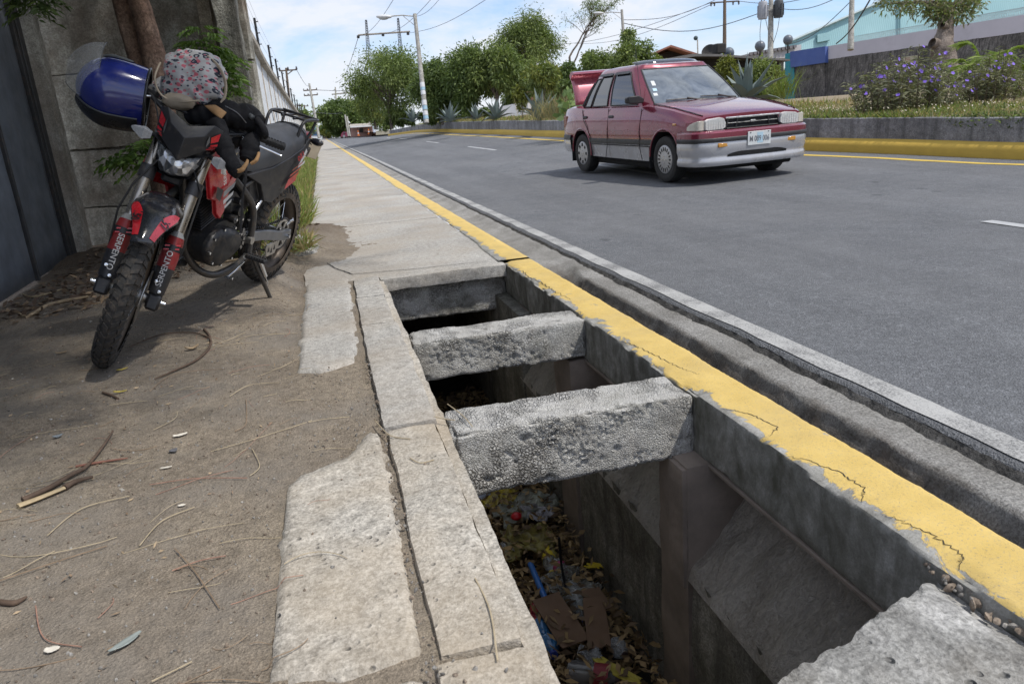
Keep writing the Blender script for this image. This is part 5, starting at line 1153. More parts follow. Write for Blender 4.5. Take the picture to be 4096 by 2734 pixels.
trunk([atY(690, 900, 6.7), atY(668, 700, 6.7), atY(645, 400, 6.7), atY(622, 260, 6.7), atY(590, 130, 6.7), atY(546, -20, 6.7), atY(480, -220, 6.6), (-1.5, 6.3, 3.6)], [.13, .115, .105, .095, .082, .070, .07, .06]).build('trunk', M_BARK, tree, smooth=180)
trunk([atY(650, 760, 6.8), atY(590, 420, 6.8), atY(554, 250, 6.8), atY(522, 130, 6.8), atY(488, 0, 6.8), atY(440, -200, 6.7), (-2.1, 6.6, 3.6)], [.085, .078, .074, .074, .074, .07, .055]).build('trunk', M_BARK, tree, smooth=180)
ends = []  # unseen limbs stretched sunward so their shade falls on motorcycle and dirt
rr_ = random.Random(3)
for (b0, t0) in (((-1.45, 6.3, 3.3), (.45, 3.0, 3.1)), ((-1.45, 6.3, 3.3), (.75, 4.3, 3.4)), ((-2.0, 6.6, 3.4), (-.9, 3.4, 3.2)), ((-1.4, 6.3, 3.3), (-.35, 2.3, 2.9)), ((-1.45, 6.3, 3.3), (.55, 5.6, 4.0)), ((-2.1, 6.6, 3.5), (-1.9, 4.6, 4.2)), ((-2.1, 6.6, 3.5), (-1.4, 2.4, 3.3)), ((-1.45, 6.3, 3.4), (-.1, 4.2, 3.7)), ((-1.45, 6.3, 3.4), (.35, 2.2, 3.3)), ((-1.45, 6.3, 3.4), (-.3, 5.4, 3.9)), ((-1.45, 6.3, 3.4), (.1, 6.6, 4.6)), ((-1.9, 6.5, 3.4), (-1.0, 7.0, 4.6)), ((-1.45, 6.3, 3.4), (.35, 1.5, 3.2)), ((-2.0, 6.6, 3.5), (-.45, 1.3, 3.3)), ((-2.1, 6.6, 3.5), (-.9, 1.9, 3.1))):
    P = smooth_path([b0, Vector(b0).lerp(Vector(t0), .5)+Vector((rr_.uniform(-.3, .3), 0, .35)), t0], 6); MB().tube(P, list(np.linspace(.06, .015, len(P))), 6).build('limb', M_BARK, tree, smooth=60)
    for p in P[4:]: ends.append((p, Vector((0, 0, 1)))); ends.append((p+Vector((rr_.uniform(-.5, .5), rr_.uniform(-.5, .5), rr_.uniform(-.2, .4))), Vector((0, 0, 1))))
crown(ends, 5000, .55, .085, .034, G_NEEM, 'crown', tree, 11, pinnate=10)  # unseen leaves on the stretched limbs, to shade motorcycle and dirt
# neem shoots against the wall and the pillar
def sprig(name, base, tips, label, mat, seed, L=.055, W=.017, nl=14, stem=.006):
    t = thing(name, label, 'plant'); r_ = random.Random(seed); Cs = []; Ds = []
    for tip in tips:
        P = smooth_path([base, Vector(base).lerp(Vector(tip), .6)+Vector((0, 0, .06)), tip], 6); MB().tube(P, list(np.linspace(stem, stem*.4, len(P))), 6).build('stem', simple('green_stem', (.09, .11, .04), .7), t)
        for q in range(len(P)//3, len(P)):
            for k in range(2):
                a = r_.uniform(0, 6.28); d = Vector((math.cos(a), math.sin(a)*.6-.3, r_.uniform(-.1, .5))).normalized(); RL = r_.uniform(.14, .24)
                for i in range(nl):
                    f_ = .15+.85*i/nl; p = Vector(P[q])+d*RL*f_+Vector((0, 0, -.5*RL*f_*f_)); sd = d.cross(Vector((0, 0, 1)))
                    if sd.length < .1: sd = Vector((1, 0, 0))
                    sd.normalize(); Cs.append(p); Ds.append(d*.6+sd*(1 if i % 2 else -1)*.9+Vector((0, 0, -.35)))
    V, F = leaves_np(np.array([tuple(c) for c in Cs]), np.array([tuple(d) for d in Ds]), L, W, .4, seed); np_mesh('leaves', V, F, mat, t); return t
G_FRESH = leafmat('leaf_fresh', (.13, .21, .055), .3, .35)
sprig('neem_shoot', atY(900, 480, 7.1), [atY(800, 110, 6.95), atY(850, 190, 6.9), atY(780, 170, 6.95), atY(900, 240, 6.9), atY(880, 290, 6.85)], 'fresh green feathery shoot growing up beside the weathered pillar', G_FRESH, 4, nl=12, L=.075, W=.022)
sprig('neem_shoot', atY(620, 700, 6.4), [atY(560, 600, 6.3), atY(530, 650, 6.2), atY(600, 560, 6.3), atY(490, 640, 6.25)], 'small leafy shoot low on the trunk behind the front fork', G_FRESH, 8, nl=8, L=.07, W=.024)
sprig('hanging_twig', atY(140, -60, 6.6), [atY(130, 20, 6.5), atY(150, 45, 6.5), atY(125, 60, 6.5)], 'dark leafy twig hanging in the top left corner', G_DARK, 9, nl=7, L=.07, W=.02)
# ------------------------------------------------------------------ maroon saloon car
def mk_paint_car(name, c, dirt):
    t = NT(name); sp = t.sep(); f = t.noise(2.2, 2, .5); col = t.ramp(f, [(.3, mul(c, .88)), (.7, mul(c, 1.1))])
    d = t.ramp(t.noise(6, 2, .5, .3), [(.42, 0), (.75, 1)]); low = t.n.new('ShaderNodeMapRange'); low.inputs[1].default_value = .75; low.inputs[2].default_value = .2; t.l.new(sp[2], low.inputs[0])
    col = t.mix(t.math('MULTIPLY', t.math('MULTIPLY', d, low.outputs[0]), .4), col, dirt)
    return t.done(col, t.ramp(t.noise(5, 2), [(.3, .22), (.7, .30)]), .3, None, coat=1.0, coatr=.05)
C_MAR = mk_paint_car('car_maroon', (.185, .014, .038), (.14, .08, .07)); C_SIL = mk_paint_car('car_silver', (.46, .46, .48), (.28, .25, .22))
C_LID = mk_paint_car('boot_glare', (.36, .10, .13), (.3, .18, .16))  # paler copy of the maroon; glare on the lid is put into the colour
C_BLK = simple('car_black_trim', (.025, .025, .027), .5, var=.2, sc_=10, dirt=(.15, .13, .11), dirtamt=.3)
C_DARK = simple('car_underside', (.012, .012, .013), .9, var=.3)
C_TYRE = simple('car_tyre', (.022, .022, .022), .8, var=.2, sc_=15, dirt=(.09, .08, .07), dirtamt=.4)
C_CAP = simple('hubcap_silver', (.42, .42, .43), .35, .6, var=.12, sc_=15, dirt=(.2, .18, .16), dirtamt=.3)
C_CHR = simple('car_chrome', (.62, .63, .64), .2, .9, var=.05)
def mk_glass():
    t = NT('car_glass'); return t.done((.012, .018, .026), .03, 0, None, spec=.9, coat=.6, coatr=.02)
C_GLASS = mk_glass()
def mk_wind():
    t = NT('windscreen_glass'); return t.done(t.ramp(t.noise(2.2, 6, .6, 1.0, stretch=(1, 1.5, 3)), [(.35, (.06, .075, .085)), (.7, (.20, .225, .24))]), .04, 0, None, spec=1.0, coat=1.0, coatr=.015)  # pale streaks in the colour imitate sky reflection and dust
C_WIND = mk_wind()
C_HL = simple('headlight_lens', (.62, .63, .62), .1, .15, var=.15, sc_=30, bump=.5, bsc=60, bdist=.004, coat=1.0); C_SIG = simple('corner_lens', (.55, .52, .45), .15, 0, var=.15, sc_=20, bump=.5, bsc=60, coat=1.0)
C_AMB = simple('amber_lens', (.55, .26, .05), .2, 0, var=.2, sc_=30, coat=.8)
CARM = T(4.72, 8.51, .030) @ RZ(R(-84.2)) @ RY(R(1.1))
car = thing('saloon_car', 'maroon and silver saloon car with its boot lid raised', 'car'); car.matrix_world = CARM
HW = [(-3.12, .70), (-3.0, .745), (-2.7, .785), (-2.3, .80), (-1.2, .805), (-.5, .80), (0, .795), (.3, .785), (.5, .755), (.60, .715)]
TOPZ = [(-3.12, .895), (-2.95, .925), (-2.6, .935), (-2.3, .915), (-.6, .905), (-.42, .905), (-.2, .885), (.1, .845), (.4, .79), (.55, .755), (.60, .735)]
BOT = [(-3.12, .36), (-2.9, .27), (-2.6, .22), (-.4, .205), (.4, .22), (.6, .25)]
def hw(x): return itp(HW, x)
def bsec(x):
    w = hw(x); t = itp(TOPZ, x); b = itp(BOT, x)
    h = [(.86*w, b), (.955*w, b+.03), (.982*w, .41), (.99*w, .43), (1.0*w, .435), (1.004*w, .46), (1.0*w, .492), (.99*w, .498), (.998*w, .57), (.985*w, .69), (.955*w, t-.075), (.915*w, t-.022), (.85*w, t), (.55*w, t+.014), (.25*w, t+.020), (0, t+.022)]
    return [(x, y, z) for y, z in h]+[(x, -y, z) for y, z in h[::-1][1:]]
xs = [-3.12, -3.08, -2.98, -2.85, -2.7, -2.5, -2.3, -2.0, -1.7, -1.4, -1.1, -.8, -.6, -.42, -.25, -.1, .1, .25, .38, .48, .55, .585, .60]
m = MB(); secs = [bsec(x) for x in xs]; n = len(secs[0])
m.loft(secs, ring=True, caps=True)
rows = [1, 1, 1, 2, 2, 2, 2]+[0]*8; rowm = rows+rows[::-1]
k = 0; mi = []
for i in range(len(xs)-1):
    for j in range(n):
        mi.append((rowm[j] if j < len(rowm) else 3))
mi += [0, 0]; m.mi = mi
def cut(o, cutters):
    for c in cutters:
        b = o.modifiers.new('b', 'BOOLEAN'); b.object = c; b.operation = 'DIFFERENCE'; b.solver = 'EXACT'
    bpy.context.view_layer.update(); dg = bpy.context.evaluated_depsgraph_get(); me = bpy.data.meshes.new_from_object(o.evaluated_get(dg)); o.modifiers.clear(); o.data = me
    for c in cutters: bpy.data.objects.remove(c)
body = m.build('body', [C_MAR, C_SIL, C_BLK, C_DARK], None)
cs = []
for x in (0, -2.3):
    for sd in (1, -1):
        q = MB().tube([(x, .42*sd, .30), (x, 1.0*sd, .30)], .318, 40); q.box((x-.318, .42 if sd > 0 else -1.0, -.1), (x+.318, 1.0 if sd > 0 else -.42, .28)) if False else None
        co = q.build('cutter', C_DARK); cs.append(co)
cut(body, cs); me = body.data; me.polygons.foreach_set('use_smooth', [True]*len(me.polygons)); me.set_sharp_from_angle(angle=R(32)); body.parent = car
for x in (0, -2.3):
    for sd in (1, -1):
        m = MB(); m.grid(lambda u, v: (x+.317*math.cos(R(-10)+R(200)*u), (.40+.385*v)*sd, .30+.317*math.sin(R(-10)+R(200)*u)), 24, 2); m.add([(x+.317*math.cos(R(a)), .40*sd, .30+.317*math.sin(R(a))) for a in range(-20, 201, 20)], [tuple(range(12))]); m.build('wheel_well', C_DARK, car)
        m = MB(); m.tube([(x+.322*math.cos(R(a)), (hw(x+.322*math.cos(R(a)))*.992)*sd, .30+.322*math.sin(R(a))) for a in range(-8, 190, 9)], .012, 8); m.build('arch_lip', C_MAR, car, smooth=60)
        wl = MB(); Mw = T(x, .700*sd, .272) @ RX(R(-90 if sd > 0 else 90))
        wl.lathe([(.165, -.07), (.19, -.082), (.235, -.085), (.262, -.075), (.271, -.055), (.272, 0), (.271, .055), (.262, .075), (.235, .085), (.19, .082), (.168, .072), (.165, -.07)], 48, Mw); w_ = wl.build('wheel', C_TYRE, car, smooth=40)
        for gq in (-.03, 0, .03): MB().lathe([(.2723, gq-.004), (.2728, gq), (.2723, gq+.004)], 48, Mw).build('tread_groove', C_DARK, w_)
        cp = MB(); cp.lathe([(.168, .064), (.166, .078), (.155, .084), (.115, .080), (.07, .084), (.03, .088), (0, .089)], 40, Mw); cap = cp.build('hubcap', C_CAP, w_, smooth=40)
        for q in range(18 if x == 0 else 8):
            a = 2*math.pi*q/(18 if x == 0 else 8); wd = .008 if x == 0 else .02
            MB().box((.100, -wd, .0795), (.148, wd, .0855), M=Mw @ RZ(a), b=.003).build('hubcap_slot', C_DARK, cap)
        for q in range(4): MB().lathe([(0, .092), (.009, .092), (.009, .086)], 8, Mw @ RZ(q*math.pi/2) @ T(.035, 0, 0)).build('wheel_nut', C_CHR, cap)
        MB().box((x-.335, .62 if sd > 0 else -.80, .15), (x-.322, .80 if sd > 0 else -.62, .42), b=.003).build('mud_flap', C_DARK, car)
# cabin
BELT = [(-.40, 0), (-.425, .35), (-.47, .635), (-.64, .70), (-1.50, .715), (-2.40, .69), (-2.66, .61), (-2.74, .30), (-2.76, 0)]
ROOF = [(-1.00, 0), (-1.01, .30), (-1.055, .495), (-1.15, .548), (-1.55, .562), (-2.06, .545), (-2.17, .485), (-2.21, .25), (-2.22, 0)]
def outl(k, tab):
    sgn = 1 if k >= 0 else -1; k = abs(k); i = min(7, int(k)); f_ = k-i; p0 = tab[max(0, i-1)] if i else (tab[1][0], -tab[1][1]); p1, p2 = tab[i], tab[i+1]; p3 = tab[i+2] if i < 7 else (tab[7][0], -tab[7][1])
    c = [.5*((2*p1[q])+(p2[q]-p0[q])*f_*.7+(2*p0[q]-5*p1[q]+4*p2[q]-p3[q])*f_*f_*0+(0)*f_**3) for q in (0, 1)]
    x = p1[0]*(1-f_)+p2[0]*f_; y = p1[1]*(1-f_)+p2[1]*f_; return x, y*sgn
def cab(k, t, off=0):
    x0, y0 = outl(k, BELT); x1, y1 = outl(k, ROOF); b = .022*math.sin(math.pi*t); sg = 1 if k >= 0 else -1
    x = x0*(1-t)+x1*t; y = y0*(1-t)+y1*t; z = .885+(1.355-.885)*t
    dx, dy = x+1.5, y; nx, ny = dx/1.1, dy/.7
    ak = abs(k); wx = max(0, 1-max(0, ak-1.6)/1.2) if ak < 4 else -max(0, 1-max(0, 6.6-ak)/1.2); wy = min(1, max(0, (ak-1.2)/1.2)) if ak < 4 else min(1, max(0, (7.2-ak)/1.2)); L = math.hypot(wx, wy) or 1
    return Vector((x+(b+off)*wx/L*.9, y+(b+off)*wy/L*sg, z+(off+b*.3)*.45))
m = MB(); ks = [q/4 for q in range(-32, 32)]; rings = [[cab(k, t) for k in ks] for t in np.linspace(-.04, 1, 8)]
top = [Vector((outl(k, ROOF)[0]*.97-.045, outl(k, ROOF)[1]*.93, 1.392)) for k in ks]; top2 = [Vector((outl(k, ROOF)[0]*.72-.43, outl(k, ROOF)[1]*.62, 1.418)) for k in ks]; top3 = [Vector((outl(k, ROOF)[0]*.3-1.08, outl(k, ROOF)[1]*.2, 1.428)) for k in ks]
m.loft(rings+[top, top2, top3]); m.build('cabin', C_MAR, car, smooth=50)
def glass(name, k0, k1, t0, t1, mat, off=.006, trim=.0, nk=16, nt=8, parent=car, sk=0):
    f = lambda u, v: cab(k0+(k1-k0)*u+sk*(v-.5)*(1 if u < .5 else -1)*0, t0+(t1-t0)*v, off)
    g = MB().grid(f, nk, nt).build(name, mat, parent, smooth=60)
    P = [f(u, 0) for u in np.linspace(0, 1, nk+1)]+[f(1, v) for v in np.linspace(0, 1, nt+1)][1:]+[f(u, 1) for u in np.linspace(1, 0, nk+1)][1:]+[f(0, v) for v in np.linspace(1, 0, nt+1)][1:-1]
    MB().tube(P, .010, 6, closed=True).build('seal', C_BLK, g, smooth=60); return g
ws = glass('windscreen', -1.95, 1.95, .04, .95, C_WIND, nk=24)
glass('rear_window', 6.2, 9.8, .1, .9, C_GLASS) if False else None
for sd in (1, -1):
    w1 = glass('front_door_window', 3.12*sd, 3.97*sd, .06, .90, C_GLASS); w2 = glass('rear_door_window', 4.10*sd, 4.66*sd, .06, .90, C_GLASS); w3 = glass('quarter_window', 4.72*sd, 4.94*sd, .06, .82, C_GLASS); w4 = glass('rear_quarter_window', 5.06*sd, 5.62*sd, .06, .72, C_GLASS)
    for a, b in ((3.12, 3.98), (4.08, 4.9)):
        MB().grid(lambda u, v: cab((a+(b-a)*u)*sd, .86+.09*v, .012+.02*(1-v)), 10, 2).build('rain_guard', C_BLK, car, smooth=60)
# door seams and handles
for sd in (1, -1):
    for P in ([(-.56, .86), (-.57, .60), (-.56, .40), (-.50, .25)], [(-1.46, .88), (-1.44, .6), (-1.45, .40), (-1.50, .24)], [(-2.30, .88), (-2.20, .74), (-2.10, .66), (-1.99, .52), (-1.95, .36), (-1.92, .24)]):
        MB().tube([(x, (hw(x)*(1.0 if z < .72 else 1.0-.35*(z-.72)))*sd, z) for x, z in P], .005, 5).build('door_seam', C_DARK, car)
    MB().tube([(x, hw(x)*1.001*sd, .60) for x in np.linspace(-2.95, .35, 20)], .004, 5).build('crease', C_MAR, car)
    for x in (-1.36, -2.17):
        MB().box((x-.07, .775*sd-.015, .755), (x+.07, .775*sd+.018, .795), b=.012).build('door_handle', C_BLK, car, smooth=40)
    if sd > 0: continue
    mr = MB(); mr.loft([[(-.62, (.70)*sd, .93), (-.60, .70*sd, .98), (-.68, .70*sd, .98), (-.70, .70*sd, .93)][::sd], [(-.56, .80*sd, .93), (-.55, .80*sd, 1.02), (-.68, .80*sd, 1.02), (-.68, .80*sd, .92)][::sd], [(-.57, .93*sd, .935), (-.565, .93*sd, 1.015), (-.66, .93*sd, 1.01), (-.66, .93*sd, .935)][::sd], [(-.60, .955*sd, .95), (-.60, .955*sd, .995), (-.64, .955*sd, .995), (-.64, .955*sd, .95)][::sd]]); mr.build('wing_mirror', C_BLK, car, smooth=40, bev=.008)
# bumpers
BP = [(.32, .802), (.42, .800), (.52, .788), (.60, .755), (.655, .69), (.69, .58), (.712, .40), (.722, .20), (.726, 0)]
def bumper(path, prof, name, mats, flip=1):
    full = [(x, y) for x, y in path]+[(x, -y) for x, y in path[::-1][1:]]; secs = []
    for i, (x, y) in enumerate(full):
        a, b = full[max(0, i-1)], full[min(len(full)-1, i+1)]; tx, ty = b[0]-a[0], b[1]-a[1]; L = math.hypot(tx, ty); nx, ny = -ty/L*flip, tx/L*flip
        secs.append([(x+nx*d, y+ny*d, z) for d, z, _ in prof])
    m = MB(); np_ = len(prof)
    vs = [p for s_ in secs for p in s_]; fs = []; mi = []
    for i in range(len(secs)-1):
        for j in range(np_-1): fs.append((i*np_+j, i*np_+j+1, (i+1)*np_+j+1, (i+1)*np_+j)); mi.append(prof[j][2])
    m.add(vs, fs); m.mi = mi; return m.build(name, mats, car, smooth=40)
prof = [(-.06, .592, 0), (-.012, .584, 0), (.008, .565, 0), (.010, .512, 2), (.014, .508, 2), (.018, .488, 2), (.014, .466, 2), (.006, .462, 1), (.010, .44, 1), (.008, .36, 1), (-.004, .325, 1), (-.008, .30, 1), (-.002, .285, 1), (.006, .265, 1), (.006, .225, 1), (-.01, .205, 1), (-.08, .20, 1)]
fb = bumper(BP, prof, 'front_bumper', [C_MAR, C_SIL, C_BLK])
def xfront(y): return float(np.interp(abs(y), [p[1] for p in BP[::-1]], [p[0] for p in BP[::-1]]))
m = MB(); m.grid(lambda u, v: (xfront(-.40+.80*u)+.0015+.006*(v-.5), -.40+.80*u, .298+.055*v*(1-.6*abs(2*u-1)**4)), 24, 3); m.build('air_intake', C_DARK, fb)
for sd in (1, -1): MB().box((xfront(.52)-.02, .46*sd-.065, .405), (xfront(.46)+.016, .46*sd+.065, .452), b=.008).build('bumper_lamp', C_AMB, fb, smooth=40)
RBP = [(-2.66, .80), (-2.85, .79), (-2.98, .765), (-3.10, .70), (-3.17, .55), (-3.20, .3), (-3.21, 0)]
bumper(RBP, [(-.05, .53, 2), (.0, .525, 2), (.008, .49, 2), (.008, .455, 1), (.006, .40, 1), (.0, .33, 1), (-.03, .28, 1), (-.1, .26, 1)], 'rear_bumper', [C_MAR, C_SIL, C_BLK], flip=-1)
# nose: lamps, grille, plate
nose = MB(); nose.box((.585, -.70, .570), (.606, .70, .603), b=.004); nose.build('nose_panel', C_BLK, car)
for sd in (1, -1):
    m = MB(); m.loft([[(.600, y*sd, z) for y, z in ((.365, .610), (.36, .66), (.385, .716), (.44, .728), (.60, .716), (.635, .70), (.635, .60), (.60, .588), (.40, .592))][::sd], [(.630-.05*max(0, (y-.45)), y*sd, z) for y, z in ((.375, .615), (.37, .66), (.392, .708), (.445, .718), (.595, .707), (.625, .694), (.625, .606), (.595, .596), (.405, .60))][::sd]]); hl = m.build('headlight', C_HL, car, smooth=40)
    cl = []
    for x, z0, z1, o in ((.607, .598, .704, 0), (.592, .598, .70, .004), (.56, .60, .69, .008), (.51, .60, .672, .009), (.465, .602, .645, .007), (.45, .606, .625, .002)):
        y1 = hw(min(x, .6))*1.0+o if x < .6 else .69; y0 = y1-.03
        if x > .58: y0, y1 = .64, (.70 if x > .6 else .722)
        cl.append([(x, y0*sd, z0), (x, y1*sd, z0), (x, y1*sd, z1), (x, y0*sd, z1)][::sd])
    MB().loft(cl[::-1]).build('corner_lamp', C_SIG, car, smooth=40, bev=.004)
gr = MB().box((.598, -.36, .60), (.604, .36, .715)).build('grille', C_DARK, car)
MB().box((.602, -.365, .700), (.628, .365, .722), b=.006).build('grille_trim', C_CHR, gr)
MB().box((.602, -.35, .592), (.622, .35, .604), b=.004).build('grille_trim', C_BLK, gr)
MB().box((.602, -.35, .650), (.620, .35, .659), b=.003).build('grille_bar', C_CHR, gr)
for y in (.345, .215, -.215, -.345):
    MB().tube([(.612, y*1.06, .604), (.615, y, .64), (.615, y*.97, .70)], .009, 6).build('grille_post', C_BLK, gr, smooth=50)
MB().box((.615, -.035, .645), (.628, .035, .672), b=.006).build('emblem', C_CHR, gr)
M_PL = simple('plate_white', (.62, .64, .64), .4, var=.1, sc_=12); M_PLB = simple('plate_blue', (.42, .58, .68), .5); M_PLT = simple('plate_text', (.16, .17, .19), .5)
plm = T(.742, 0, .475) @ Matrix(((0, 0, 1, 0), (1, 0, 0, 0), (0, 1, 0, 0), (0, 0, 0, 1)))
pl = MB().box((-.155, -.075, -.004), (.155, .075, .002), M=plm, b=.002).build('number_plate', M_PL, car)
MB().box((-.03, -.055, .0025), (.05, .06, .003), M=plm).build('plate_map', M_PLB, pl)
text_mesh('M 089 006', .075, plm @ T(0, -.008, .0036) @ Matrix.Diagonal((.82, 1.12, 1, 1)), M_PLT, 'plate_number', pl, bold=.001)
for x in (-.12, .12): MB().box((x-.008, .058, .002), (x+.008, .066, .005), M=plm).build('plate_bolt', C_DARK, pl)
# wipers, stickers, roof deflector
for y0, y1 in ((-.42, .02), (.12, .52)):
    wp = [cab(2.0*(-y)/.62*.98 if False else -y*2.9, .07+.02*i, .02) for i, y in enumerate(())]
def wsp(y, t, off=.02): return cab(np.interp(y, [-.62, -.35, 0, .35, .62], [-2, -1, 0, 1, 2]), t, off)
for (a, b) in (((-.46, .10), (.08, .055)), ((.02, .135), (.54, .06))):
    MB().tube([wsp(a[0]+(b[0]-a[0])*f_, a[1]+(b[1]-a[1])*f_+.02*math.sin(math.pi*f_), .022) for f_ in np.linspace(0, 1, 8)], .008, 6).build('wiper', C_BLK, ws, smooth=50)
    MB().tube([wsp(b[0], .02, .02), wsp((a[0]+b[0])/2, (a[1]+b[1])/2+.03, .04)], .010, 6).build('wiper_arm', C_BLK, ws, smooth=50)
for (y, t, w_, h_, mt) in ((-.545, .50, .05, .09, M_PL), (-.56, .36, .05, .05, M_PLB), (-.575, .24, .05, .05, M_PL)):
    MB().grid(lambda u, v: wsp(y+w_*u, t+h_*v*1.4, .0085), 3, 3).build('sticker', mt, ws)
MB().grid(lambda u, v: (-1.16-.10*v+.05*abs(2*u-1)**2.2*-1, -.47+.94*u, 1.398+.02*(1-abs(2*u-1)**4)+.040*math.sin(math.pi*.5*v)), 20, 4).build('roof_deflector', C_GLASS, car, smooth=60).modifiers.new('t', 'SOLIDIFY').thickness = .008
# raised boot lid with spoiler
LM = T(-2.74, 0, .945) @ RY(R(64))
lid = MB(); lid.grid(lambda u, v: tuple(LM @ Vector((-.46*v, (-.66+.10*v*0+1.32*u)*(1-.03*v), .02+.016*math.sin(math.pi*u)+.03*math.sin(math.pi*v)))), 14, 8)
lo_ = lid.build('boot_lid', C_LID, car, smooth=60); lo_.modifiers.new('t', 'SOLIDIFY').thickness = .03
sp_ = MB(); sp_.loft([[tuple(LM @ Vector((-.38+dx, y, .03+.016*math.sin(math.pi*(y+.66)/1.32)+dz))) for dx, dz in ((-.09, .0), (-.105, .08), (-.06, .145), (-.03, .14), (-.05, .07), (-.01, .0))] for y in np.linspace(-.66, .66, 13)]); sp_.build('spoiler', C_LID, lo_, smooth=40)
for sd in (1, -1):
    MB().box((-3.13, .50*sd-.18, .62), (-3.10, .50*sd+.18, .82), b=.01).build('tail_lamp', simple('tail_red', (.25, .02, .02), .2), car)
    MB().box((-3.02, .735*sd-.012, .63), (-2.90, .735*sd+.022, .80), b=.01).build('side_tail_lamp', simple('tail_amber', (.22, .07, .035), .25), car)
MB().box((-2.9, -.66, .14), (.5, .66, .24), b=.02).build('underbody', C_DARK, car)

# panel gaps and small fittings
for sd in (1, -1):
    MB().tube([(x, hw(x)*.855*sd, itp(TOPZ, x)+.004) for x in np.linspace(-.40, .56, 14)], .0045, 5).build('bonnet_gap', C_DARK, car)
    MB().tube([(x, hw(x)*1.003*sd, .512) for x in np.linspace(-2.62, -2.0, 6)] if False else [(.33, hw(.33)*1.004*sd, .215), (.33, hw(.33)*1.006*sd, .40), (.33, hw(.33)*1.006*sd, .585)], .005, 5).build('bumper_gap', C_DARK, car)
    MB().tube([(x, hw(x)*.992*sd, .415) for x in np.linspace(-1.95, -.36, 14)], .006, 5).build('sill_line', C_DARK, car)
    MB().box((.18, hw(.2)*.985*sd-.01, .66), (.25, hw(.2)*.985*sd+.012, .685), b=.006).build('side_repeater', C_AMB, car)
    m = MB(); m.lathe([(0, 0), (.03, .004), (.05, .014), (.06, .026)], 18, T(.598, .50*sd, .655) @ RY(R(90))); m.build('lamp_bowl', C_CHR, car, smooth=60)
    for k in range(7): MB().box((.6285-.05*max(0, .40+.03*k-.45), (.40+.032*k)*sd-.001, .605), (.6315-.05*max(0, .40+.03*k-.45), (.40+.032*k)*sd+.001, .705)).build('lens_flute', C_HL, car)
MB().tube([(.575, y, .742+.004*(1-(y/.6)**2)) for y in np.linspace(-.60, .60, 15)], .005, 5).build('bonnet_gap', C_DARK, car)
MB().tube([cab(k, -.005, .010) for k in np.linspace(-1.95, 1.95, 20)], .012, 6).build('cowl_trim', C_BLK, car, smooth=60)
MB().tube([(-.66, -.70, .93), (-.80, -.66, 1.2), (-.95, -.62, 1.62)], .003, 4).build('aerial', C_BLK, car)
# ------------------------------------------------------------------ planter, median
M_PLW = concrete('planter_concrete', (.235, .235, .245), (.35, .35, .365), (.13, .128, .13), 70, 1.2, .6, .006, streak=(.07, .07, .072, .55), mossy=(.12, .115, .12, .3))
M_PLY = mk_paint('planter_yellow', (.56, .38, .075), (.28, .23, .14), .36, 90)
pw = thing('planter_wall', 'low grey concrete planter wall with a yellow kerb foot along the far side of the road', 'wall')
ys = geo_steps(-3, 71, .25, 1.02, 1.2); vs = []; NP = 9
def plprof(y): H = itp(PLH, y); return [(0, -.05), (.0, .09), (.03, .145), (.09, .17), (.16, .178), (.165, .20), (.165, H-.012), (.18, H), (.36, H)]
def sidev(y):
    d = (plx(y+.2)-plx(y-.2))/.4; L = math.hypot(1, d); return (1/L, -d/L)
m1 = MB(); m2 = MB()
for (m, a, b) in ((m1, 0, 5), (m2, 4, 9)):
    vs = []
    for y in ys:
        sx, sy_ = sidev(y); z = plz(y)
        for (d, h_) in plprof(y)[a:b]: vs.append((plx(y)+sx*d+.006*nz(y*3, h_*9), y+sy_*d, z+h_+.004*nz(y*5, d*9)))
    k = b-a; m.add(vs, [(j*k+i, j*k+i+1, (j+1)*k+i+1, (j+1)*k+i) for j in range(len(ys)-1) for i in range(k-1)])
m1.build('yellow_foot', M_PLY, pw, smooth=50); m2.build('wall_face', M_PLW, pw, smooth=50)
M_MED = simple('median_soil', (.22, .175, .11), .95, var=.25, sc_=.8, bump=.6, bsc=30, bdist=.02)
struct(hgrid('median_ground', lambda y: [plx(min(y, 70))+.3+d for d in geo_steps(0, 90, .4, 1.25, 12)], geo_steps(-3, 200, .5, 1.04, 6), medz, M_MED))
# ------------------------------------------------------------------ grass and weeds
G_DRY = leafmat('grass_dry', (.34, .27, .14), .3, .3); G_GRS = leafmat('grass_green', (.19, .26, .075), .35, .35); G_WEED = leafmat('weed_green', (.085, .125, .045), .35, .3); G_GREY = leafmat('grass_greygreen', (.21, .21, .13), .3, .3)
M_FLW = simple('flower_white', (.46, .41, .33), .8, var=.1); 
def grass(name, n, spot, L, W, mats, seed, label, spread=.5, weights=None):
    r_ = np.random.default_rng(seed); C = np.array([spot(r_) for _ in range(n)]); D = r_.normal(size=(n, 3))*spread; D[:, 2] = 1
    V, F = leaves_np(C, D, L, W, .5, seed); mi = r_.choice(len(mats), n, p=weights); o = np_mesh(name, V, F, list(mats), None, mi); return tag(o, label, 'grass', kind='stuff')
def med(ymin, ymax, dmax, pw_=1.0):
    def f(r_):
        y = ymin+(ymax-ymin)*r_.random()**pw_; d = .2+dmax*r_.random()**1.5; x = plx(min(y, 70))+d; return (x, y, medz(x, y)-.01)
    return f
grass('median_grass', 15000, med(5, 17, 3.5), .13, .010, (G_DRY, G_GRS, G_GREY), 1, 'short dry and green grass on the planter strip', weights=[.4, .25, .35])
grass('median_grass', 14000, med(15, 60, 5, 1.6), .20, .022, (G_DRY, G_GRS, G_DRY), 2, 'dry straw-coloured grass further along the planter strip')
grass('median_grass', 7000, med(8.5, 13, 2.2), .10, .018, (G_GRS, G_WEED, G_YEL), 15, 'yellowish green low weeds on the planter strip behind the car')
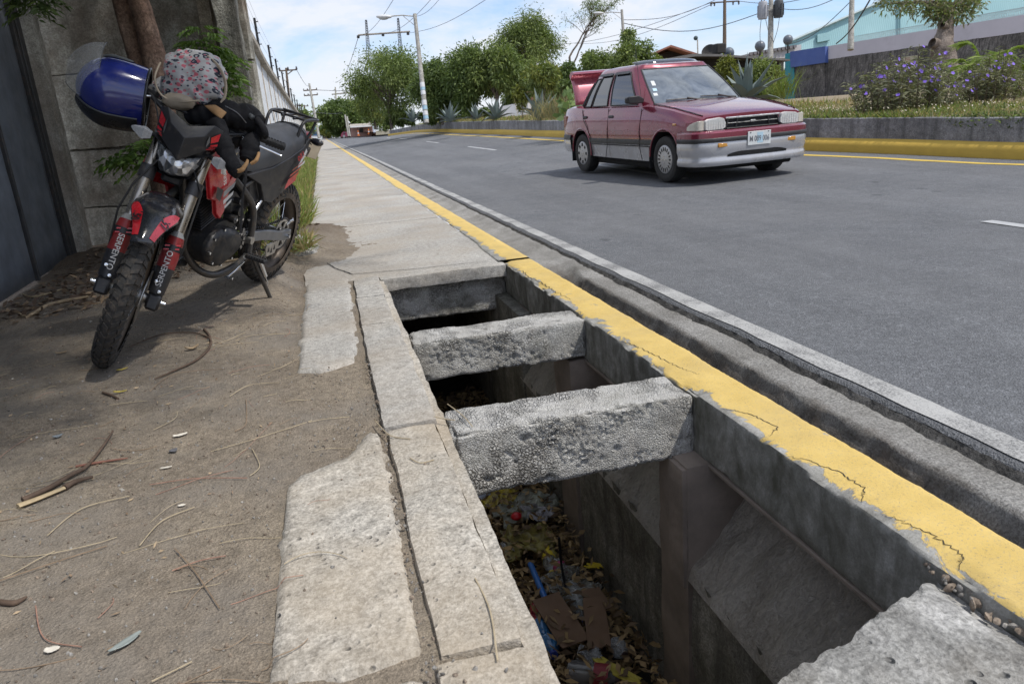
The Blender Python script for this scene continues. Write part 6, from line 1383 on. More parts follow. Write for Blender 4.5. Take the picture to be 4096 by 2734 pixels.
def whitef(r_):
    y = 5+9*r_.random(); d = .25+2.2*r_.random(); x = plx(y)+d; return (x, y, medz(x, y)+.06+.07*r_.random())
fm = MB(); r9 = np.random.default_rng(77)
for i in range(420):
    p = whitef(r9); s_ = .005+.006*r9.random(); fm.add([(p[0]-s_, p[1], p[2]), (p[0], p[1]-s_, p[2]-s_), (p[0]+s_, p[1], p[2]), (p[0], p[1]+s_, p[2]+s_)], [(0, 1, 2, 3)])
tag(fm.build('daisy_heads', M_FLW), 'tiny off-white flower heads dotted through the planter weeds', 'flowers', kind='stuff')
def spill(r_):
    y = 5.2+2.9*r_.random(); d = .05+.75*r_.random(); x = plx(y)+.12+d; drop = max(0, .16-d)*1.2*r_.random(); return (x-.02, y, medz(x, y)+.02-drop*1.2*(d < .15))
grass('creeping_weeds', 6500, spill, .055, .020, (G_WEED, G_GRS, G_WEED, G_GREY), 3, 'creeping green weeds spilling over the planter wall at the right', spread=1.2)
def verge(r_):
    y = 5.9+26*r_.random()**1.9; x = -.78+(.56)*r_.random()**.8; return (x-(.03 if y > 9 else .10*(7.8-min(7.8, y))), y, max(dirtz(x, y), -.01) if y < 9.5 else .0)
grass('verge_grass', 9000, verge, .24, .010, (G_GRS, G_GRS, G_YEL, G_DRY), 4, 'bright green grass tuft strip between the white wall and the pavement', spread=.45)
grass('verge_grass', 1400, lambda r_: (-.52+.34*r_.random(), 5.5+.75*r_.random(), dirtz(-.4, 5.8)), .12, .008, (G_DRY, G_DRY, G_GRS), 6, 'dry weed tuft behind the rear wheel', spread=.9)
def rock(name, c, r, mat, label, seed):
    return tag(MB().ball(c, r, 26, 18, fn=lambda q: 1+.22*fbm(q.x*1.6+seed, q.y*1.6, q.z*1.6)+.05*nz(q.x*9, q.y*9, q.z*9)).build(name, mat, smooth=60), label, 'rubble')
rock('concrete_rubble', (-.30, 5.95, .05), (.16, .20, .12), M_BEAM, 'lump of broken pale concrete behind the rear wheel', 4)
rock('concrete_rubble', (-.42, 6.25, .04), (.13, .16, .10), M_SLAB, 'smaller broken concrete lump half hidden in the grass behind the rear wheel', 14)
# ------------------------------------------------------------------ trees
def gz(p): return medz(p.x, p.y)
def lobed(name, px, zc, top, wpx, label, mat, seed, n=4200, L=.17, W=.07, base=488, dens=1.0, nl=14, trunk_r=.09, lowcut=.22, group='trees beyond the planter', bark=None, squash=.9, zb=None, lean=0, pinn=0):
    r_ = random.Random(seed); P = at(px, base, zc); P.z = zb if zb is not None else gz(P); h = at(px, top, zc).z-P.z; rx = wpx*zc/FPX*.5
    t = thing(name, label, 'tree', tuple(P), group=group); n = int(n*2.3); nl = int(nl*1.5); L *= 1.0; W *= 1.3; rx *= 1.14
    cz0 = h*lowcut; ch = (h-cz0)/2; cc = Vector((lean, 0, cz0+ch)); lobes = []
    for i in range(nl):
        a = r_.uniform(0, 6.28); e = r_.uniform(-1, 1); k = r_.uniform(.45, .95); q = math.sqrt(max(0, 1-e*e)); lobes.append((cc+Vector((math.cos(a)*q*rx*k*.8, math.sin(a)*q*rx*k*.8, e*ch*k*.85)), r_.uniform(.20, .46)*min(rx, ch*1.2)))
    m = MB(); m.tube(smooth_path([(0, 0, -.1), (lean*.2+r_.uniform(-.1, .1), 0, h*.2), (lean*.5+r_.uniform(-.2, .2), 0, h*.42), (lean, 0, h*.7)], 5), list(np.linspace(trunk_r, trunk_r*.35, 16)), 8); m.build('trunk', bark or M_BARK2, t, smooth=60)
    m = MB()
    for (c, rad) in lobes: b0 = Vector((lean*.4, 0, h*r_.uniform(.18, .45))); m.tube(smooth_path([b0, b0.lerp(c, .5)+Vector((0, 0, .1*h)), c], 4), list(np.linspace(trunk_r*.5, trunk_r*.12, 9)), 5)
    m.build('limbs', bark or M_BARK2, t, smooth=60)
    rg = np.random.default_rng(seed); kk = rg.integers(0, nl, n); Cn = np.array([tuple(l[0]) for l in lobes])[kk]; Rr = np.array([l[1] for l in lobes])[kk][:, None]
    off = rg.normal(size=(n, 3)); off /= np.linalg.norm(off, axis=1, keepdims=True); C = Cn+off*Rr*rg.random((n, 1))**.45*np.array([1, 1, squash])*(1+.22*rg.normal(size=(n, 1))); D = off*.8+rg.normal(size=(n, 3))*.6; D[:, 2] -= .15
    V, F = leaves_np(C, D, L, W, .4, seed); lt = (np.array([r_.random() for _ in range(nl)])[kk]*.7+rg.random(n)*.5 > .72).astype(int); np_mesh('crown', V, F, [mat, {G_DARK: G_NEEM, G_NEEM: G_PALE}.get(mat, G_YEL)], t, lt); return t
lobed('leafy_tree', 1565, 46, 178, 330, 'broad olive-green tree left of the striped lamp pole', G_NEEM, 1, 9000, .17, .05, nl=22, lowcut=.06)
lobed('leafy_tree', 1500, 50, 330, 130, 'low drooping tree edge at the left end of the tree row', G_PALE, 21, 2200, .17, .05, nl=12, lowcut=.1)
lobed('leafy_tree', 1770, 42, 225, 200, 'dark feathery tree just right of the striped lamp pole', G_DARK, 2, 6500, .20, .055, nl=18, lowcut=.08)
lobed('leafy_tree', 1890, 40, 190, 230, 'dark green tree in the middle of the row with a slanting trunk', G_DARK, 3, 7000, .20, .055, nl=20, lowcut=.16)
lobed('leafy_tree', 1995, 39, 178, 210, 'feathery green tree over the white wall piece', G_NEEM, 4, 6000, .20, .05, nl=18, lowcut=.30)
lobed('leafy_tree', 2105, 44, 260, 170, 'dense green tree behind the white slatted board', G_DARK, 5, 4500, .18, .055, nl=14, lowcut=.15)
lobed('sapling', 2175, 27, 235, 150, 'pale green sapling in front of the white slatted board', G_PALE, 6, 1500, .15, .04, nl=10, lowcut=.35, trunk_r=.03)
lobed('sapling', 2095, 27, 330, 70, 'small yellow-green sapling beside the white wall piece', G_YEL, 16, 600, .13, .04, nl=7, lowcut=.3, trunk_r=.02)
lobed('leafy_tree', 2290, 36, 255, 260, 'dense dark green tree behind the raised boot lid', G_DARK, 7, 7000, .17, .055, nl=18, lowcut=.1)
lobed('leafy_tree', 2420, 34, 170, 190, 'bright green bushy tree above the car roof left', G_NEEM, 8, 5500, .15, .05, nl=16, lowcut=.12)
lobed('leafy_tree', 2530, 33, 122, 200, 'tall bright green bush tree above the car roof', G_NEEM, 9, 6000, .15, .05, nl=18, lowcut=.12)
lobed('leafy_tree', 2620, 34, 205, 130, 'rounded green bush at the right end of the tree row', G_PALE, 10, 3000, .14, .05, nl=12, lowcut=.1)
lobed('leafy_tree', 2130, 62, 55, 260, 'tall tree with a full grey-green crown rising behind the row', G_NEEM, 11, 8500, .24, .06, nl=24, lowcut=.35, trunk_r=.2)
tb = thing('bare_tree', 'tall sparse tree with many bare branches behind the row', 'tree', group='trees beyond the planter'); P = at(2290, 480, 60); P.z = .8
bt, be = branch_tree((0, 0, 0), 12.5, .15, 5, levels=4, spread=.62, split=(2, 3), first=.36); tb.location = P; bt.build('branches', M_BARK2, tb, smooth=60); crown(be, 2300, .5, .17, .05, G_NEEM, 'crown', tb, 3)
lobed('rain_tree', 1395, 150, 388, 235, 'huge dome-shaped dark green tree at the end of the road', G_DARK, 12, 15000, .6, .3, base=545, nl=46, lowcut=.10, zb=-.3, trunk_r=.5, group='far trees', squash=.75)
lobed('far_tree', 1205, 95, 430, 110, 'distant green tree above the end of the white wall', G_NEEM, 13, 2500, .35, .15, base=545, zb=0, group='far trees')
lobed('far_tree', 1165, 80, 440, 70, 'low far foliage behind the motorcycle rack', G_DARK, 14, 1500, .3, .12, base=545, zb=0, group='far trees')
lobed('far_tree', 1310, 175, 495, 60, 'yellow-flowering shrub above the bus roof', G_YEL, 17, 900, .5, .2, base=548, zb=0, group='far trees', lowcut=.1)
lobed('far_tree', 1345, 160, 510, 30, 'small yellow-green bush between bus and dome-shaped tree', G_PALE, 18, 500, .5, .2, base=548, zb=0, group='far trees', lowcut=.05)
lobed('far_tree', 1560, 75, 425, 120, 'green bush by the white lattice gate', G_NEEM, 19, 2500, .2, .08, base=505, zb=.6, group='far trees', lowcut=.05)
for i, (px, top, w_, lab) in enumerate(((2920, 218, 130, 'yellow-green hedge shrub left of the big agave'), (3050, 232, 170, 'yellow-green hedge shrub right behind the big agave'))):
    o = lobed('hedge_shrub', px, 23, top, w_, lab, G_YEL if i == 0 else G_PALE, 30+i, 5200, .10, .035, base=400, nl=16, lowcut=.02, trunk_r=.04, group='hedge shrubs'); o['category'] = 'shrub'
for i, (px, zc, top, w_, lab) in enumerate(((1610, 47, 440, 130, 'dark low bush under the broad olive-green tree'), (1740, 45, 430, 130, 'dark undergrowth right behind the striped lamp pole'), (1850, 46, 425, 140, 'dark undergrowth under the two dark trees'), (1950, 47, 430, 120, 'dark undergrowth left of the white wall piece'), (2230, 45, 400, 130, 'dark undergrowth right of the tallest agave'), (2350, 42, 350, 160, 'dark undergrowth behind the raised boot lid'), (2500, 40, 300, 170, 'dark undergrowth behind the car cabin'), (2080, 55, 330, 160, 'shaded bush behind the white wall piece'))):
    o = lobed('undergrowth_bush', px, zc, top, w_, lab, G_DARK, 60+i, 2600, .18, .07, nl=12, lowcut=.0, trunk_r=.04, group='undergrowth beyond the planter'); o['category'] = 'bush'
# agaves
M_AGA = leafmat('agave_leaf', (.19, .235, .225), .18, .1)
def agave(px, py, zc, size, seed, label, n=17):
    r_ = random.Random(seed); P = at(px, py, zc); t = thing('agave', label, 'agave', tuple(P), group='agaves on the planter')
    for k in range(n):
        a = k*2.4+r_.uniform(-.2, .2); e = R(85-72*(k/n)**.8+r_.uniform(-6, 6)); L = size*r_.uniform(.75, 1.05); w_ = size*.095; secs = []
        for f_ in (0, .15, .35, .6, .8, .93, 1):
            ee = e-.5*f_*f_*(1-math.sin(e))*(1 if k > n*.6 else .3); p = Vector((math.cos(a)*math.cos(ee), math.sin(a)*math.cos(ee), math.sin(ee)))*L*f_; sd = Vector((-math.sin(a), math.cos(a), 0)); up = Vector((-math.cos(a)*math.sin(ee), -math.sin(a)*math.sin(ee), math.cos(ee))); w = w_*(.75+.5*math.sin(math.pi*min(1, f_*1.1)))*(1-f_**3)+.002
            secs.append([p+sd*w+up*w*.35, p+up*w*.02, p-sd*w+up*w*.35, p-up*w*.28])
        MB().loft(secs).build('agave_leaf', M_AGA, t, smooth=60)
    return t
agave(2985, 408, 15.5, 1.0, 1, 'largest blue-grey agave just behind the car windscreen', 19)
agave(2160, 478, 24, 1.05, 2, 'tall blue-grey agave right of the white wall piece')
agave(1985, 478, 30, .95, 3, 'blue-grey agave left of the white wall piece', 15)
agave(1800, 487, 33, .95, 4, 'spiky agave nearest to the right of the striped lamp pole', 15)
agave(1905, 480, 34, .8, 5, 'small agave between two others under the dark trees', 13)
agave(1650, 487, 40, .9, 6, 'agave left of the striped lamp pole', 14)
# broad-leaf plant and tall grass beside the car
t = thing('broadleaf_plant', 'pale green broad-leaved plant left of the car boot', 'plant', tuple(at(2290, 480, 19))); r9 = np.random.default_rng(5)
C = r9.normal(size=(70, 3))*np.array([.2, .2, .22])+np.array([0, 0, .32]); V, F = leaves_np(C, r9.normal(size=(70, 3))*.6+np.array([0, 0, .6]), .24, .17, .3, 3); np_mesh('leaves', V, F, leafmat('leaf_broad', (.17, .24, .10), .25, .3), t)
tag(grass('tall_dry_grass', 700, lambda r_: tuple(np.array(at(2235, 480, 20))+np.array([.35*r_.normal(), .3*r_.normal(), 0])), .75, .012, (G_DRY, G_GREY), 9, 'tall dry grass clump beside the agave and the car boot', spread=.35), kind='stuff')
tag(grass('tall_green_grass', 220, lambda r_: tuple(np.array(at(3125, 405, 16))+np.array([.16*r_.normal(), .15*r_.normal(), 0])), .75, .014, (G_YEL, G_GRS), 10, 'tall green grass blades beside the teal gatepost', spread=.35), kind='stuff')
# purple flowering shrubs
M_PUR = simple('petal_purple', (.20, .115, .58), .7, var=.2, sc_=30)
def flower_mesh():
    m = MB()
    for k in range(5):
        a = k*1.2566; d = Vector((math.cos(a), math.sin(a), 0)); s_ = Vector((-math.sin(a), math.cos(a), 0)); m.add([(0, 0, 0), d*.018+s_*.013+Vector((0, 0, .004)), d*.030+Vector((0, 0, .003)), d*.018-s_*.013+Vector((0, 0, .004))], [(0, 1, 2, 3)])
    return m
fproto = None
def ruellia(px0, px1, base, top, zc, nfl, seed, label, dens=1.0):
    global fproto
    P = at((px0+px1)/2, base, zc); P.z = gz(P); t = thing('flowering_shrub', label, 'shrub', tuple(P), group='purple flowering shrubs'); rx = (px1-px0)*zc/FPX*.5; h = (base-top)*zc/FPX
    r_ = random.Random(seed); rg = np.random.default_rng(seed); st = MB(); Cs = []; Ds = []; tips = []
    for k in range(int(150*dens)):
        a = r_.uniform(0, 6.28); q = math.sqrt(r_.random()); b = Vector((math.cos(a)*q*rx*.85, math.sin(a)*q*rx*.5, 0)); hh = h*(1-.5*q*q)*r_.uniform(.6, 1.12); tip = b*1.18+Vector((r_.uniform(-.1, .1), r_.uniform(-.1, .1), hh)); pts = [b, b.lerp(tip, .5)+Vector((r_.uniform(-.05, .05), 0, .03)), tip]
        st.tube(pts, [.006, .005, .003], 4, caps=False); tips.append(tip)
        for i in range(26):
            f_ = r_.uniform(.12, 1); p = b.lerp(tip, f_); aa = r_.uniform(0, 6.28); Cs.append(tuple(p)); Ds.append((math.cos(aa), math.sin(aa), r_.uniform(-.2, .7)))
    st.build('stems', simple('shrub_stem', (.13, .10, .07), .8), t)
    V, F = leaves_np(np.array(Cs), np.array(Ds), .12, .018, .5, seed); np_mesh('leaves', V, F, leafmat('leaf_ruellia', (.19, .20, .125), .35, .25), t)
    r_.shuffle(tips)
    for k in range(nfl):
        p = tips[k % len(tips)]*r_.uniform(.86, 1.02)+Vector((r_.uniform(-.07, .07), -r_.uniform(0, .08), r_.uniform(-.10, .02)))
        if fproto is None: fproto = flower_mesh().build('flower', M_PUR, t); o = fproto
        else: o = fproto.copy(); COL.objects.link(o); o.parent = t
        o.location = p; s_ = r_.uniform(.85, 1.35); o.scale = (s_, s_, s_); o.rotation_euler = (R(60)+r_.uniform(-.6, .4), r_.uniform(-.5, .5), r_.uniform(-.6, .6))
ruellia(3385, 3860, 478, 255, 11.3, 70, 1, 'wide shrub with many purple flowers on the planter')
ruellia(3800, 4110, 470, 270, 12.2, 34, 2, 'purple flowering shrub under the palm at the right edge', .75)
# palm
t = thing('palm', 'young green palm at the right edge in front of the dark wall', 'palm'); pb = at(3950, 335, 13.5); t.location = pb; G_PALM = leafmat('leaf_palm', (.20, .27, .06), .3, .4); r_ = random.Random(4)
for k, (px, py, dz) in enumerate(((3770, 235, 0), (3860, 150, 0), (4010, 190, .2), (4110, 165, -.3), (4120, 250, -.2), (4080, 330, -.3), (3800, 270, -.4), (3930, 215, -.5), (3985, 290, -.6), (4060, 300, .4))):
    tip = at(px, py, 13.5+dz*1.2)-pb; mid = tip*.55+Vector((0, 0, .16)); P = smooth_path([(0, 0, 0), mid, tip-Vector((0, 0, .10))], 10); MB().tube(P, list(np.linspace(.014, .004, len(P))), 5).build('frond_rib', G_PALM, t)
    Cs = []; Ds = []
    for i in range(4, len(P)):
        for q in (0, .33, .66):
            p = P[i].lerp(P[min(i+1, len(P)-1)], q); d = (P[min(i+1, len(P)-1)]-P[i-1]).normalized(); sd = d.cross(Vector((0, 0, 1))).normalized()
            for s_ in (1, -1): Cs.append(tuple(p)); Ds.append(tuple(d*.75+sd*s_*.8+Vector((0, 0, -.15))))
    V, F = leaves_np(np.array(Cs), np.array(Ds), .30, .030, .4, k); np_mesh('frond', V, F, G_PALM, t)
# pollarded tree with a cut branch
M_BARK3 = concrete('bark_pale', (.20, .165, .14), (.29, .25, .215), (.11, .085, .07), 40, 3, 1.0, .02)
t = thing('pollarded_tree', 'stout pale-barked tree with a sawn branch and a small tuft of leaves on top', 'tree'); z = 15.0
trunk([at(3795, 330, z), at(3785, 250, z), at(3772, 195, z), at(3778, 130, z), at(3790, 60, z), at(3800, 20, z)], [.20, .20, .22, .15, .12, .10]).build('trunk', M_BARK3, t, smooth=180)
trunk([at(3772, 205, z), at(3750, 180, z-.05), at(3728, 172, z-.1)], [.14, .11, .09]).build('sawn_branch', M_BARK3, t, smooth=180)
trunk([at(3775, 150, z), at(3785, 110, z-.1), at(3770, 100, z-.2)], [.10, .07, .05]).build('stub', M_BARK3, t, smooth=180)
e_ = []; 
for (px, py) in ((3660, 15), (3600, 18), (3700, 55), (3740, 80), (3760, 20), (3800, 30), (3850, 10), (3880, 30), (3720, 10), (3830, 50), (3780, 60), (3900, 5), (3560, 15)):
    p = at(px, py, z); MB().tube([at(3795, 40, z), p.lerp(at(3795, 40, z), .5)+Vector((0, 0, .1)), p], [.05, .03, .012], 5).build('branch', M_BARK3, t, smooth=60)
    for k in range(3): e_.append((p+Vector((random.uniform(-.12, .12), random.uniform(-.15, .15), random.uniform(-.1, .1))), None))
crown(e_, 1700, .24, .085, .03, G_GREY, 'crown', t, 8); crown(e_, 1200, .22, .085, .03, G_NEEM, 'crown', t, 9)
# ------------------------------------------------------------------ buildings at the right
def slabq(corners, th, name, mat, parent=None):
    """slab through four picture corners (px,py,depth) thickened away from the road"""
    V = [at(*c) for c in corners]; n = (V[1]-V[0]).cross(V[3]-V[0]).normalized(); 
    if n.y < 0: n = -n
    W = [v+n*th for v in V]; m = MB(); m.add(V+W, [(0, 1, 2, 3), (7, 6, 5, 4), (0, 4, 5, 1), (1, 5, 6, 2), (2, 6, 7, 3), (3, 7, 4, 0)]); return m.build(name, mat, parent)
def iz(px): return 1/np.interp(px, [3150, 4200], [1/57, 1/36])
M_DWALL = concrete('dark_mossy_wall', (.16, .148, .14), (.26, .245, .23), (.05, .047, .044), 12, .6, .5, .02, streak=(.028, .027, .026, .8), mossy=(.05, .048, .045, .5))
M_LILAC = simple('lilac_paint', (.50, .475, .52), .8, var=.06, sc_=.4, dirt=(.27, .25, .26), dirtamt=.3); M_BLUE = simple('blue_paint', (.055, .10, .31), .7, var=.08, sc_=.6); M_TEAL = simple('teal_paint', (.02, .22, .27), .7, var=.1, sc_=.8)
def mk_ware():
    t = NT('warehouse_sheet'); sp = t.sep(); w = t.n.new('ShaderNodeTexWave'); w.inputs['Scale'].default_value = 1.6; t.l.new(t.co, w.inputs['Vector'])
    col = t.ramp(t.noise(.25, 5), [(.3, (.26, .45, .485)), (.7, (.32, .52, .555))]); return t.done(col, .6, .1, t.bump(w.outputs['Fac'], .3, .03))
M_WARE = mk_ware()
bw2 = thing('boundary_wall', 'long mossy dark grey boundary wall with a pale lilac upper band', 'wall')
bt_ = lambda x: float(np.interp(x, [3150, 3316, 4096, 4250], [274, 240, 132, 111])); bb_ = lambda x: float(np.interp(x, [3150, 4250], [402, 345])); tt_ = lambda x: float(np.interp(x, [3316, 4096, 4250], [187, 63, 38]))
for a, b in ((3150, 3316), (3316, 3505), (3505, 3715), (3715, 3935), (3935, 4200)):
    slabq([(a, bb_(a), iz(a)), (b-3, bb_(b), iz(b)), (b-3, bt_(b) if a > 3200 else bt_(b)+14, iz(b)), (a, bt_(a), iz(a))], .25, 'wall_bay', M_DWALL, bw2)
    slabq([(a-9, bb_(a), iz(a)-.2), (a+9, bb_(a+9), iz(a)-.2), (a+9, bt_(a+9), iz(a)-.2), (a-9, bt_(a-9), iz(a)-.2)], .5, 'pier', M_DWALL, bw2)
for a, b in ((3318, 3530), (3530, 3800), (3800, 4200)): slabq([(a, bt_(a), iz(a)-.1), (b, bt_(b), iz(b)-.1), (b, tt_(b), iz(b)-.1), (a, tt_(a), iz(a)-.1)], .2, 'upper_band', M_LILAC, bw2)
slabq([(3176, 272, iz(3176)-.3), (3316, 252, iz(3316)-.3), (3316, 187, iz(3316)-.3), (3174, 209, iz(3174)-.3)], .3, 'blue_panel', M_BLUE, bw2)
slabq([(3140, 402, iz(3150)-.5), (3178, 400, iz(3178)-.5), (3176, 209, iz(3176)-.5), (3140, 216, iz(3150)-.5)], .5, 'teal_gatepost', M_TEAL, bw2)
# small notice on the wall
n_ = slabq([(3614, 258, iz(3614)-.35), (3672, 252, iz(3672)-.35), (3673, 222, iz(3672)-.35), (3614, 228, iz(3614)-.35)], .05, 'notice_board', simple('notice_cream', (.42, .38, .27), .7, var=.1, sc_=2)); tag(n_, 'small cream notice board fixed to the dark boundary wall', 'sign')
for k, (fy_, w_) in enumerate(((.25, .8), (.5, .7), (.72, .75))):
    def nl(x, y): return at(3614+58*x, (258-6*x)*(1-y)+(228-6*x)*y, iz(3640)-.42)
    MB().add([nl(.1, fy_), nl(.1+w_, fy_), nl(.1+w_, fy_+.09), nl(.1, fy_+.09)], [(0, 1, 2, 3)]).build('notice_line', simple('notice_print', (.38, .17, .14), .7), n_)
# razor wire
rz = thing('razor_wire', 'coils of razor wire along the top of the lilac wall band', 'wire'); m = MB(); P = []
for k in range(1300):
    x = 3400+ (4180-3400)*k/1300; c = at(x, tt_(x), iz(x)); a = k*.55; P.append(c+Vector((.0, .18*math.cos(a), .20+.20*math.sin(a))))
m.tube(P, .012, 3, caps=False); m.build('coil', simple('galvanised', (.42, .47, .48), .4, .7), rz)
wh = thing('warehouse', 'large pale turquoise warehouse with a sloping roof edge behind the wall', 'warehouse')
WZ = 72
def prism_px(corners, zc, depth, name, mat, parent, az=None):
    V = [at(px, py, zc) for px, py in corners]; n = len(V); d = Vector((math.sin(az or YAW), math.cos(az or YAW), 0))*depth; W = [v+d for v in V]
    m = MB(); m.add(V+W, [tuple(range(n)), tuple(range(n, 2*n))[::-1]]+[(i, n+i, n+(i+1) % n, (i+1) % n) for i in range(n)]); return m.build(name, mat, parent)
prism_px([(3140, 330), (4300, 250), (4300, -330), (3560, -8), (3400, 63), (3140, 176)], WZ, 40, 'wall', M_WARE, wh, az=R(56))
prism_px([(3140, 176), (3400, 63), (3560, -8), (4300, -330), (4300, -338), (3558, -14), (3398, 57), (3136, 171)], WZ-.4, 41, 'roof_edge', simple('roof_white', (.5, .6, .62), .6), wh, az=R(56))
slabq([(3600, 140, WZ-.3), (3604, 140, WZ-.3), (3604, -30, WZ-.3), (3600, -30, WZ-.3)], .2, 'downpipe', simple('pipe_blue', (.2, .36, .4), .6), wh)
slabq([(3270, 170, WZ-.3), (3320, 160, WZ-.3), (3320, 128, WZ-.3), (3270, 138, WZ-.3)], .2, 'panel', simple('pipe_blue2', (.24, .42, .45), .6), wh)
# sheds behind the car roof
M_SHED = simple('shed_dark', (.035, .032, .03), .85, var=.3, sc_=1); M_TIN = simple('tin_roof', (.10, .095, .09), .6, .3, var=.2, sc_=1); M_TILE = simple('tile_roof', (.22, .09, .06), .85, var=.3, sc_=2)
sh_ = thing('roadside_shed', 'low dark shed with a thin sloping tin roof behind the hedge', 'shed')
prism_px([(2620, 400), (3135, 395), (3135, 238), (2880, 224), (2780, 222), (2640, 252)], 42, 6, 'shed_wall', M_SHED, sh_); prism_px([(2560, 262), (2640, 252), (2780, 226), (2880, 226), (3160, 244), (3160, 237), (2885, 217), (2775, 215), (2635, 240), (2560, 250)], 40.5, 8, 'roof', M_TIN, sh_)
MB().box((-.3, -.3, 0), (.3, .3, .55), M=T(at(2876, 216, 43)), b=.05).build('roof_tank', M_SHED, sh_); MB().ball(at(2915, 212, 44), (.32, .32, .32), 14, 10).build('roof_tank', simple('tank_grey', (.10, .12, .15), .5), sh_, smooth=60)
MB().lathe([(0, .0), (.25, .05), (.42, .14), (.44, .15), (.25, .06)], 20, T(at(2838, 210, 44)) @ RX(R(50)) @ RY(R(-40))).build('satellite_dish', M_SHED, sh_, smooth=60)
ho = thing('tiled_house', 'small house with a red tiled roof behind the trees above the car', 'house'); prism_px([(2650, 260), (2800, 250), (2800, 222), (2690, 200), (2650, 215)], 66, 6, 'wall', M_SHED, ho); prism_px([(2630, 212), (2682, 188), (2790, 222), (2790, 214), (2684, 180), (2630, 205)], 64, 8, 'roof', M_TILE, ho)
fb_ = thing('workshop_building', 'pale workshop roof edge with a row of dark louvres left of the warehouse', 'building'); prism_px([(2990, 235), (3205, 232), (3205, 178), (3090, 200), (2990, 216)], 62, 8, 'wall', simple('pale_wall', (.42, .41, .42), .8, var=.08, sc_=1), fb_)
for k in range(12): prism_px([(3000+16*k, 221-2.6*k), (3011+16*k, 219-2.6*k), (3011+16*k, 208-2.6*k), (3000+16*k, 210-2.6*k)], 61.7, .3, 'louvre', simple('louvre_dark', (.14, .13, .14), .7), fb_)
for (px, py, r_, lab) in ((3040, 185, .32, 'round grey water tank on the roof left of the transformer pole'), (3152, 160, .30, 'dark round lamp globe at the corner of the warehouse')):
    t = thing('roof_globe', lab, 'tank'); p = at(px, py, 60); MB().ball(p, r_*1.3, 16, 12).build('globe', simple('globe_grey', (.12, .14, .17), .4), t, smooth=60); MB().tube([p-Vector((0, 0, 1.2)), p], .06, 8).build('stem', M_SHED, t)
t = thing('antenna_mast', 'thin mast with a small round head above the tiled roof', 'mast'); MB().tube([at(2792, 240, 60), at(2790, 160, 60)], .05, 6).build('mast', M_COPE, t); MB().ball(at(2783, 153, 60), .11*1.6, 12, 8).build('head', simple('head_dark', (.05, .08, .09), .5), t)
prw = slabq([(1996, 478, 38), (2114, 470, 37), (2112, 404, 37), (1996, 428, 38)], .3, 'white_garden_wall', simple('white_paint', (.62, .62, .63), .8, var=.06, sc_=1)); tag(prw, 'short bright white wall piece under the trees', 'wall')
hb_ = thing('bungalow', 'low pale bungalow half hidden behind the agaves and trees', 'house'); prism_px([(2116, 478), (2215, 474), (2215, 395), (2116, 398)], 40, 5, 'wall', simple('bungalow_wall', (.30, .29, .29), .8), hb_); prism_px([(2095, 402), (2225, 396), (2215, 352), (2110, 362)], 39, 6, 'roof', M_TILE, hb_)
bd = thing('slatted_board', 'white board with grey slats among the trees left of the car', 'sign')
prism_px([(2124, 302), (2190, 296), (2190, 246), (2124, 251)], 46, .2, 'board', simple('board_white', (.55, .55, .56), .8), bd)
for k in range(5): prism_px([(2126, 297-9.5*k), (2142, 296-9.5*k), (2142, 292-9.5*k), (2126, 293-9.5*k)], 45.8, .1, 'slat', simple('slat_brown', (.25, .16, .15), .8), bd)
# ------------------------------------------------------------------ poles, lamps, wires
M_CPOLE = concrete('pole_concrete', (.36, .35, .32), (.43, .42, .39), (.28, .27, .25), 20, .8, .3, .01); M_WOOD = simple('pole_wood', (.12, .085, .06), .85, var=.2, sc_=1.5); M_LAMP = simple('lamp_white', (.62, .63, .64), .4)
M_PBLUE = simple('poster_blue', (.30, .45, .55), .7, var=.3, sc_=6); M_LINE = simple('cable_black', (.05, .055, .065), .6)
def pole(name, bot, topp, zc, r, mat, label, cat='pole', group='poles along the street'):
    t = thing(name, label, cat, group=group); MB().tube([at(*bot, zc), at(*topp, zc)], [r, r*.72], 12).build('pole', mat, t, smooth=60); return t
def lamp_arm(t, a, b, zc):
    A, B = at(*a, zc), at(*b, zc); MB().tube([A, A.lerp(B, .5)+Vector((0, 0, .05)), B], .03, 6).build('arm', M_CPOLE, t, smooth=60); MB().tube([A-Vector((0, 0, .45)), A.lerp(B, .45)], .015, 5).build('brace', M_CPOLE, t)
    d = (B-A).normalized(); M_ = T(B) @ Matrix((d, Vector((0, 0, 1)).cross(d), Vector((0, 0, 1)))).transposed().to_4x4()
    m = MB(); m.ball((.30, 0, -.02), (.38, .14, .09), 18, 10); m.M = M_; m2 = MB(M_); m2.ball((.30, 0, -.02), (.40, .15, .10), 18, 10); m2.build('lamp_head', M_LAMP, t, smooth=60); m3 = MB(M_); m3.ball((.34, 0, -.09), (.24, .11, .08), 14, 8); m3.build('lamp_glass', simple('lamp_bowl', (.45, .47, .47), .2), t, smooth=60)
t = pole('street_lamp', (1706, 492), (1659, 57), 37, .125, M_CPOLE, 'concrete street lamp pole with torn blue posters on its lower half', 'street lamp'); lamp_arm(t, (1658, 66), (1560, 66), 37)
for k, (y0, y1, mt) in enumerate(((331, 350, M_LAMP), (350, 362, M_PBLUE), (364, 380, M_LAMP), (402, 422, M_LAMP), (424, 440, M_PBLUE), (446, 462, M_LAMP), (464, 478, M_PBLUE))):
    f0, f1 = (492-y0)/435, (492-y1)/435; A, B = at(1706, 492, 37), at(1659, 57, 37); MB().tube([A.lerp(B, f1), A.lerp(B, f0)], [.132-.035*f1, .132-.035*f0], 12, caps=False).build('poster', mt, t, smooth=60)
t = pole('street_lamp', (2502, 260), (2487, 40), 55, .13, M_CPOLE, 'second street lamp rising from the green bush tree above the car', 'street lamp'); lamp_arm(t, (2487, 52), (2410, 52), 55)
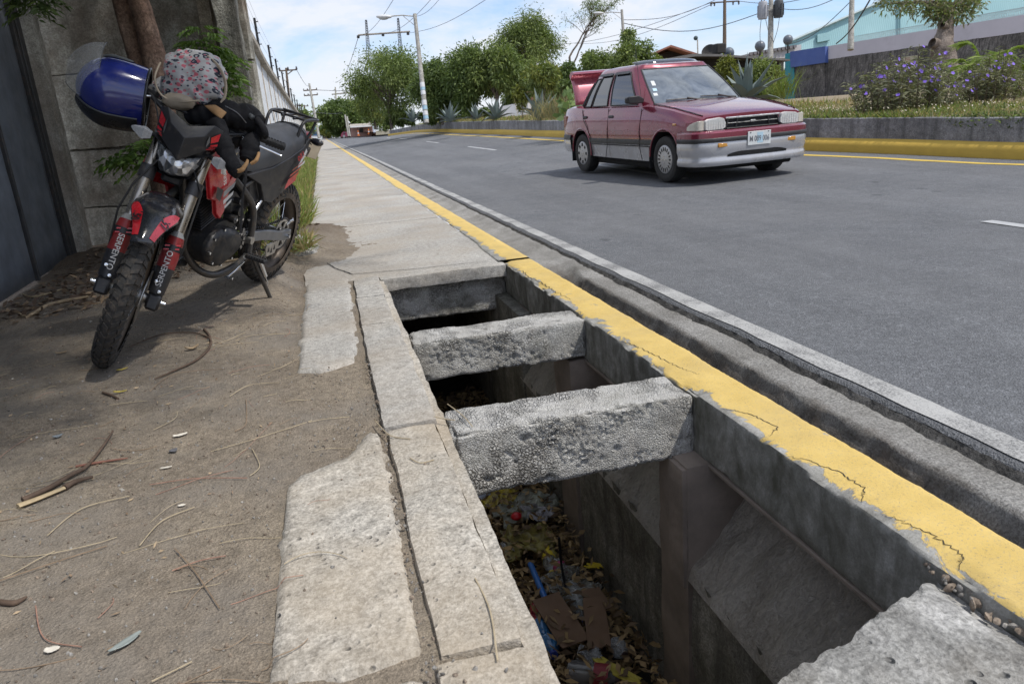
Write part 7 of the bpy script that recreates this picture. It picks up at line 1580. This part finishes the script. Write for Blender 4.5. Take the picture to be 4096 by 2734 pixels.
def crossarm(t, a, b, zc, ins, r=.06, mat=None, drop=.25):
    MB().tube([at(*a, zc), at(*b, zc)], r, 6).build('crossarm', mat or M_WOOD, t)
    for f_ in ins: p = at(*a, zc).lerp(at(*b, zc), f_); MB().lathe([(.0, 0), (.07, 0), (.09, .08), (.05, .16), (.08, .2), (.0, .3)], 8, T(p) @ (RX(math.pi) if drop < 0 else I4())).build('insulator', simple('insulator_brown', (.07, .06, .06), .4), t, smooth=60)
t = pole('utility_pole', (2898, 238), (2899, -30), 60, .16, M_WOOD, 'brown wooden power pole above the shed', 'power pole'); crossarm(t, (2842, 12), (2955, 5), 60, (.02, .14, .8, 1), drop=-1)
t = pole('transformer_pole', (3081, 262), (3085, -60), 50, .20, M_CPOLE, 'pale concrete pole carrying two transformers', 'power pole')
for (px, py, mt, lab) in ((3051, 42, simple('transformer_grey', (.36, .37, .40), .5, var=.1), 0), (3114, 36, simple('transformer_dark', (.06, .065, .07), .5), 1)):
    p = at(px, py, 49.5); b = MB().lathe([(0, -.55), (.28, -.55), (.30, -.5), (.30, .45), (.24, .55), (0, .58)], 18, T(p)).build('transformer', mt, t, smooth=50)
    for k in range(8): a = k*.785; MB().box((.29, -.015, -.42), (.36, .015, .30), M=T(p) @ RZ(a)).build('fin', mt, b)
    for q in (-.1, .1): MB().tube([p+Vector((q, 0, .55)), p+Vector((q, 0, .9))], .035, 6).build('bushing', M_LINE, b)
    MB().tube([p, Vector((at(3084, py, 50).x, at(3084, py, 50).y, p.z))], .05, 6).build('bracket', M_CPOLE, t)
for (a, b, c) in (((3045, 75), (3040, 130), (3042, 185)), ((3062, 75), (3075, 130), (3095, 170)), ((3118, 66), (3110, 120), (3092, 175))): MB().tube(smooth_path([at(*a, 49.5), at(*b, 49.5), at(*c, 49.5)]), .018, 5).build('drop_cable', M_LINE, t)
pole('utility_pole', (3402, 200), (3409, -40), 41, .17, M_CPOLE, 'pale concrete pole in front of the turquoise warehouse', 'power pole')
t = pole('utility_pole', (1165, 470), (1144, 273), 62, .12, M_WOOD, 'wooden power pole just above the white wall', 'power pole'); crossarm(t, (1118, 284), (1188, 279), 62, (.02, .5, .98)); MB().tube([at(1150, 298, 62), at(1172, 281, 62)], .04, 5).build('brace', M_WOOD, t)
t = pole('utility_pole', (1276, 552), (1237, 335), 105, .20, M_CPOLE, 'tall concrete power pole with two crossarms near the bus', 'power pole'); crossarm(t, (1214, 363), (1268, 359), 105, (.02, .3, .98), .09); crossarm(t, (1217, 383), (1271, 379), 105, (.02, .3, .98), .09)
t = pole('utility_pole', (1222, 500), (1217, 420), 120, .14, M_WOOD, 'small distant power pole above the far foliage', 'power pole'); crossarm(t, (1200, 425), (1234, 424), 120, (.1, .9), .08)
t = pole('utility_pole', (1192, 500), (1188, 415), 105, .12, M_WOOD, 'distant dark power pole above the end of the wall', 'power pole'); crossarm(t, (1188, 424), (1212, 420), 105, (.1, .9), .07)
def lattice(parent, a, b, zc, w):
    A, B = at(*a, zc), at(*b, zc); L = (B-A).length
    offs = [Vector((math.cos(q)*w, math.sin(q)*w, 0)) for q in (.5, 2.6, 4.7)]
    for o in offs: MB().tube([A+o, B+o*.35], .05, 4).build('leg', M_FPOST, parent)
    m = MB(); n = 18
    for k in range(n):
        for q in range(3): m.tube([A.lerp(B, k/n)+offs[q]*(1-.65*k/n), A.lerp(B, (k+1)/n)+offs[(q+1) % 3]*(1-.65*(k+1)/n)], .03, 3, caps=False)
    m.build('lattice', M_FPOST, parent)
t = thing('power_line_mast', 'twin lattice masts joined by a long crossbeam above the left trees', 'power line', group='power line frames'); lattice(t, (1478, 260), (1464, 80), 130, .45); lattice(t, (1608, 260), (1592, 73), 130, .45)
MB().tube([at(1432, 141, 130), at(1640, 127, 130)], .16, 6).build('crossbeam', M_COPE, t)
for x, y in ((1433, 146), (1532, 138), (1632, 133)): MB().tube([at(x, y-2, 130), at(x, y+6, 130)], .26, 8).build('insulator', M_FPOST, t)
t = thing('power_line_mast', 'smaller far twin-mast frame above the dome-shaped tree', 'power line', group='power line frames'); MB().tube([at(1345, 410, 230), at(1341, 349, 230)], .22, 5).build('mast', M_COPE, t); MB().tube([at(1403, 405, 230), at(1399, 345, 230)], .22, 5).build('mast', M_COPE, t); MB().tube([at(1327, 378, 230), at(1425, 367, 230)], .2, 5).build('crossbeam', M_COPE, t)
def wire(a, b, r, sag, label):
    A, B = at(*a), at(*b); P = [A.lerp(B, k/14)-Vector((0, 0, sag*math.sin(math.pi*k/14))) for k in range(15)]; tag(MB().tube(P, r, 4).build('overhead_wire', M_LINE), label, 'wire', 'overhead wires')
W_ = [((1433, 146, 130), (1620, -80, 60), .03, 1, 'wire from the lattice crossbeam left end rising to the right'), ((1532, 138, 130), (1800, -90, 60), .03, 1, 'wire from the middle of the lattice crossbeam'), ((1640, 132, 130), (2100, -110, 60), .03, 1, 'wire from the lattice crossbeam right end'),
      ((1662, 66, 37), (1800, -60, 20), .009, .2, 'thin wire from the top of the poster-covered lamp pole'), ((1433, 150, 130), (1340, 330, 230), .05, 2, 'far wire dropping to the smaller twin-mast frame'),
      ((2842, 12, 60), (2200, 180, 110), .022, .8, 'upper wire left of the wooden power pole'), ((2860, 12, 60), (2300, 175, 110), .022, 1.0, 'lower wire left of the wooden power pole'), ((2955, 5, 60), (3400, -60, 41), .02, .5, 'wire from the wooden power pole to the right'),
      ((2490, 92, 55), (3060, 45, 50), .024, .9, 'long slack wire between second street lamp and transformer pole'), ((2490, 80, 55), (2900, -20, 60), .02, .6, 'wire rising from the second street lamp to the right'), ((3090, 30, 50), (3409, -40, 41), .02, .5, 'wire between transformer pole and warehouse pole'),
      ((3150, 178, 60), (3409, 0, 41), .028, .5, 'dark cable climbing from the warehouse corner to the pole'), ((3345, 175, 41), (3480, 0, 34), .04, .25, 'thick dark cable beside the warehouse pole'),
      ((1260, 360, 105), (1600, 330, 105), .03, .5, 'upper wire right of the concrete pole near the bus'), ((1188, 282, 62), (1237, 345, 105), .02, .4, 'wire between the wall pole and the concrete pole'), ((1262, 450, 105), (1400, 446, 160), .03, .3, 'low far wire beside the dome-shaped tree'), ((1180, 440, 90), (1262, 452, 105), .03, .3, 'low wire behind the motorcycle rack')]
for w_ in W_: wire(*w_)
# ------------------------------------------------------------------ end of the street: bus, kiosk, gate, cones
bus = thing('bus', 'white and blue bus crossing at the far end of the pavement', 'bus'); BZ = 180
B_WH = simple('bus_white', (.62, .64, .66), .35, var=.06, sc_=.6); B_BL = simple('bus_blue', (.05, .17, .45), .35, var=.1, sc_=.6); B_CY = simple('bus_cyan', (.16, .42, .52), .4); B_GL = simple('bus_glass', (.03, .045, .07), .12)
prism_px([(1200, 556), (1336, 556), (1335, 535), (1330, 516), (1322, 512), (1200, 512)], BZ, 2.5, 'body', B_WH, bus); prism_px([(1200, 513), (1328, 513), (1322, 508), (1200, 508)], BZ-.2, 2.9, 'roof', B_CY, bus); prism_px([(1200, 541), (1285, 541), (1285, 517), (1200, 517)], BZ-.15, .1, 'blue_side', B_BL, bus)
for k in range(4): prism_px([(1204+20*k, 536), (1221+20*k, 536), (1221+20*k, 519), (1204+20*k, 519)], BZ-.3, .1, 'side_window', B_GL, bus)
prism_px([(1291, 556), (1318, 556), (1317, 518), (1291, 519)], BZ-.3, .2, 'door', simple('bus_door', (.05, .035, .035), .4), bus); prism_px([(1322, 540), (1334, 540), (1328, 516), (1320, 516)], BZ-.3, .1, 'windscreen', B_GL, bus)
for px in (1225, 1322): MB().tube([at(px, 556, BZ-.3), at(px, 556, BZ-.3)+Vector((0, .5, 0))], .5, 14).build('wheel', C_TYRE, bus)
ki = thing('kiosk', 'pink roadside kiosk with a pale awning beyond the end of the planter', 'kiosk')
prism_px([(1402, 548), (1488, 545), (1488, 503), (1402, 508)], 115, 4, 'wall', simple('kiosk_pink', (.38, .22, .18), .8, var=.12, sc_=1), ki); prism_px([(1396, 505), (1492, 499), (1490, 492), (1400, 497)], 113.5, 6, 'roof', simple('kiosk_roof', (.52, .48, .42), .7), ki); prism_px([(1400, 511), (1484, 506), (1486, 500), (1400, 505)], 112.5, 1, 'awning', simple('awning_white', (.6, .6, .6), .7), ki); prism_px([(1437, 530), (1452, 530), (1452, 512), (1437, 513)], 114.8, .1, 'hatch', M_SHED, ki)
def cone(px, py, zc, label):
    p = at(px, py, zc); t = thing('traffic_cone', label, 'traffic cone', tuple(p), group='orange cones at the kiosk'); MB().lathe([(.0, .0), (.2, 0), (.2, .05), (.13, .06), (.09, .35), (.05, .68), (.0, .7)], 12).build('cone_body', simple('cone_orange', (.62, .17, .03), .6), t, smooth=40); MB().lathe([(.106, .25), (.085, .42)], 12).build('band', M_LAMP, t)
cone(1434, 543, 100, 'left orange cone in front of the kiosk'); cone(1476, 537, 100, 'right orange cone in front of the kiosk')
gp = thing('steel_posts', 'pair of grey steel posts left of the kiosk', 'post')
for a, b in (((1394, 545), (1380, 460)), ((1400, 545), (1388, 466))): MB().tube([at(*a, 95), at(*b, 95)], .10, 8).build('post', M_CPOLE, gp)
MB().tube([at(1390, 483, 95), at(1400, 493, 95)], .08, 6).build('bracket', M_LAMP, gp)
lg = thing('lattice_gate', 'white barrier post with a lattice frame at the end of the planter', 'gate')
MB().tube([at(1498, 530, 84), at(1487, 436, 84)], .16, 10).build('post', simple('post_blue_white', (.52, .56, .64), .5), lg); MB().tube([at(1526, 520, 84), at(1517, 462, 84)], .07, 8).build('post', M_LAMP, lg)
for k in range(4): MB().tube([at(1497+3*k*.3, 524-15*k, 84), at(1522, 510-15*k, 84)], .045, 6).build('rung', M_LAMP, lg)
for (a, b) in (((1464, 466), (1478, 466)), ((1517, 467), (1533, 466))): MB().tube([at(*a, 84), at(*b, 84)], .06, 6).build('stub', M_LAMP, lg)
prism_px([(1474, 500), (1484, 500), (1484, 425), (1474, 430)], 90, .4, 'panel', M_COPE, lg)
fc = thing('parked_car', 'dark red car roof just showing beside the steel posts', 'car'); prism_px([(1362, 548), (1392, 546), (1390, 532), (1382, 527), (1372, 527), (1366, 534)], 125, 1.6, 'body', C_MAR, fc); prism_px([(1373, 534), (1382, 534), (1380, 529), (1374, 529)], 124.8, .1, 'window', C_GLASS, fc); MB().tube([at(1376, 545, 124.6), at(1376, 545, 124.6)+Vector((0, .3, 0))], .2, 10).build('wheel', C_CAP, fc)
# ------------------------------------------------------------------ litter on the dirt
def gpt(px, py, z=0.0):
    a = at(px, py, 1.0)-Vector((0, 0, CAM_H)); return a*((z-CAM_H)/a.z)+Vector((0, 0, CAM_H))
def dpt(px, py, dz=.004):
    p = gpt(px, py, 0); p.z = dirtz(p.x, p.y)
    for _ in range(4): p = gpt(px, py, p.z); p.z = dirtz(p.x, p.y)
    return p+Vector((0, 0, dz))
M_TWIG = simple('twig_brown', (.10, .066, .045), .85, var=.3, sc_=30, bump=.5, bsc=150); M_SPLIT = simple('split_wood', (.42, .33, .20), .8, var=.2, sc_=40, bump=.4, bsc=120); M_RTWIG = simple('twig_red', (.22, .10, .07), .8, var=.25, sc_=30); M_STRAW = simple('straw', (.40, .33, .22), .8, var=.25, sc_=25); M_STRAW2 = simple('straw_dark', (.24, .17, .11), .8, var=.3, sc_=25); M_STRAW3 = simple('straw_red', (.32, .18, .13), .8, var=.3, sc_=25)
M_DLEAF = simple('dead_leaf', (.36, .27, .17), .8, var=.25, sc_=30); M_YLEAF = simple('yellow_leaf', (.45, .36, .06), .7, var=.2, sc_=30); M_PAPER = simple('paper_scrap', (.62, .58, .50), .8, var=.1)
def stick(pts, r, name, mat, label, lift=.006, n=7):
    P = smooth_path([dpt(*p, lift) for p in pts], 6); rr = [.7*q for q in np.interp(np.linspace(0, 1, len(P)), np.linspace(0, 1, len(r)), r)]; return tag(MB().tube(P, rr, n).build(name, mat, smooth=60), label, 'stick')
t = thing('split_branch', 'long dark broken branch with a pale split end lying on the dirt', 'branch')
P = smooth_path([dpt(*p, .012) for p in ((95, 2015), (200, 1965), (290, 1912), (350, 1878), (420, 1790), (455, 1735))], 6); MB().tube(P, list(np.linspace(.009, .003, len(P))), 8).build('bark', M_TWIG, t, smooth=60)
P = smooth_path([dpt(*p, .010) for p in ((75, 2036), (150, 2008), (262, 1962))], 6); MB().tube(P, list(np.linspace(.013, .009, len(P))), 6, flat=.5).build('split_wood', M_SPLIT, t, smooth=60)
P = smooth_path([dpt(*p, .010) for p in ((262, 1962), (310, 1935), (375, 1918))], 5); MB().tube(P, list(np.linspace(.010, .004, len(P))), 6).build('side_twig', M_TWIG, t, smooth=60)
stick([(305, 1872), (400, 1855), (512, 1838)], [.006, .006, .003], 'reddish_stick', M_RTWIG, 'short reddish stick crossing the split branch')
stick([(520, 1392), (640, 1345), (760, 1335), (828, 1352), (846, 1375), (826, 1412), (780, 1450), (700, 1488), (620, 1522)], [.003, .004, .004, .006, .008, .009, .008, .006, .003], 'curled_vine', M_TWIG, 'dark curled vine stem looped on the dirt before the front wheel', .008)
stick([(818, 1322), (838, 1345), (846, 1380)], [.010, .009, .006], 'stem_stub', M_TWIG, 'stubby end of bark at the top of the curled vine')
stick([(412, 1574), (445, 1585), (474, 1600)], [.007, .008, .007], 'twig_stub', M_TWIG, 'short dark twig stub below the front wheel')
stick([(0, 2415), (60, 2420), (110, 2395)], [.009, .010, .004], 'broken_twig', M_TWIG, 'frayed broken twig at the left edge low down')
stick([(60, 1240), (110, 1270), (200, 1222), (355, 1190)], [.004, .016, .018, .012], 'bark_strip', M_DLEAF, 'pale curved strip of bark at the foot of the gate')
stick([(785, 1058), (880, 1052), (960, 1040)], [.006, .012, .010], 'bark_strip', M_DLEAF, 'pale strip of bark under the motorcycle engine')
stick([(250, 1160), (140, 1190), (90, 1178)], [.006, .01, .004], 'bark_strip', M_SPLIT, 'small pale splinter beside the gate foot')
def flake(px, py, L, W, ang, mat, name, label, curl=.3, cat='leaf'):
    c = dpt(px, py, .006); M_ = T(c) @ RZ(ang)
    m = MB(M_); m.grid(lambda u, v: ((u-.5)*L, (v-.5)*W*math.sin(math.pi*(.08+.84*u))*1.1, curl*L*((u-.5)**2+(v-.5)**2*.6)+.002*nz(u*5, v*5, px)), 8, 4); o = m.build(name, mat, smooth=180); o.modifiers.new('t', 'SOLIDIFY').thickness = .0012; return tag(o, label, cat)
flake(770, 1400, .06, .03, .3, M_DLEAF, 'dead_leaf', 'curled pale dead leaf inside the loop of the curled vine', .8)
flake(1240, 955, .07, .035, -.2, simple('orange_leaf', (.45, .27, .14), .8), 'dead_leaf', 'orange dry leaf behind the rear wheel')
flake(490, 1482, .045, .012, .4, M_YLEAF, 'yellow_leaf', 'narrow yellow leaf just below the front tyre'); flake(482, 1572, .05, .012, -.15, M_YLEAF, 'yellow_leaf', 'narrow yellow leaf beside the dark twig stub')
flake(722, 1745, .045, .018, .25, M_PAPER, 'paper_scrap', 'white paper scrap right of centre on the dirt', .2, 'scrap'); flake(210, 2605, .028, .018, -.1, M_PAPER, 'paper_scrap', 'small cream scrap low at the left near the pale shard', .2, 'scrap'); flake(728, 2026, .02, .010, 0, M_PAPER, 'paper_scrap', 'tiny cream scrap left of the large concrete patch', .1, 'scrap'); flake(245, 1415, .05, .014, 0, M_DLEAF, 'dead_leaf', 'pale dry leaf left of the front tyre', .3); flake(665, 1875, .035, .008, 0, M_PAPER, 'paper_scrap', 'thin white strip right of the reddish stick', .1, 'scrap')
flake(505, 2578, .065, .018, .75, simple('pale_shard', (.34, .38, .36), .15, var=.1, trans=.2), 'plastic_shard', 'pale translucent plastic shard at the bottom of the dirt', .2, 'scrap')
flake(232, 1750, .028, .022, .4, simple('blue_stone', (.22, .25, .27), .7), 'flat_stone', 'flat bluish stone left of the split branch', .4, 'stone')
flake(695, 1808, .025, .024, .7, simple('dark_stone', (.12, .12, .13), .8), 'flat_stone', 'dark pointed stone on the open dirt', .5, 'stone')
# straw
rs = random.Random(12); m = MB()
def straw(p0, ang, L, bend, r):
    P = []
    for k in range(9):
        f_ = k/8; a = ang+bend*(f_-.5); 
        if k == 0: q = Vector((p0[0], p0[1], 0))
        else: q = q+Vector((math.cos(a), math.sin(a), 0))*L/8
        P.append((q.x, q.y, max(dirtz(q.x, q.y), .006 if q.x > -.22 and (q.y < 2.1 or q.y > 2.95) else -1)+.004+.003*math.sin(f_*5)))
    m.tube(P, r, 4, caps=False)
for k in range(150):
    y = 1.0+3.2*rs.random()**1.3; x = -1.75+1.6*rs.random(); m.cur = rs.choice((0, 0, 1, 2)); L = rs.choice((.06, .10, .14, .2, .28))*rs.uniform(.7, 1.2); straw((x, y), rs.gauss(.35, .5)+(3.14 if rs.random() < .5 else 0), L, rs.gauss(0, 1.0), rs.uniform(.0006, .0012))
for (pts, mi) in ((((0, 2330), (240, 2250), (430, 2190)), 1), (((190, 2150), (330, 2040), (520, 1990)), 0), (((700, 2200), (780, 2290), (880, 2440)), 1), (((690, 2290), (800, 2250), (905, 2230)), 2), (((145, 2430), (180, 2560), (330, 2595)), 2), (((560, 2190), (650, 2090), (780, 2035)), 0), (((610, 2734), (700, 2690), (770, 2655)), 0), (((440, 1625), (560, 1610), (590, 1608)), 0), (((600, 1570), (700, 1500), (900, 1480)), 1), (((920, 1590), (1000, 1545), (1120, 1535)), 0), (((985, 1600), (985, 1700), (940, 1730)), 1), (((615, 1725), (700, 1680), (710, 1650)), 0), (((600, 1945), (780, 1920), (990, 1918)), 2), (((1010, 1800), (1040, 1870), (1000, 1910)), 0)):
    m.cur = mi; P = smooth_path([dpt(*p, .006) for p in pts], 6); m.tube(P, .0013, 5, caps=False)
tag(m.build('dry_straw', [M_STRAW, M_STRAW2, M_STRAW3]), 'thin dry grass stems scattered over the dirt', 'straw', kind='stuff')
m = MB()
for (pts) in ([(1900, 2310), (1960, 2440), (1990, 2640)], [(1640, 1830), (1680, 1850), (1735, 1838)], [(1790, 1615), (1850, 1660), (1890, 1705)], [(1735, 1665), (1780, 1675), (1820, 1680)], [(1500, 1680), (1560, 1740), (1640, 1755)]):
    P = smooth_path([gpt(*p, .007) for p in pts], 6); m.tube(P, .0017, 5)
tag(m.build('edging_straw', M_STRAW), 'few dry stems lying on the drain edging and near beam', 'straw', kind='stuff')
# leaf mould at the foot of the wall and gate
r9 = np.random.default_rng(31); n = 1500; Y = 4.6+2.9*r9.random(n); X = -2.1+1.9*r9.random(n)*(.35+.65*(Y-4.2)/3.2); C = np.array([(x, y, dirtz(x, y)+.006) for x, y in zip(X, Y)]); D = r9.normal(size=(n, 3)); D[:, 2] *= .25
V, F = leaves_np(C, D, .055, .022, .1, 5); V[:, 2] = np.maximum(V[:, 2], np.repeat(C[:, 2], 4)-.004); mi = r9.integers(0, 3, n)
tag(np_mesh('leaf_litter', V, F, [simple('mould_brown', (.13, .085, .055), .9, var=.3), simple('mould_tan', (.24, .17, .105), .9, var=.3), M_TWIG], None, mi), 'brown dead leaves gathered at the foot of the wall', 'leaf litter', kind='stuff')
n = 330; Y = 1.2+3.6*r9.random(n); X = -2.0+1.75*r9.random(n); C = np.array([(x, y, dirtz(x, y)+.005) for x, y in zip(X, Y)]); D = r9.normal(size=(n, 3)); D[:, 2] *= .15; V, F = leaves_np(C, D, .018, .007, .0, 6); V[:, 2] = np.maximum(V[:, 2], np.repeat(C[:, 2], 4)-.002)
tag(np_mesh('leaf_scraps', V, F, [M_DLEAF, M_PAPER, M_STRAW2], None, r9.choice(3, n, p=[.55, .08, .37])), 'tiny leaf scraps and chips on the open dirt', 'leaf litter', kind='stuff')
# ------------------------------------------------------------------ rubbish at the bottom of the drain
DZ = -1.16
r9 = np.random.default_rng(41); n = 9000; Y = 1.6+4.2*r9.random(n); X = .30+.70*r9.random(n); Zc = np.array([FZ+.03+.06*abs(fbm(x*4, y*4, 2))+.04*r9.random() for x, y in zip(X, Y)]); C = np.stack([X, Y, Zc], 1); D = r9.normal(size=(n, 3)); D[:, 2] *= .4
V, F = leaves_np(C, D, .055, .022, .15, 7); tag(np_mesh('drain_leaves', V, F, [simple('drain_leaf_a', (.26, .175, .085), .8, var=.3), simple('drain_leaf_b', (.36, .25, .12), .8, var=.3), simple('drain_leaf_c', (.14, .095, .055), .85, var=.3)], None, r9.integers(0, 3, n)), 'dry brown leaves covering the bottom of the drain', 'leaf litter', kind='stuff')
def glassy(name, c, alpha=.35, rough=.08): 
    if name in MC: return MC[name]
    t = NT(name); MC[name] = t.done(c, rough, 0, t.bump(t.noise(30, 3), .3, .004), alpha=alpha, spec=.8); return MC[name]
P_CLR = glassy('pet_clear', (.55, .58, .60)); P_BLUE = glassy('pet_blue', (.06, .20, .42), .8, .15); P_COLA = glassy('pet_cola', (.16, .155, .155), .75, .1)
def toplayer():
    r9 = np.random.default_rng(43); n = 1500; Y = 1.7+2.6*r9.random(n); X = .45+.53*r9.random(n); C = np.stack([X, Y, np.full(n, DZ+.01)+.07*r9.random(n)], 1); D = r9.normal(size=(n, 3)); D[:, 2] *= .3; V, F = leaves_np(C, D, .05, .02, .2, 9)
    tag(np_mesh('drain_leaves', V, F, [MC['drain_leaf_a'], MC['drain_leaf_b'], MC['drain_leaf_c']], None, r9.integers(0, 3, n)), 'loose dry leaves lying over the rubbish in the drain', 'leaf litter', kind='stuff')
toplayer()
def bottle(a, b, r, label, mat, capmat, labmat=None, lab=(.35, .65), z=DZ, crush=0, text=None):
    A, B = gpt(*a, z), gpt(*b, z); t = thing('plastic_bottle', label, 'bottle', group='bottles in the drain'); d = (B-A); L = d.length; x, y, zz = frame(d); M_ = T(A) @ Matrix((x, y, zz)).transposed().to_4x4()
    prof = [(0, 0), (r*.8, .0), (r, .03*L), (r*.97, .3*L), (r*(.93-crush), .45*L), (r, .62*L), (r*.9, .72*L), (r*.45, .86*L), (r*.32, .90*L), (r*.32, .94*L)]
    m = MB(M_); m.lathe(prof, 20)
    if crush:
        for i, v in enumerate(m.v): m.v[i] = tuple(Vector(v)+Vector((nz(v[0]*25, v[1]*25, v[2]*25), nz(v[1]*25, v[2]*25), nz(v[2]*25, v[0]*25)))*r*crush*1.5)
    m.build('bottle_body', mat, t, smooth=50); MB(M_).lathe([(r*.38, .92*L), (r*.38, 1.0*L), (0, 1.0*L)], 14).build('cap', capmat, t, smooth=40)
    if labmat: MB(M_).lathe([(r*1.02, lab[0]*L), (r*1.0, (lab[0]+lab[1])/2*L), (r*1.02, lab[1]*L)], 20).build('bottle_label', labmat, t, smooth=60)
    return t
M_LY = simple('label_yellow', (.62, .47, .02), .5, var=.1); M_LR = simple('label_red', (.22, .02, .03), .5, var=.2, sc_=40); M_CAPY = simple('cap_yellow', (.55, .42, .03), .5); M_CAPB = simple('cap_blue', (.04, .07, .35), .5); M_CAPD = simple('cap_dark', (.04, .02, .02), .5); M_LP = simple('label_pink', (.42, .05, .16), .5)
b1 = bottle((2185, 2185), (2208, 2295), .034, 'clear bottle with a yellow label lying beside the blue pipe', P_CLR, M_CAPY, M_LY, (.12, .52))
bottle((2270, 2690), (2480, 2715), .05, 'large dark grey cola bottle with a red label at the bottom edge', P_COLA, M_CAPD, M_LR, (.52, .80))
bottle((2012, 2185), (2072, 2222), .032, 'small clear bottle with a yellow cap near the olive bag', P_CLR, M_CAPY)
bottle((2290, 2345), (2345, 2490), .042, 'long clear bottle with a blue ring between two brown cardboards', P_CLR, M_CAPB)
bottle((2165, 2505), (2215, 2620), .05, 'crushed blue plastic bottle against the left side', P_BLUE, M_CAPB, simple('label_white', (.55, .55, .56), .6), (.05, .2), crush=.25)
bottle((2315, 2612), (2420, 2640), .042, 'clear crumpled bottle above the cola bottle', P_CLR, M_CAPD, crush=.2)
bottle((2225, 2255), (2262, 2290), .034, 'short clear bottle with a pink label right of the yellow-labelled one', P_CLR, M_LP, M_LP, (.3, .6))
bottle((2460, 2570), (2500, 2620), .035, 'small clear bottle near the right wall', P_CLR, M_CAPD, crush=.15)
def crumple(px, py, w, h, mat, name, label, seed, z=DZ, n=22, amp=.5, ang=0):
    c = gpt(px, py, z+.02); M_ = T(c) @ RZ(ang+seed); w *= .78; h *= .78
    m = MB(M_); m.grid(lambda u, v: ((u-.5)*w+.25*w*nz(u*3, v*3, seed), (v-.5)*h+.25*h*nz(u*3+9, v*3, seed), amp*min(w, h)*(.35*fbm(u*3, v*3, seed)+.18*abs(nz(u*9, v*9, seed)))), n, n); o = m.build(name, mat, smooth=55); o.modifiers.new('t', 'SOLIDIFY').thickness = .001; return tag(o, label, 'rubbish', 'rubbish in the drain')
def filmy(name, c, alpha=.8, rough=.35):
    if name in MC: return MC[name]
    t = NT(name); d = t.ramp(t.noise(14, 6, .7, .5), [(.42, 0), (.62, 1)]); col = t.mix(t.math('MULTIPLY', d, .75), mul(c, .85), (.10, .08, .055)); pr = t.ramp(t.voro(30, stretch=(1, 2.5, 1)), [(.12, 1), (.16, 0)]); col = t.mix(t.math('MULTIPLY', pr, .35), col, mul(c, .35))
    MC[name] = t.done(col, rough, 0, t.bump(t.noise(40, 5, .7), .5, .006), alpha=alpha, spec=.6); return MC[name]
crumple(1985, 1985, .30, .30, filmy('bag_yellow', (.62, .47, .03), 1), 'crisp_packet', 'bright yellow crumpled packet under the near beam', 1)
crumple(2095, 2030, .26, .42, filmy('bag_grey_green', (.40, .42, .34), .95), 'plastic_bag', 'grey-green printed plastic bag under the near beam', 2, amp=.8)
crumple(2110, 2165, .34, .34, filmy('bag_olive', (.34, .29, .06), .9), 'plastic_bag', 'olive translucent plastic bag above the blue pipe', 3)
crumple(2150, 2050, .20, .22, filmy('bag_white', (.58, .57, .62), .9), 'plastic_bag', 'white plastic bag against the right wall under the beam', 4, amp=.8)
crumple(2275, 2335, .30, .26, filmy('bag_clear', (.42, .43, .40), .45), 'plastic_bag', 'clear plastic bag right of the blue pipe', 5)
crumple(2172, 2440, .15, .13, simple('wrapper_red', (.42, .03, .05), .35, var=.1), 'wrapper', 'red and white wrapper left of the blue pipe', 6); crumple(2190, 2475, .17, .13, filmy('wrapper_clear', (.55, .50, .52), .7), 'wrapper', 'crinkled pale wrapper below the red one', 7)
crumple(1940, 1965, .16, .16, simple('paper_blue', (.42, .46, .56), .7), 'paper', 'pale bluish paper scrap at the left under the near beam', 8)
crumple(2385, 2260, .12, .05, M_LY, 'wrapper', 'thin yellow scrap at the foot of the right wall', 9); crumple(2465, 2680, .07, .26, simple('peel_yellow', (.46, .38, .06), .6), 'fruit_peel', 'yellow peel beside the cola bottle', 10, n=12)
M_CARD = simple('cardboard', (.17, .105, .065), .9, var=.15, sc_=8, bump=.3, bsc=60)
for (px, py, w, h, a, lab, sd) in ((2240, 2475, .15, .34, .15, 'larger piece of brown cardboard in the middle of the rubbish', 1), (2385, 2485, .11, .32, -.25, 'smaller piece of brown cardboard near the right wall', 2), (2385, 2395, .10, .16, .1, 'torn cardboard corner above the smaller piece', 3)):
    c = gpt(px, py, DZ+.06); m = MB(T(c) @ RZ(a) @ RX(.15)); k = 22; pts = [(math.cos(q)*w*.6*(1+.5*nz(q*3, sd)), math.sin(q)*h*.6*(1+.5*nz(q*3, sd+5))) for q in np.linspace(0, 6.283, k, endpoint=False)]; pts = [(max(-w*.42, min(w*.42, x)), max(-h*.42, min(h*.42, y))) for x, y in pts]; m.prism(pts, -.003, .003); tag(m.build('cardboard', M_CARD), lab, 'cardboard', 'rubbish in the drain')
tag(MB().tube(smooth_path([gpt(2122, 2255, DZ+.05), gpt(2160, 2345, DZ+.06), gpt(2215, 2470, DZ+.05)]), .014, 12).build('blue_pipe', simple('pipe_bright_blue', (.02, .13, .42), .4), smooth=60), 'bright blue plastic pipe lying on the leaves in the drain', 'pipe')
tag(MB().ball(gpt(2065, 2063, DZ+.08), (.03, .03, .02), 12, 8).build('bottle_cap', simple('cap_red', (.5, .01, .02), .4), smooth=60), 'small red bottle cap in the drain', 'cap')
tag(MB().tube(smooth_path([gpt(2236, 2150, -.9), gpt(2245, 2250, -1.05), gpt(2262, 2345, DZ+.03)]), .006, 6).build('black_cable', J_BLK), 'thin black cable hanging down by the right wall of the drain', 'cable')
